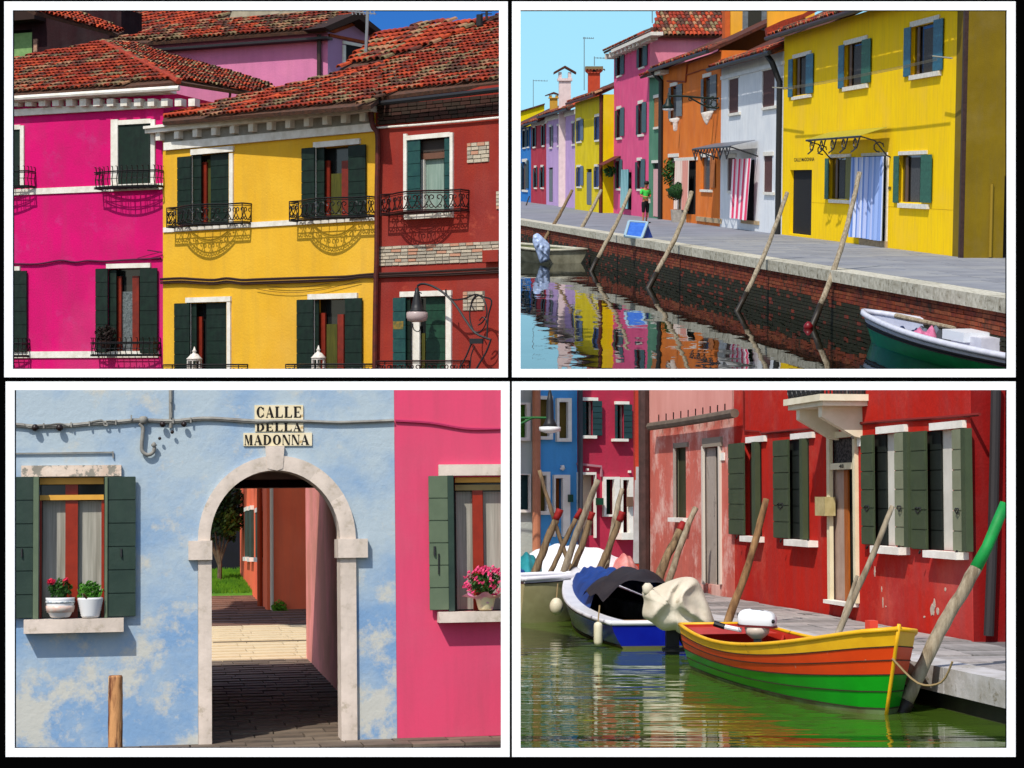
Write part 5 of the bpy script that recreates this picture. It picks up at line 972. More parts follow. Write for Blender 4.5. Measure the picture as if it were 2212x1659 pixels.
# sign plates and lettering
CRM = mat('cream_plaque', '#d8c69c', '#e0d4b8', scale=5, rough=.9, col3='#b89a68', s3=6, t3=.62, w3=.08); INK = mat('sign_black', '#14100c', rough=.8)
def letter(c):
    T, t = .3, .075; R_ = lambda x0, x1, z0, z1: [(x0,z0),(x1,z0),(x1,z1),(x0,z1)]
    def ring(open_r=False, dd=False):
        o = []; N = 20
        for i in range(N):
            a0, a1 = 2*math.pi*i/N, 2*math.pi*(i+1)/N; am = math.degrees((a0+a1)/2)
            if open_r and (am < 38 or am > 322): continue
            if dd and 90 < am < 270: continue
            f = lambda a, k: ((.5 if not dd else .3)+ (.5 if not dd else .68)*math.cos(a)*(1 if not k else (1-T*(1.0 if not dd else .75)*2)), .5+.5*math.sin(a)*(1 if not k else 1-t*2))
            o.append([f(a0,0), f(a1,0), f(a1,1), f(a0,1)])
        return o
    if c == 'L': return [R_(.08,.08+T,0,1), R_(0,.95,0,t), R_(0,.5,1-t,1), [(.72,0),(.95,0),(.95,.32)]]
    if c == 'E': return [R_(.08,.08+T,0,1), R_(0,.9,0,t), R_(0,.9,1-t,1), R_(.3,.68,.46,.46+t), [(.66,0),(.9,0),(.9,.3)], [(.66,1),(.9,.7),(.9,1)], R_(.64,.69,.36,.64)]
    if c == 'A': return [[(.44,1),(.56,1),(1.0,0),(.66,0),(.38,.8)], [(.06,0),(.13,0),(.46,.98),(.44,1)], R_(.2,.72,.3,.3+t), R_(0,.26,0,t*.8), R_(.6,1.05,0,t*.8)]
    if c == 'C': return ring(True)+[[(.84,.62),(.92,.62),(.92,.97),(.84,.85)], [(.84,.38),(.92,.38),(.92,.1),(.84,.15)]]
    if c == 'O': return ring()
    if c == 'D': return [R_(.05,.05+T*.9,0,1)]+ring(False, True)+[R_(0,.35,0,t), R_(0,.35,1-t,1)]
    if c == 'N': return [R_(.06,.13,0,1), R_(.85,.92,0,1), [(.02,1),(.34,1),(.93,0),(.68,0)], R_(0,.22,0,t), R_(.75,1,1-t,1)]
    if c == 'M': return [R_(.06,.12,0,1), R_(.68,.94,0,1), [(.02,1),(.28,1),(.52,.25),(.44,.0)], [(.44,0),(.5,0),(.72,1),(.68,1)], R_(0,.2,0,t), R_(.62,1,0,t)]
def plaque(word, x0, x1, y0, y1, lx0, lx1, ly0, ly1, parent):
    u0, u1, z0, z1 = rect(W3,'D',x0,x1,y0,y1,.02); p_ = part('plaque', MB().box(u0,u1,-.02,0,z0,z1), CRM, parent, W3)
    u0, u1, z0, z1 = rect(W3,'D',lx0,lx1,ly0,ly1,.026); n = len(word); c = (u1-u0)/n
    for i, ch in enumerate(word):
        m_ = MB()
        for poly in letter(ch): m_.add([(u0+c*(i+.06+.86*a), -.0245, z0+(z1-z0)*b) for a, b in poly], [tuple(range(len(poly)))])
        part('letter_'+ch.lower(), m_, INK, p_, W3)
t_ = thing('street_sign', 'cream street name plaques above the arch reading CALLE DELLA MADONNA', 'street sign', W3, W3.hit(600,963))
plaque('CALLE', 550,655,875,907, 553,653,878,902, t_); plaque('DELLA', 551,655,914,932, 553,652,913.5,931.5, t_); plaque('MADONNA', 526,674,935,963, 527,669,939,961, t_)
# right hand pink house
p3 = House(W3, 'street_house', 'raspberry pink wall with flowers in its window, right of the blue wall', W3.uz(855,1300)[0]+.002, W3.uz(1103,1300)[0], G3, W3.uz(855,818)[1], PK3, z1r=W3.uz(1103,818)[1], depth=0)
p3.win('D', (981,1102,1030,1320), [('blind_box',YB,983,1102,1031,1042,-.1,-.05),('blind',mat('straw_blind','#a08c5c','#8c7a50',scale=5),983,1102,1047,1059,-.14,-.1),('sash',RS,1022,1044,1059,1320,-.15,-.1),('curtain',NET,986,1021,1062,1316,-.19,-.17),('curtain',NET,1045,1100,1062,1316,-.19,-.17),
   ('shutter',SH3B,927,968,1028,1318,.04,.09),('shutter_edge',SH3,968.5,981,1027,1320,-.02,.1),('lintel',LST,948,1102,1003,1027,0,.06),('sill',LST,949,1102,1321,1344,0,.2)], CRY, rec=.2, nb=6)
p3.wall(); hw_ = MB(); hw_.tube([W3.hit(939,1180,.1),W3.hit(939,1200,.11)], .014, 5); hw_.tube([W3.hit(948,1196,.1),W3.hit(948,1240,.1)], .01, 5); part('shutter_bolt', hw_, IRON, p3.root, W3)
# upper mass of the building over the passage, its ceiling and inner walls
Ld = 8.0; zc_ = P3.at(340, 1040, 24+Ld).z; zt0 = P3.at(340,820,24).z; zt1 = P3.at(340,822,24+Ld).z
mb = MB(); a, b = uA(-60), uA(1098)
mb.add([(a,.5,zc_),(b,.5,zc_),(b,.5,zt0),(a,.5,zt0),(a,Ld,zc_),(b-1.6,Ld,zc_),(b-1.6,Ld,zt1),(a,Ld,zt1)], [(0,1,2,3),(7,6,5,4),(0,4,5,1),(3,2,6,7),(0,3,7,4),(1,5,6,2)])
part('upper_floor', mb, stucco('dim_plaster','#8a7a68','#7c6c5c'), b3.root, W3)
part('beam', MB().box(uA(420), uA(1000), Ld-.3, Ld+.02, zc_-.12, zc_+.02), mat('dark_red_beam','#3a1410','#241010',scale=6), b3.root, W3)
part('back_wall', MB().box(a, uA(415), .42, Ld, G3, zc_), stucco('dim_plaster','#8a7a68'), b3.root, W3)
HF = lambda yy: G3+.0272*max(0, yy)      # alley floor tilted up so shorter depths reach the wanted image rows
ur = (W3.Fi @ P3.at(662, 1425, 36.4)).x
part('passage_wall', MB().box(ur, ur+.9, .45, 12.4, G3, P3.at(340,1010,36.4).z), stucco('salmon_pink_plaster','#f0948c','#c8806c',scale=.7,lo=.4,hi=.6,bump=.6,bscale=8), p3.root, W3)
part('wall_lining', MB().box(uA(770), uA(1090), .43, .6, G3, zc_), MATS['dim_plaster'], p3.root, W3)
# paving
Lf = lambda y: P3.gnd(600, y, G3).y-24
gm = MB(); gm.add([(-8,-2,G3-.3),(12,-2,G3-.3),(12,-2,G3-.035),(-8,-2,G3-.035),(-8,0,G3-.035),(12,0,G3-.035),(-8,60,HF(60)-.035),(12,60,HF(60)-.035)],[(0,1,2,3),(3,2,5,4),(4,5,7,6)]); fl_ = tag(part('alley_floor', gm, mat('paving_bed','#2a2420','#1c1814',scale=3,rough=.9), None, W3), kind='structure')
SLB = [mat('dark_slab','#6c5e50','#544a40',scale=2,rough=.75,bump=.3,bscale=9), mat('shade_slab_b','#7a6c5c','#62564a',scale=2,rough=.75,bump=.3,bscale=9)]; SLP = mat('sun_patch_slab','#d8c4a0','#ccb692',scale=2,rough=.85,bump=.2,bscale=9); SLR = [mat('brown_slab','#8a6450','#745242',scale=1,rough=.85,bump=.2,bscale=9), mat('shade_brown_slab_b','#7c5c4c','#6a4c3e',scale=1,rough=.85)]  # pale slabs paint the sun patch, dark and brown ones the shade
rs = random.Random(12); y = -.75; row = 0
off_ = 260*24/FPX
while y < 37:
    yl = 24+y; d = .42 if y < 12 else (.7 if y < 23 else 1.1); wdt = .55 if y < 12 else .9
    if y < 0: x0, x1 = -2.8+(row%2)*.27, 2.6
    else: x0, x1 = 105*yl/FPX-off_-.2+(row%2)*.2, min(ur-.02 if y < 12.4 else 99, 420*yl/FPX-off_)
    yl += d/2
    while x0 < x1:
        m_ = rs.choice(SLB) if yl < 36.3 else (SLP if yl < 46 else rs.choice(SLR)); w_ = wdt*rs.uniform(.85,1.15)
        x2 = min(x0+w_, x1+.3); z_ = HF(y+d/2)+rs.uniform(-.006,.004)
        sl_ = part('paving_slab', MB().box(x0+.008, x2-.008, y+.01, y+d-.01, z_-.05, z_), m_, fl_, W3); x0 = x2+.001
    y += d; row += 1
part('drain', MB().box(-.3, 3.0, 16.6, 16.8, HF(16.7)-.02, HF(16.7)+.012), mat('drain_grey','#5a4c3c'), fl_, W3)
# courtyard: red building, grass, tree
yc = 52-24; uc = (W3.Fi @ P3.at(577,1322,52)).x; RB = stucco('courtyard_red_plaster','#ee7048','#dc5c3c',scale=.25,bscale=5,col3='#a83c24',s3=.4,t3=.6,w3=.1)
t_ = thing('courtyard_house', 'orange red building at the end of the alley seen through the arch', 'house', W3, (uc,yc,G3)); part('wall', MB().box(uc, uc+5, yc, yc+17, G3, 3.2), RB, t_, W3)
FS = Fr(P3, W3.F @ basis(Vector((0,-1,0)), Vector((1,0,0)), Vector((0,0,1)), Vector((uc,0,0))))
for x0, x1, y0, y1 in ((527,533,1104,1203),(536,541,1102,1204),(550,559,1106,1204)):
    r_ = rect(FS,'D',x0,x1,y0,y1,.1); w_ = part('window', MB().box(r_[0],r_[1],-.08,0,r_[2],r_[3]), SH3, t_, FS); part('sill', MB().box(r_[0],r_[1],-.14,0,r_[2]-.12,r_[2]), WHITE, w_, FS); part('lintel', MB().box(r_[0],r_[1],-.1,0,r_[3],r_[3]+.12), WHITE, w_, FS)
part('downpipe', MB().tube([(uc+.12,yc-.08,G3),(uc+.12,yc-.08,3)], .045, 8), mat('cream_pipe','#c8b8a0'), t_, W3); part('downpipe', MB().tube([(uc-.08,yc+2,G3),(uc-.08,yc+2,3)], .07, 8), mat('rust_conduit','#8a3814'), t_, W3)
GB = lambda yy: HF(36)+.06+(yy-36)*.047
GR = mat('bright_grass','#6a9a18','#3c6c10',scale=2,rough=.8); rg_ = random.Random(21)
tag(part('grass_bank', MB().add([(-6,36,HF(36)-.1),(uc+1,36,HF(36)-.1),(uc+1,36.1,HF(36)+.06),(-6,36.1,HF(36)+.06),(-6,48,GB(48)),(uc+1,48,GB(48))], [(0,1,2,3),(3,2,5,4)]), mat('grass_soil','#4c7c14','#2c5410',scale=.8), None, W3), kind='structure')
gm = MB()
for _ in range(5000):
    x = rg_.uniform(-.6, 1.7); yv = rg_.uniform(36.1,48); z = GB(yv); h_ = rg_.uniform(.04,.16); dx = rg_.uniform(-.06,.06); gm.add([(x-.02,yv,z),(x+.02,yv,z),(x+dx,yv-.03,z+h_)], [(0,1,2)])
solo('grass', 'sunlit green grass beyond the shade-brown paving of the alley', 'grass', gm, GR, W3, kind='stuff')
tb = W3.Fi @ P3.at(473,1246,24+42); t_ = thing('tree', 'dark leafy tree over the grass at the end of the alley', 'tree', W3, tb)
tr = MB(); tr.tube([tb+Vector((0,0,-.5)), tb+Vector((.03,0,.4)), tb+Vector((-.05,0,1.0))], [.09,.07,.05], 7)
for dx, dz in ((-.35,1.6),(-.15,1.8),(.05,1.9),(.25,1.8),(.45,1.5),(-.5,1.3)): tr.tube([tb+Vector((0,0,.35)), tb+Vector((dx*.5,0,1.0)), tb+Vector((dx,.1,dz))], [.04,.03,.02], 5)
part('trunk', tr, mat('tree_bark','#6a5844','#4a3c2e',scale=5), t_, W3); part('crown', MB().leaves(2600, tb+Vector((.1,.3,2.15)), (.8,.8,1.1), .09, rg_, .2), mat('dark_leaves','#2c4214','#18280c',scale=1.5,rough=.6), t_, W3)
part('crown', MB().leaves(500, tb+Vector((.35,-.3,1.7)), (.33,.3,.42), .08, rg_, .2), mat('sunlit_leaves','#5a6a20','#3c4c14',scale=1.5,rough=.6), t_, W3)  # lighter clump paints sunlit leaves onto the dark crown
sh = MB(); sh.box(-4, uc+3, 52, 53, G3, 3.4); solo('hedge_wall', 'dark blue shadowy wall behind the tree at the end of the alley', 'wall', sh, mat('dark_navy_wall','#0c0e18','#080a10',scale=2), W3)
solo('weeds', 'small tuft of weeds at the foot of the orange red building', 'weeds', MB().leaves(260, (uc+.3,yc-.15,HF(yc)+.05), (.2,.1,.18), .045, rg_, .1), GR, W3)
# cables on the blue and pink walls
CB = mat('grey_cable','#8e8c84','#726e68',scale=6,rough=.7); mb = MB()
P_i = [(-200,345),(125,350),(300,365),(620,355),(780,340),(1000,328),(1200,312),(1500,320),(1650,305),(1830,298),(2212,322)]; P_j = [(200,318),(420,322),(700,332),(1000,324),(1190,315)]
for o_, r in ((0,.02),(12,.012),(-10,.01)): mb.tube(smooth(nail_path(W3,'i',[(x,y+o_) for x,y in P_i],.03)+nail_path(W3,'j',[(x,y+o_*.5) for x,y in P_j],.03),3), r, 5)
mb.tube(smooth(nail_path(W3,'i',[(210,345),(250,375),(330,360),(430,350),(520,340),(600,365)],.05),3), .008, 4); mb.tube(smooth(nail_path(W3,'i',[(780,330),(880,310),(900,355),(930,355),(920,320),(1010,320)],.05),3), .01, 4); mb.tube(nail_path(W3,'i',[(1475,-60),(1475,380)],.02), .022, 6)
for x, y in ((378,360),(615,352),(772,342),(1000,330),(1135,290),(1495,318),(1648,312),(1475,135),(1478,268)): mb.tube(nail_path(W3,'i',[(x,y-22),(x,y+22)],.055), .012, 4)
cb = solo('wall_cables', 'bundle of grey cables clipped along the blue wall', 'cable', mb, CB, W3)
for x, y, r in ((303,378,30),(515,378,30),(1405,348,26),(1590,348,24),(1488,415,16),(1380,470,14)):
    c_ = W3.hit(*pt('i',x,y), .07); q = r/4/184; solo('insulator', 'small round brown junction knob at '+{303:'the far left end of the cables',515:'the cables, second from the left',1405:'the cables left of the vertical conduit',1590:'the cables right of the vertical conduit',1488:'the foot of the vertical conduit',1380:'the wall below the cables, pinkish'}[x], 'insulator', MB().lathe(c_, [(q*.3,-q),(q*.9,-q*.5),(q,0),(q*.8,q*.6),(q*.3,q)], 10), mat('brown_bakelite','#1e1210',rough=.4), W3, smooth=True)
hk = MB().tube(smooth(nail_path(W3,'i',[(1205,340),(1235,380),(1232,440),(1225,520),(1230,580),(1275,612),(1322,590),(1335,540)],.05),4), .022, 7); hk.lathe(W3.hit(*pt('i',1330,528),.06), [(.01,-.03),(.035,0),(.01,.035)], 8); hk.lathe(W3.hit(*pt('i',1240,315),.05), [(.02,-.04),(.045,-.03),(.045,.04),(.02,.05)], 10)
solo('hook_pipe', 'grey pipe bent into a hook below the cables on the blue wall', 'pipe', hk, CB, W3, smooth=True)
solo('wall_rail', 'thin grey wire nailed above the left window lintel', 'wire', MB().tube(nail_path(W3,'i',[(-100,602),(400,598),(975,590)],.02), .011, 4).tube(nail_path(W3,'i',[(975,580),(978,640)],.02), .01, 4), CB, W3)
mb = MB()
for o_ in (0, 9): mb.tube(smooth(nail_path(W3,'j',[(1205,312+o_),(1500,330+o_),(1750,372+o_),(1900,384+o_),(2190,384+o_*.3)],.02),4), .013, 5)
solo('painted_cable', 'cable painted over in raspberry pink sagging across the pink wall', 'cable', mb, mat('raspberry_painted_cable','#a82a54',rough=.8), W3)
# flower pots
def pot(c, prof, m, t, deco=None): return part('pot', MB().lathe(c, prof, 20), m, t, W3, True)
PWH = mat('glazed_white','#d8d8d8',rough=.25); LG = mat('geranium_leaf','#2c5a14','#1a3a0c',scale=12,rough=.6); LG2 = mat('fresh_leaf','#4a8420','#2c5c14',scale=12,rough=.6)
c_ = W3.hit(130,1334,.1); t_ = thing('flower_pot', 'rounded white patterned pot with a pink geranium on the blue wall window sill', 'flower pot', W3, c_, 'pots on the left window sill')
pot(c_, [(.09,0),(.11,.01),(.145,.08),(.155,.15),(.16,.2),(.165,.225),(.15,.225)], PWH, t_); part('glaze_band', MB().lathe(c_, [(.149,.06),(.1585,.1),(.162,.135)], 20), mat('rosy_glaze','#d0a898','#c8c0b4',scale=25,rough=.3), t_, W3, True); part('dotted_band', MB().lathe(c_, [(.1625,.165),(.166,.185)], 20), mat('slate_dots','#8a96a0','#d4d4d0',scale=40,lo=.48,hi=.52,rough=.3), t_, W3, True)
part('foliage', MB().leaves(420, c_+Vector((0,0,.32)), (.13,.1,.11), .028, rg_), LG, t_, W3)
for x, y, r in ((110,1257,.045),(141,1254,.03),(135,1264,.03)): part('bloom', MB().leaves(90, W3.hit(x,y,.12), (r,r,r*.8), .02, rg_), mat('coral_bloom','#e02a50','#c81c40',scale=20,rough=.6), t_, W3)
c_ = W3.hit(195,1334,.1); t_ = thing('flower_pot', 'ribbed white pot with fresh green leaves on the blue wall window sill', 'flower pot', W3, c_, 'pots on the left window sill')
pot(c_, [(.09,0)]+[(.1+.045*k/16+(.004 if k%2 else 0), .012+.205*k/16) for k in range(17)]+[(.14,.225)], PWH, t_); part('foliage', MB().leaves(420, c_+Vector((0,0,.3)), (.14,.1,.11), .028, rg_), LG2, t_, W3); part('stem', MB().tube([c_+Vector((-.02,-.12,.2)), c_+Vector((-.07,-.16,.27))], .012, 5), mat('brown_stem','#4a2414'), t_, W3)
c_ = W3.hit(1049,1318,.1); t_ = thing('flower_pot', 'pot wrapped in paper with a mass of pink blossoms on the pink wall window sill', 'flower pot', W3, c_)
pot(c_, [(.08,0),(.09,.02),(.12,.14),(.13,.17)], mat('cream_print_pot','#dccaa0','#c890a0',scale=18,lo=.58,hi=.62,rough=.5), t_); wr = MB().grid(lambda a, b: (c_.x+(.09+.16*b+.03*math.sin(a*44)*b)*math.cos(a*2*math.pi), c_.y+(.09+.12*b)*math.sin(a*2*math.pi), c_.z+.13+.06*b+.025*math.sin(a*37)*b), 60, 4); part('paper_wrap', wr, mat('pink_paper','#d87aa8','#e0b0a8',scale=6,rough=.5), t_, W3, True)
part('foliage', MB().leaves(500, c_+Vector((0,0,.33)), (.2,.13,.13), .03, rg_), LG, t_, W3)
for _ in range(60):
    bl = MB(); d_ = Vector((rg_.gauss(0,1), rg_.gauss(0,1)-.6, rg_.gauss(0,1)+.4)).normalized(); bl.leaves(9, c_+Vector((d_.x*.25, d_.y*.14, .33+d_.z*.17)), (.028,.028,.028), .022, rg_)
    part('bloom', bl, mat('pink_bloom','#e04a78','#c82860',scale=20,rough=.6), t_, W3)
# round timber post in front of the wall
c_ = W3.hit(249, 1700, 1.3); zt_ = W3.hit(249,1459,1.3).z; r = 15/4424*22.9; mb = MB(); mb.lathe((c_.x,c_.y,0), [(r*1.04,c_.z)]+[(r*(1+.025*math.sin(k*2.1)), c_.z+(zt_-.02-c_.z)*k/12) for k in range(1,13)]+[(r*.9,zt_)], 18)
solo('timber_post', 'round timber post standing in front of the blue wall, cut by the lower edge', 'post', mb, mat('streaky_timber','#c08a58','#5a2c18',scale=4,lo=.45,hi=.6,stretch=(3,3,.45),rough=.7,bump=.5,bscale=12,col3='#e0c8a0',s3=3,t3=.55,w3=.1), W3, smooth=True)
# ================================================================== PLACE 4: moored boats before the red house
P4 = Panel(1106, 1075); G4, W4Z = -1.53, -1.88; I4 = ident(P4)
FR = wallframe(P4, 2099, 1384, FPX*1.53/309, 380); TOP = 822
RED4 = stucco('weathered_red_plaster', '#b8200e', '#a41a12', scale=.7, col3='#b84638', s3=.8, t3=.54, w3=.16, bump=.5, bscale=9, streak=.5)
m = RED4; 
SAL = mat('salmon_worn_plaster', '#cc6c5c', '#bc5a4a', scale=1.2, rough=.9, bump=.5, bscale=8, col3='#dcaea0', s3=.9, t3=.5, w3=.1, streak=.4); SALU = mat('pale_salmon_plaster', '#dc9c90', '#d08c80', scale=1.2, stretch=(1,1,.3), rough=.9, bump=.4, bscale=8, spec=.1)
OLV = mat('olive_green_shutter', '#3e4a30', '#323e28', scale=3, rough=.7, streak=.4); OLD = mat('blackish_green_shutter', '#0c120e', '#141c16', scale=3, rough=.7); OLG = mat('sage_grey_shutter', '#7c8068', '#6c7058', scale=3, rough=.75)
WST = mat('bright_white_stone', '#e8e4da', '#d6d0c4', scale=4, rough=.8, bump=.2); CRW = mat('cream_painted_stone', '#dcd0b0', '#c8bc98', scale=3, rough=.8); BLI = mat('white_inner_blind', '#ccc8bc', '#b4b0a4', scale=2, rough=.8)
ur4 = FR.uz(2099,1200)[0]; ul4 = FR.uz(1587,1150)[0]; upk = FR.uz(1403,1150)[0]
r4 = House(FR, 'waterside_house', 'red house with olive shutters, cream balcony and door number 48 on the quay', ul4, ur4, G4, FR.uz(1587,TOP)[1], RED4, z1r=FR.uz(2099,TOP)[1], depth=.3); r4.rev = .09
def win4(rg, leaf, hole, lint, sill, inner, right=None, edge=None, white=None):
    it = [('shutter',OLV,*leaf,.03,.08),('lintel',WST,*lint,0,.05),('sill',WST,*sill,0,.14)]
    if inner: it.append(('shutter',OLD,*inner,-.12,-.06))
    if white: it.append(('blind',BLI,*white,-.16,-.13))
    if right: it.append(('shutter',OLG,*right,.0,.06))
    if edge: it.append(('shutter_edge',OLV,*edge,.02,.1))
    w_ = r4.win(rg, hole, it, nb=6, rec=.2)
    for sx in (leaf, right):
        if not sx or rg == 'm': continue
        c0 = (sx[0]+sx[1])/2; y_ = sx[2]+(sx[3]-sx[2])*.66; q = (sx[1]-sx[0])*.2
        ht = MB().tube(nail_path(FR, rg, [(c0,y_+34),(c0-q,y_+5),(c0-q*.9,y_-10),(c0-q*.4,y_-14),(c0,y_-4),(c0+q*.4,y_-14),(c0+q*.9,y_-10),(c0+q,y_+5),(c0,y_+34)], .085), .008, 4)
        part('iron_hinge', ht, IRON, w_, FR)
    lx = MB()
    for sx in (sill,):
        for x in (sx[0]-20, sx[1]+5): lx.tube(nail_path(FR, rg, [(x,sx[2]-5),(x-8,sx[2]+18)], .12), .014, 4)
    part('shutter_catch', lx, IRON, w_, FR)
win4('m', (1868,1995,512,1302), (2010,2158,510,1312), (2015,2175,452,503), (1965,2100,1316,1364), (2080,2158,505,1308), edge=(2070,2100,500,1310))
win4('n', (42,168,484,1332), (172,356,478,1344), (190,377,422,472), (135,345,1348,1402), (172,275,478,1344), edge=(272,296,470,1345))
win4('n', (803,902,440,1388), (905,1100,432,1398), (928,1175,360,422), (880,1128,1404,1468), (905,1020,434,1398), (1093,1170,420,1400), (1170,1205,414,1410), (1020,1094,430,1395))
win4('n', (1232,1356,408,1428), (1360,1600,400,1438), (1390,1677,326,390), (1335,1628,1446,1508), (1360,1496,400,1436), (1592,1668,390,1448), (1668,1706,382,1448), (1496,1594,398,1436))
DRED = mat('orange_door', '#a85c20', '#8c4816', scale=4, stretch=(4,4,.5), rough=.6)
dw = r4.win('D', (1792,1843,946,1299), [('jamb',CRW,1786,1792,932,1303,0,.05),('jamb',CRW,1842,1847,932,1303,0,.05),('head',CRW,1792,1842,932,945,0,.05),('transom',CRW,1792,1842,1000,1014,-.02,.05),('reveal',mat('pinkish_reveal','#a89080','#988070',scale=4),1793,1824,1015,1299,-.14,-.1),('door',DRED,1824,1832,1015,1299,-.16,-.1),('grille',mat('iron_lattice','#4a4440','#0c0a0a',scale=26,lo=.48,hi=.52),1800,1841,947,1000,-.1,-.08),('threshold',WST,1778,1835,1299,1307,0,.12)], OLD, name='doorway')
txt('48', FR, 'D', 1812, 1822, 1003, 1011, .055, INK, 'number', dw, .01)
r4.wall()
part('meter_box', MB().box(*rect(FR,'n',418,505,975,1138,.12)[:2], -.14, 0, *rect(FR,'n',418,505,975,1138,.12)[2:]), mat('cream_metal','#b8a878','#a09060',scale=9,rough=.5), r4.root, FR)
pl = rect(FR,'n',768,806,452,538,.02); part('number_plate', MB().box(pl[0],pl[1],-.02,0,pl[2],pl[3]), WST, r4.root, FR)
a, b, z0, z1 = rect(FR,'D',1692,1771,857,876,.62); bl_ = part('balcony', MB().box(a, b, -.62, 0, z0+.03, z1).box(a+.04, b-.04, -.57, 0, z0-.03, z0+.03), mat('cream_balcony','#e0d6be','#cec4a8',scale=3,rough=.8), r4.root, FR)
for uu in (a+(b-a)*.2, a+(b-a)*.8):
    part('bracket', MB().add([(uu-.07,-.52,z0-.03),(uu-.07,0,z0-.03),(uu-.07,0,z0-.42),(uu-.07,-.1,z0-.4),(uu-.07,-.52,z0-.16),(uu+.07,-.52,z0-.03),(uu+.07,0,z0-.03),(uu+.07,0,z0-.42),(uu+.07,-.1,z0-.4),(uu+.07,-.52,z0-.16)], [(0,1,2,3,4),(9,8,7,6,5),(0,4,9,5),(4,3,8,9),(3,2,7,8),(1,6,7,2),(0,5,6,1)]), MATS['cream_balcony'], bl_, FR)
rl = MB(); zz = FR.uz(1771,836)[1]
for k in range(24): f_ = k/23; rl.tube([(a+.05+(b-a-.1)*f_,-.56,z1),(a+.05+(b-a-.1)*f_,-.56,zz)], .012, 4)
for k in range(12): f_ = k/11; rl.tube([(b-.05,-.56+.5*f_,z1),(b-.05,-.56+.5*f_,zz)], .012, 4)
for k in range(8): u_ = a+.1+(b-a-.2)*k/7; rl.tube([(u_+x,-.57,z1+.1+z) for x, z in arc(0,0,.07,0,5.5,10)], .01, 4)
part('railing', rl, IRON, bl_, FR); part('balcony_door', MB().box(a+.2, b-.1, -.02, 0, z1, FR.uz(1730,TOP)[1]), mat('dark_red_wood','#3a1c1c'), bl_, FR)
solo('cable', 'grey cable dangling from the cream balcony over the door', 'cable', MB().tube(smooth(nail_path(FR,'n',[(690,0),(690,180),(685,260),(700,380),(735,470)],.1),4), .016, 5), CB, FR)
mb = MB(); mb.tube(smooth(nail_path(FR,'n',[(-60,425),(200,400),(540,368),(760,345),(1100,315),(1500,290),(1830,262)],.02),3), .02, 5); mb.tube(nail_path(FR,'m',[(2000,50),(2003,400),(2150,410)],.02), .012, 4)
solo('painted_cable', 'cable painted red running under the balcony across the red house', 'cable', mb, mat('dark_red_painted_cable','#6e140c',rough=.8), FR)
# flaked patches of plaster
pk = MB(); rp_ = random.Random(31)
def patch(x, y, w_, h_):
    c = FR.uz(*pt('q',x,y)); s_ = .02/3.6; n = 11; ang = [i*2*math.pi/n for i in range(n)]; L_ = (FR.F @ Vector((c[0],0,0))).y; k = L_/FPX/4
    P_ = [(c[0]+math.cos(q)*w_*k*2.2*rp_.uniform(.6,1.1), c[1]+math.sin(q)*h_*k*rp_.uniform(.6,1.1)) for q in ang]; part('bare_patch', MB().prism(P_, -.006, .0), mat('bare_render','#b8a898','#a09080',scale=9,rough=.95), r4.root, FR)
for a_ in ((1425,330,28,60),(1440,280,14,50),(1470,340,18,30),(1352,388,10,10),(985,150,5,24),(995,260,5,50),(1535,150,10,20),(925,0,9,50),(1020,298,6,7)): patch(*a_)
Fs = frontal(P4, 2099, 1384, (FR.F @ Vector((ur4,0,0))).y); sx0 = Fs.uz(2099,1200)[0]
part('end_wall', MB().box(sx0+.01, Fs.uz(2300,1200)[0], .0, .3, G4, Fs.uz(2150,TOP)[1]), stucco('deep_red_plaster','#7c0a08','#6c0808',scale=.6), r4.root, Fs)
part('downpipe', MB().tube([Vector((Fs.uz(2148,900)[0],-.1,Fs.uz(2148,826)[1])),Vector((Fs.uz(2140,1150)[0],-.1,Fs.uz(2140,1150)[1])),Vector((Fs.uz(2131,1372)[0],-.1,Fs.uz(2131,1372)[1]))], .055, 10), mat('charcoal_pipe','#2c2828',rough=.5), r4.root, Fs)
bb = P4.gnd(2160,1384,G4)+Vector((0,-.12,0)); t_ = thing('bottle', 'white and blue plastic bottle standing by the foot of the downpipe', 'bottle', I4, bb); part('base', MB().lathe(bb,[(.05,0),(.055,.03),(.05,.1)],10), mat('blue_plastic','#1a2878',rough=.3), t_, I4, True); part('top', MB().lathe(bb,[(.05,.1),(.045,.16),(.02,.2),(.02,.24)],10), mat('white_plastic','#ccccd0',rough=.3), t_, I4, True)
bb = P4.gnd(2146,1384,G4)+Vector((0,-.1,0)); solo('brick_stump', 'small tan block beside the bottle at the wall foot', 'block', MB().box(bb.x-.04,bb.x+.05,bb.y-.04,bb.y+.04,G4,G4+.2), mat('tan_block','#8a6844'), I4)
# pink house
k4 = House(FR, 'waterside_house', 'worn salmon pink house with a bricked-in door, left of the red house', upk, ul4-.003, G4, FR.uz(1403,TOP)[1], SAL, z1r=FR.uz(1587,TOP)[1], depth=.3); k4.rev = .09
DOL = mat('dark_olive_blind','#34351a','#282a14',scale=3,rough=.8); CEM = mat('cement_infill','#94887c','#a89c90',scale=2,rough=.95,col3='#6e645c',s3=2,t3=.55,w3=.1)
k4.win('m', (1402,1503,548,1155), [('reveal',mat('grey_olive_reveal','#6c6a56'),1402,1428,548,1155,-.17,-.1),('surround',CEM,1392,1402,510,1155,0,.03),('head',mat('grey_render','#8c8070'),1392,1512,508,548,0,.03),('sill',WST,1345,1478,1156,1192,0,.14)], DOL, rec=.18)
k4.win('D', (1518,1551,966,1262), [('jamb',mat('pale_jamb','#c8beb0'),1515,1518,964,1262,0,.04),('jamb',MATS['pale_jamb'],1551,1554,964,1262,0,.04),('head',mat('grey_render','#8c8070'),1516,1556,945,965,0,.04),('infill',CEM,1519,1546,968,1262,-.12,-.08)], OLD, name='doorway')
k4.wall(); r_ = rect(FR,'D',1406,1586,832,TOP,.0)
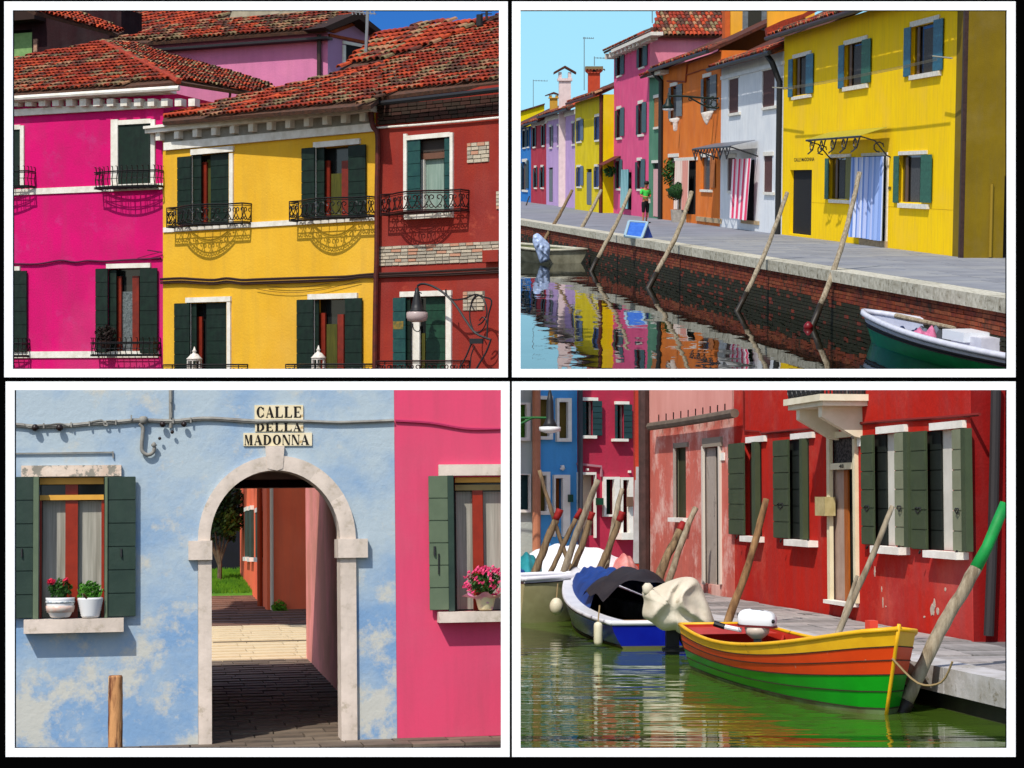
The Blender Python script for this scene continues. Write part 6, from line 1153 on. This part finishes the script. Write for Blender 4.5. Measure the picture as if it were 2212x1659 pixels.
uu0, zz0 = FR.uz(*pt('m',1240,330)); uu1, zz1 = FR.uz(*pt('m',1915,240))
part('upper_wall', MB().add([(upk+.02,-.012,zz0),(ul4-.02,-.012,zz1),(ul4-.02,-.012,FR.uz(1587,TOP)[1]),(upk+.02,-.012,FR.uz(1403,TOP)[1])], [(0,1,2,3)]), SALU, k4.root, FR)
part('ledge', MB().tube(nail_path(FR,'m',[(1190,368),(1400,340),(1650,300),(1850,265),(1925,252)],.16), .07, 8), mat('grey_brown_ledge','#6a5c4e','#584a3e',scale=6), k4.root, FR)
sp = MB()
for k in range(10): x = 1268+k*62+k*1.5; y = 325-k*10.5; sp.tube(nail_path(FR,'m',[(x,y),(x,y-60)],.1), .012, 4)
part('spikes', sp, mat('rusty_iron','#2a0c0a'), k4.root, FR)
part('downpipe', MB().tube([(upk+.02,-.1,G4),(upk+.02,-.1,FR.uz(1403,830)[1])], .1, 8), mat('brown_pipe','#4a3430','#382824',scale=8), k4.root, FR); pl = rect(FR,'m',1800,1830,592,660,.02); part('number_plate', MB().box(pl[0],pl[1],-.02,0,pl[2],pl[3]), WST, k4.root, FR)
Lr = (FR.F @ Vector((upk,0,0))).y; Fq = frontal(P4, 1390, 1200, Lr+.6); t_ = thing('back_house', 'narrow orange red wall with whitewashed patches behind the brown downpipe', 'house', Fq, Fq.hit(1388,1245)); pprism(Fq, [(1372,1300),(1372,TOP),(1412,TOP),(1412,1300)], -.5, 0, 'wall', stucco('brick_orange_plaster','#b83c28','#a03020',scale=.6), t_)
for pp in ([(1070,715),(1115,715),(1115,790),(1170,790),(1170,830),(1105,830),(1105,1120),(1130,1125),(1130,1230),(1155,1235),(1155,1265),(1125,1270),(1120,1550),(1045,1550),(1060,830),(1070,830)],): pprism(Fq, pp, 0, .012, 'white_patch', mat('whitewash','#b4b0b0','#98948e',scale=3,rough=.95), t_, 'm')
# the three fronts across the water
FX = wallframe(P4, 1250, 1168, 39.5, 12000)
def X(x, y=1000): return FX.uz(x, y)[0]
c4 = House(FX, 'distant_house', 'crimson house with teal shutters across the water', X(1248), X(1376), G4, FX.uz(1248,TOP)[1], stucco('crimson_distant','#b03048','#a0243c',scale=.35,col3='#b03a4a',s3=.25,t3=.6,w3=.12), z1r=FX.uz(1376,TOP)[1], depth=1)
TS = mat('teal_grey_shutter','#1c3c40','#16302f',scale=3,rough=.7)
c4.win('m', (640,698,150,444), [('shutter',TS,612,640,150,444,.03,.1),('shutter',TS,700,780,146,446,.03,.1),('blind',BLI,668,694,150,444,-.15,-.1),('lintel',WST,612,745,116,144,0,.08),('sill',WST,600,735,444,470,0,.15)])
c4.win('m', (912,968,180,472), [('shutter',TS,893,912,180,472,.03,.1),('shutter',TS,970,1040,176,472,.03,.1),('blind',BLI,940,966,180,472,-.15,-.1),('lintel',WST,898,1015,150,176,0,.08),('sill',WST,885,1008,472,496,0,.15)])
c4.win('m', (590,722,785,1310), [('surround',WST,576,590,762,1330,0,.1),('surround',WST,722,730,762,1330,0,.1),('surround',WST,590,722,762,784,0,.1)], mat('cream_door','#d8d4bc','#ccc8a8',scale=1), name='doorway')
c4.win('m', (816,886,825,1126), [('surround',WST,798,816,802,1146,0,.1),('surround',WST,886,932,802,1146,0,.1),('surround',WST,816,886,802,824,0,.1),('surround',WST,816,886,1127,1146,0,.1)], mat('bottle_shutter','#144432','#103828',scale=2))
c4.win('m', (962,1012,830,1285), [('surround',WST,944,962,806,1340,0,.1),('surround',WST,1012,1056,806,1340,0,.1),('surround',WST,962,1012,806,829,0,.1),('step',WST,950,1056,1286,1345,0,.3)], mat('rust_door','#6c1e0e'), name='doorway')
for x, y, s_ in ((655,738,9),(1020,758,10)): pl = rect(FX,'m',x-s_,x+s_,y-s_,y+s_,.05); part('number_plate', MB().box(pl[0],pl[1],-.05,0,pl[2],pl[3]), WST, c4.root, FX)
pl = rect(FX,'m',742,782,985,1045,.2); part('letter_box', MB().box(pl[0],pl[1],-.25,0,pl[2],pl[3]), mat('green_metal_box','#0c3c28',rough=.5), c4.root, FX); pl = rect(FX,'m',1005,1048,975,1060,.2); part('meter_box', MB().box(pl[0],pl[1],-.2,-.11,pl[2],pl[3]), mat('brown_box','#6c5040'), c4.root, FX); c4.wall()
part('wire', MB().tube(nail_path(FX,'m',[(560,690),(770,712),(772,800)],.05), .03, 4), mat('pinkish_wire','#a07078'), c4.root, FX)
l4 = House(FX, 'distant_house', 'bright blue house with white window surrounds across the water', X(1155), X(1248)-.01, G4, FX.uz(1155,TOP)[1], stucco('cobalt_distant','#4a98d4','#529cd4',scale=.35,col3='#64b0cc',s3=.3,t3=.62,w3=.12), z1r=FX.uz(1248,TOP)[1], depth=1)
OC = mat('ochre_shutter','#7a6428','#685420',scale=3,rough=.8)
def fr4(h, x0, x1, y0, y1, ix0, ix1, iy0, iy1, mm, name='window'):
    w_ = h.win('m', (ix0,ix1,iy0,iy1), [('surround',WST,x0,ix0,y0,y1,0,.1),('surround',WST,ix1,x1,y0,y1,0,.1),('surround',WST,ix0,ix1,y0,iy0,0,.1),('surround',WST,ix0,ix1,iy1,y1,0,.1),('shutter',mm,ix0,ix1-(ix1-ix0)*.06,iy0,iy1,-.16,-.1)], name=name, nb=3)
fr4(l4,228,355,102,480,240,322,132,452,OC); fr4(l4,390,517,122,498,410,486,155,468,OC); fr4(l4,203,332,758,1130,215,300,790,1098,OC)
l4.win('m', (378,442,815,1110), [('surround',WST,366,378,785,1320,0,.1),('surround',WST,442,504,785,1320,0,.1),('surround',WST,378,442,785,814,0,.1)], mat('amber_door','#b05c14','#944a10',scale=2), name='doorway')
l4.wall(); part('house_number', MB().tube(nail_path(FX,'m',[(425,715),(440,712),(445,725),(430,735),(428,740)],.05), .04, 4), WST, l4.root, FX)
pl = rect(FX,'m',500,530,955,1020,.2); part('letter_box', MB().box(pl[0],pl[1],-.2,0,pl[2],pl[3]), MATS['green_metal_box'], l4.root, FX); part('downpipe', MB().tube([(X(1247),-.15,G4),(X(1247),-.15,FX.uz(1247,828)[1])], .05, 8), mat('teal_brown_pipe','#3a3c44'), l4.root, FX)
v4 = House(FX, 'distant_house', 'white house with a copper downpipe across the water at the left edge', X(1107), X(1155)-.01, G4, FX.uz(1107,TOP)[1], stucco('grey_white_distant','#b4b8b0','#a8aca0',scale=.35), z1r=FX.uz(1155,TOP)[1], depth=1)
fr4(v4,10,160,160,490,20,128,176,462,mat('lime_shutter','#4a7c18','#3c6a14',scale=3)); fr4(v4,10,165,775,1110,20,155,785,1086,TS); v4.wall()
part('downpipe', MB().tube([(X(1150),-.2,G4),(X(1150),-.2,FX.uz(1150,828)[1])], .08, 10), mat('copper_pipe','#b87858','#a06448',scale=3,rough=.5), v4.root, FX)
Fv = frontal(P4, 1160, 910, 36); t_ = thing('wall_lamp', 'small green iron street lamp reaching from the left edge, lower right picture', 'street lamp', Fv, Fv.hit(1120,905)); part('bracket', MB().tube(nail_path(Fv,'m',[(20,295),(200,290),(335,293)],0), .022, 5).tube(smooth(nail_path(Fv,'m',[(60,350),(120,320),(170,292)],0),3), .022, 5), mat('green_iron','#245c2c'), t_, Fv)
c_ = Fv.hit(*pt('m',328,395)); part('hood', MB().lathe(c_, [(.14,.05),(.1,.12),(.07,.2),(.06,.5),(.02,.7)], 10), IRON, t_, Fv, True); part('lamp_glass', MB().lathe(c_, [(.08,-.06),(.19,-.02),(.19,.05)], 10), mat('white_glass','#d8d8d4'), t_, Fv, True)
# ground and water
gq = lambda x: 1075+(x-270)*.2107
qn, qf = P4.gnd(2420, gq(2420), G4), P4.gnd(1262, gq(1262), G4); q4 = (qn-qf).normalized(); FK = Fr(P4, basis(q4, Vector((0,0,1)).cross(q4), Vector((0,0,1)), Vector((qf.x, qf.y, 0)))); K4 = (qn-qf).length
PV4 = mat('quay_paving_bed','#6c6664','#5c5654',scale=3,rough=.9)
fn = FR.F @ Vector((ur4+6,0,G4)); ff = FR.F @ Vector((upk-1,0,G4)); pv = tag(part('quay_pavement', MB().slab([qf+Vector((.3,0,0)), qn+Vector((.3,0,0)), fn+Vector((3,0,0)), ff+Vector((3,0,0))], (0,0,-.3)), PV4, None, I4), kind='structure')
# paving stones, laid across the quay
PS = [mat('quay_slab','#98928e','#847e7a',scale=2,rough=.85,bump=.5,bscale=6,stretch=(1,4,1)), mat('quay_slab_b','#88827e','#74706c',scale=2,rough=.85,bump=.5,bscale=6,stretch=(1,4,1)), mat('quay_slab_c','#a8a09a','#948c88',scale=2,rough=.85,bump=.5,bscale=6,stretch=(1,4,1))]
rv = random.Random(14); F2w = lambda u: (FK.Fi @ (FR.F @ Vector((u,0,0)))); u = K4; n = 0
fa, fb = F2w(ul4-6), F2w(ur4+3); facey = lambda x: fa.y+(fb.y-fa.y)*(x-fa.x)/(fb.x-fa.x)
while u > 0 and n < 290:
    d_ = rv.uniform(.32,.45); y = .36; lim = facey(u-d_/2)-.03
    if fb.x < u: lim = facey(fb.x)+2
    y += -rv.random()*.0
    while y < lim:
        l = rv.uniform(.5,.9); y2 = min(y+l, lim)
        if y2-y > .05: part('paving_stone', MB().box(u-d_+.012, u-.012, y+.01, y2-.012, G4-.02, G4+.012+rv.uniform(-.006,.008)), rv.choice(PS), pv, FK); n += 1
        y = y2
    u -= d_
qe = tag(part('quay_wall', MB().box(0, K4, .04, .5, W4Z-.6, G4-.03), mat('wet_quay_stone','#2c2a1c','#1c1a10',scale=3,rough=.8), None, FK), kind='structure'); u = 0
while u < K4: l = rv.uniform(.9,1.5); part('curb_stone', MB().box(u+.006, min(u+l,K4)-.006, -.03-rv.random()*.01, .33, G4-.2, G4+.03), mat('pale_kerb','#bcb8b8','#9a948c',scale=3,rough=.9,bump=.5,bscale=8,col3='#6c6450',s3=4,t3=.6,w3=.06), qe, FK); u += l
tag(part('far_quay', MB().add([(-.5,37.6,W4Z-.3),(4,37.6,W4Z-.3),(4,37.6,G4),(-.5,37.6,G4),(4,60,G4),(-.5,60,G4)],[(0,1,2,3),(3,2,4,5)]), mat('pale_far_quay','#a8a49c','#98948c',scale=.5), None, I4), kind='structure')
wq = [P4.gnd(x, 1640, W4Z) for x in (1108, 2420)]; wl = P4.gnd(1108, 1295, W4Z)
wm = water('canal_water_green', '#445c1c', .01, .017, .8, (.5,2.4,1), .5, 4, 1.5)
tag(part('green_canal_water', MB().add([wq[0], wq[1], Vector((30,37.7,W4Z)), wl], [(0,1,2,3)]), wm, None, I4), kind='structure')
# main boat
A_ = P4.gnd(1543,1450,W4Z)+Vector((.1,.34,0)); B_ = P4.gnd(1920,1547,W4Z)+Vector((.0,.12,0))
YS = mat('boat_yellow','#e2ac18','#d49c14',scale=4,rough=.45,col3='#8a5c1c',s3=9,t3=.63,w3=.03); OS = mat('boat_orange','#d4400c','#c83a0c',scale=3,rough=.45,col3='#a8947c',s3=8,t3=.65,w3=.03); GS = mat('boat_leaf_green','#0f9416','#0c8412',scale=2,rough=.35); GP = mat('boat_faded_waterline','#6c8050','#4c3818',scale=3,rough=.6)
RI = mat('boat_red_inside','#b82c1c','#a02418',scale=4,rough=.5)
wB = lambda t: max(0,(1-t**4))**.42*(.5+.5*math.sin(math.pi*min(1,.16+t*.56))); sB = lambda t: .34+.15*(1-t)**2.5+.42*t**2.4
bt4, FM, LM_, pos4 = boat(P4, 'wooden_boat', 'wooden rowing boat painted green, orange and yellow, moored in front', A_, B_, 1.25, wB, sB, [(0,.2,YS,'yellow_strake'),(.2,.36,OS,'orange_strake'),(.36,.53,OS,'orange_strake'),(.53,.73,GS,'green_strake'),(.73,.93,GS,'green_strake'),(.93,1.25,GP,'waterline_band')], RI, YS, .022, .3, .28, n=28)
part('stem', MB().tube([pos4(1,v,0) for v in (-.05,.2,.5,.8,1.1)], .018, 6), YS, bt4, FM, True)
part('foredeck', MB().grid(lambda a, b: (lambda t: (LM_*t+.12*a*a, (2*b-1)*.56*wB(t)*.93, sB(t)+.005))(.8+.185*a), 8, 6), RI, bt4, FM)
part('after_deck', MB().grid(lambda a, b: (lambda t: (LM_*t, (2*b-1)*.56*wB(t)*.93, sB(t)-.02))(.01+.13*a), 4, 6), RI, bt4, FM)
part('thwart', MB().box(LM_*.52,LM_*.58,-.36,.36,.27,.31), RI, bt4, FM); part('thwart', MB().box(LM_*.3,LM_*.36,-.34,.34,.24,.28), mat('teal_thwart','#0c6c58','#0a5c4c',scale=3,rough=.5), bt4, FM)
part('floor_board', MB().box(LM_*.2,LM_*.7,-.26,.26,.14,.17), MATS['teal_thwart'], bt4, FM); part('inner_rail', MB().box(LM_*.42,LM_*.8,.3,.36,.4,.47), mat('boat_coral','#dc4830','#cc4030',scale=3,rough=.5), bt4, FM); part('oar_rest', MB().box(LM_*.74,LM_*.765,.3,.38,.36,.74), MATS['boat_coral'], bt4, FM)
part('draught_mark', MB().box(0,.001,0,.001,0,.001), INK, bt4, FM) if False else None
for k in range(9):
    f_ = .16+.075*k; hwk = .56*wB(f_); part('rib', MB().tube([(LM_*f_,-hwk*.97,sB(f_)-.03),(LM_*f_,-hwk*.86,sB(f_)*.45),(LM_*f_,-hwk*.5,.13),(LM_*f_,hwk*.5,.13),(LM_*f_,hwk*.86,sB(f_)*.45),(LM_*f_,hwk*.97,sB(f_)-.03)], .02, 5), RI, bt4, FM)
solo('mooring_rope', 'thin rope tied from the bow of the painted boat to the green topped post', 'rope', MB().tube(smooth([(LM_+.2,-.02,.5),(LM_+.35,.15,.3),(LM_+.5,.3,.32),(LM_+.62,.35,.5)],4), .01, 5), mat('hemp_rope','#8a7450'), FM)
def outboard(P, c, s, lb, yaw=.4):
    F_ = Fr(P, Matrix.Translation(c) @ Matrix.Rotation(yaw,4,'Z')); t = thing('outboard_motor', lb, 'outboard motor', F_, (0,0,0)); WP = mat('motor_white','#d8d8d8',rough=.25)
    cw = MB().grid(lambda a, b: (lambda th, ph: (s*(.36*math.copysign(abs(math.cos(th))**.42, math.cos(th))*math.cos(ph)**.4), s*(.2*math.copysign(abs(math.sin(th))**.42, math.sin(th))*math.cos(ph)**.4), s*(.3+.19*math.sin(ph)-.05*(.36*math.cos(th)))))(a*2*math.pi, -.6+2.1*b), 24, 10); part('cowl', cw, WP, t, F_, True)
    part('lower_cowl', MB().lathe((0,0,0), [(.1*s,-.05*s),(.22*s,.05*s),(.24*s,.16*s)], 14), mat('motor_cream','#b8a898',rough=.4), t, F_, True)
    st = MB().grid(lambda a, b: (s*.372*math.copysign(abs(math.cos(a*2*math.pi))**.6, math.cos(a*2*math.pi)), s*.207*math.copysign(abs(math.sin(a*2*math.pi))**.6, math.sin(a*2*math.pi)), s*(.17+.04*b)-.05*s*.36*math.cos(a*2*math.pi)), 24, 1); part('stripe', st, mat('motor_maroon','#5c1418',rough=.3), t, F_)
    part('grip', MB().tube([(-.3*s,-.0,.1*s),(-.62*s,-.02,.16*s)], .045*s, 8), WP, t, F_); part('handle_grip', MB().tube([(-.62*s,-.02,.16*s),(-.82*s,-.03,.22*s)], .055*s, 8), mat('black_rubber','#0c0c12'), t, F_)
    part('intake', MB().box(-.37*s,-.3*s,-.06*s,.06*s,.33*s,.42*s), IRON, t, F_); part('badge', MB().lathe((.32*s,-.13*s,.28*s), [(.035*s,-.03*s),(.05*s,0),(.035*s,.04*s)], 8), IRON, t, F_)
    part('shaft', MB().box(-.06*s,.08*s,-.05*s,.05*s,-.55*s,.02*s), mat('motor_grey','#4c4c50',rough=.5), t, F_); return t
c_ = P4.at(1636, 1378, 21.6); outboard(P4, c_+Vector((0,0,.02)), .56, 'white outboard motor lying at the stern of the painted boat', -.35)
# blue boat
A_ = P4.gnd(1422,1402,W4Z)+Vector((0,.1,0)); B_ = P4.gnd(1246,1336,W4Z)
BH = mat('boat_royal_blue','#0a1480','#0c1c8c',scale=3,rough=.25); BR_ = mat('boat_white_rim','#dcdce0','#ccccd2',scale=3,rough=.4)
wb_ = lambda t: max(0,(1-t**3))**.7*(.72+.28*math.sin(math.pi*min(1,.1+t))); sb_ = lambda t: .32+.42*t**1.8
b2, FBb, Lb2, posb = boat(P4, 'motor_boat', 'blue hulled motor boat with white rim and covered cockpit, left of the painted boat', A_, B_, 1.45, wb_, sb_, [(0,.1,BR_,'white_rail'),(.1,.9,BH,'blue_hull'),(.9,1.3,mat('boat_olive_bottom','#5c5c34','#4c4c2c',scale=3,rough=.6),'bottom')], mat('boat_dark_inside','#141210','#0c0c0c',scale=3), BR_, .032, .5, .25)
part('side_deck', MB().grid(lambda a, b: (lambda p: (p[0], p[1]+.17*b, p[2]+.03))(posb(a*.97, 0, -1)), 24, 2), BR_, b2, FBb); part('side_deck', MB().grid(lambda a, b: (lambda p: (p[0], p[1]-.17*b, p[2]+.03))(posb(a*.97, 0, 1)), 24, 2), BR_, b2, FBb)
part('foredeck', MB().grid(lambda a, b: (lambda t: (Lb2*t+.4*a*a, (2*b-1)*.6*wb_(t)*.98, sb_(t)+.03+.06*math.sin(math.pi*b)))(.74+.24*a), 10, 8), BR_, b2, FBb, True)
TB = mat('navy_tarp','#10408c','#0c3070',scale=4,rough=.6,bump=.4,bscale=6); TK = mat('charcoal_tarp','#2c2628','#201c20',scale=4,rough=.7,bump=.4,bscale=6); TC = mat('cream_canvas','#ccc2b0','#b8ac96',scale=3,rough=.85,bump=.5,bscale=6,col3='#8c7c60',s3=4,t3=.62,w3=.08)
ts = MB().grid(lambda a, b: (Lb2*(.3+.5*a), (2*b-1)*.56*wb_(.3+.5*a), sb_(.3+.5*a)+.04+(.52-.32*a)*math.sin(math.pi*b)**.7*(1+.06*math.sin(a*21+b*9))+.02*math.sin(b*30)), 26, 20); t_ = thing('boat_cover', 'navy blue tarpaulin over the front of the blue boat', 'tarpaulin', FBb, (Lb2*.6,0,.5)); part('sheet', ts, TB, t_, FBb, True)
ts = MB().grid(lambda a, b: (Lb2*(.12+.24*a), (2*b-1)*.56*wb_(.1+.34*a)+.06, sb_(.3)+.08+(.5)*math.sin(math.pi*(.12+.8*b))**.8*(.75+.25*math.sin(math.pi*a))+.03*math.sin(a*13+b*11)), 22, 18); t_ = thing('boat_cover', 'dark charcoal tarpaulin humped over the cockpit of the blue boat', 'tarpaulin', FBb, (Lb2*.3,0,.5)); part('sheet', ts, TK, t_, FBb, True)
part('windscreen_frame', MB().tube([(Lb2*.36,-.52,.36),(Lb2*.3,-.42,.72),(Lb2*.42,-.5,.62),(Lb2*.44,-.54,.4)], .02, 5), BR_, b2, FBb)
part('cleat', MB().tube([(Lb2*.18,-.56,.4),(Lb2*.26,-.57,.42)], .025, 5), BR_, b2, FBb); part('coaming', MB().box(Lb2*.02,Lb2*.08,-.5,.5,.27,.33), mat('varnished_wood','#8a6844','#74543a',scale=5), b2, FBb)
t_ = thing('motor_cover', 'cream canvas tied over an outboard, hanging between the blue and the painted boat', 'canvas cover', I4, P4.gnd(1460,1400,W4Z))
pillow(P4, [(1390,1268),(1400,1265),(1411,1270),(1440,1257),(1472,1247),(1498,1248),(1512,1262),(1524,1290),(1545,1350),(1530,1360),(1512,1384),(1500,1386),(1464,1366),(1458,1361),(1432,1362),(1408,1345),(1388,1330),(1391,1298),(1387,1284)], 24.6, .32, TC, 'canvas', t_, sag=.17, freq=5)
Fc = frontal(P4, 1460, 1300, 24.6); c_ = Fc.hit(1399,1272,.1); part('knot', MB().lathe(c_, [(.02,-.08),(.06,-.04),(.065,.03),(.03,.07)], 10), TC, t_, Fc, True)
t_ = thing('outboard_motor', 'black outboard leg wrapped in grey cloth at the stern of the blue boat', 'outboard motor', I4, P4.gnd(1452,1404,W4Z)); Fc2 = frontal(P4, 1452, 1400, 24.8)
part('leg', MB().box(Fc2.uz(1438,1380)[0], Fc2.uz(1466,1380)[0], -.1, .1, W4Z-.2, Fc2.uz(1450,1360)[1]).box(Fc2.uz(1430,1380)[0], Fc2.uz(1478,1380)[0], -.15, .02, Fc2.uz(1450,1406)[1], Fc2.uz(1450,1398)[1]), mat('black_engine','#0a0a0c',rough=.5), t_, Fc2); pillow(P4, [(1464,1366),(1480,1372),(1515,1384),(1512,1398),(1488,1406),(1478,1400),(1468,1384)], 24.5, .12, mat('slate_cloth','#4c4c58','#3c3c46',scale=5,rough=.9), 'cloth', t_, Fc2)
def fender(px, py0, py1, L, rpx, lb, m_, fr=None):
    F_ = frontal(P4, px, py0, L); r = rpx/FPX*L; z1 = F_.uz(px,py0)[1]; z0 = F_.uz(px,py1)[1]; x = F_.uz(px,py0)[0]; H = z1-z0
    t = thing('fender', lb, 'fender', F_, (x,0,z0)); part('body', MB().lathe((x,0,z0), [(r*.3,0),(r*.85,H*.06),(r,H*.16),(r,H*.84),(r*.85,H*.94),(r*.3,H)] if H > 3*r else [(r*math.cos(a), H/2+H/2*math.sin(a)) for a in [-1.5+3*i/10 for i in range(11)]], 14), m_, t, F_, True)
    part('rope', MB().tube([(x,0,z1),(x+.02,.05,z1+.2)], .012, 4), mat('hemp_rope','#8a7450'), t, F_)
FW = mat('fender_cream','#d4ccb4','#c0b898',scale=5,rough=.5); fender(1202, 1291, 1329, P4.gnd(1232,1345,W4Z).y-1.2, 15, 'round cream buoy hanging from the bow of the blue boat', FW); fender(1292, 1343, 1395, P4.gnd(1300,1398,W4Z).y-.2, 9.5, 'long white fender hanging on the side of the blue boat', FW)
# cream boat on the left, boats beyond
A_ = P4.gnd(1098,1345,W4Z); B_ = P4.gnd(1228,1342,W4Z)+Vector((.1,.3,0))
b5, F5b, L5, p5 = boat(P4, 'motor_boat', 'cream hulled boat cut by the left edge behind the blue boat', A_+Vector((.04,.3,0)), B_, 1.2, lambda t: max(0,(1-t**3))**.7*.98+.01, lambda t: .66+.05*t, [(0,.1,BR_,'white_rail'),(.1,1.2,mat('boat_cream_yellow','#b8b084','#a49c70',scale=3,rough=.5),'hull')], PLW, BR_, .04, .5)
def tarpboat(lb, x0, x1, yw, L, h, m_, hull, hm, group=None):
    F_ = frontal(P4, x0, yw, L); a, b = F_.uz(x0,yw)[0], F_.uz(x1,yw)[0]; t = thing('covered_boat', lb, 'boat', F_, ((a+b)/2,0,W4Z), group); W_ = b-a
    part('hull', MB().grid(lambda p, q: (a+W_*(p+.04*(2*p-1)*q), -.9*math.sin(math.pi*(.08+.84*p))**.6*(.8+.2*q), W4Z-.1+(h*.45+.1)*q), 20, 4), hm, t, F_, True)
    part('cover', MB().grid(lambda p, q: (a+W_*(p+.04*(2*p-1)), -.92*math.sin(math.pi*(.08+.84*p))**.6*math.cos(math.pi*q), W4Z+h*.45+h*.55*math.sin(math.pi*q)*(.55+.45*math.sin(math.pi*p))*(1+.035*math.sin(p*23+q*7))), 30, 12), m_, t, F_, True)
WTP = mat('white_tarp','#e8e8e8','#d8d8dc',scale=3,rough=.6); tarpboat('long boat under a dazzling white tarpaulin behind the posts', 1150, 1345, 1222, 34.5, 1.08, WTP, None, PLW); tarpboat('white covered boat farther along below the blue house', 1130, 1290, 1205, 36.5, 1.05, WTP, None, PLW)
tarpboat('boat under a faded red cover beside the whitewashed wall', 1322, 1376, 1222, 34, .95, mat('red_tarp','#c06058','#d8a49c',scale=3,rough=.7), None, mat('olive_hull','#5c6030')); tarpboat('teal covered boat at the left edge among the posts', 1109, 1168, 1240, 33.6, .98, mat('teal_tarp','#0c6c70','#2c8c94',scale=3,rough=.6), None, mat('grey_hull','#6c7c88'))
tarpboat('small blue covered boat at the left edge below the teal one', 1109, 1140, 1254, 32.8, .76, mat('blue_tarp','#1c4c94','#163c7c',scale=3,rough=.6), None, mat('grey_hull','#6c7c88'))
# posts
TR_ = mat('red_post_paint','#8c1410','#701010',scale=6,rough=.7); TG_ = mat('green_post_paint','#0e8a3c','#0a7432',scale=5,rough=.6,col3='#3c5c3c',s3=5,t3=.62,w3=.08); PG4 = 'mooring posts among the moored boats'
for top, bot, r, tip, tl, lb, zb, dl, m_ in (
    ((1164,1016),(1217,1180),5,None,0,'thin pole leaning to the left before the blue house',W4Z,0,WOODP),
    ((1213,1101),(1150,1245),9,TR_,.13,'red topped post, leftmost of the post cluster',W4Z,0,WOODP),
    ((1257,1100),(1190,1232),6,TR_,.12,'thin red topped post, second in the cluster',W4Z,0,WOODP),
    ((1280,1106),(1228,1250),8,TR_,.1,'dark red topped post behind the tall grey one',W4Z,0,WOODP),
    ((1290,1036),(1214,1250),8,None,0,'tall grey post in the middle of the cluster',W4Z,-.5,WOODP2),
    ((1345,1056),(1306,1230),6.5,None,0,'grey post before the crimson house doorway',W4Z,.5,WOODP2),
    ((1342,1104),(1292,1240),8.5,TR_,.12,'red topped post at the right of the cluster',W4Z,0,WOODP),
    ((1473,1128),(1410,1290),10,TR_,.11,'short red topped post before the salmon house',G4,.5,WOODP),
    ((1503,1097),(1430,1290),7.5,None,0,'grey post beside the short red topped one before the salmon house',G4,.5,WOODP2),
    ((1658,1079),(1571,1352),8.5,None,0,'brown post leaning before the first olive shutters of the red house',G4,.3,mat('tan_bark_post','#94704a','#5c4028',scale=4,stretch=(3,3,.6),rough=.9,bump=.6,bscale=14)),
    ((1927,1093),(1800,1400),7,None,0,'thin crooked post before the third shutters of the red house',G4,.2,WOODP2),
    ((1850,1243),(1806,1392),5,None,0,'short stub leaning against the thin crooked post',G4,.1,WOODP2),
    ((2172,1088),(1992,1450),14.5,TG_,.38,'stout post with a bright green top at the right edge',G4,.2,WOODP2)):
    if zb == W4Z:                                # the cluster stands in the water behind the boats
        yb_ = 1335; bot = (top[0]+(bot[0]-top[0])*(yb_-top[1])/(bot[1]-top[1]), yb_)
    post(P4, 'mooring_post', lb, top, bot, zb, r, dl, m_, tip, tl*.75 if zb == W4Z else tl, -.3 if zb == G4 else .3, PG4, below=.6)
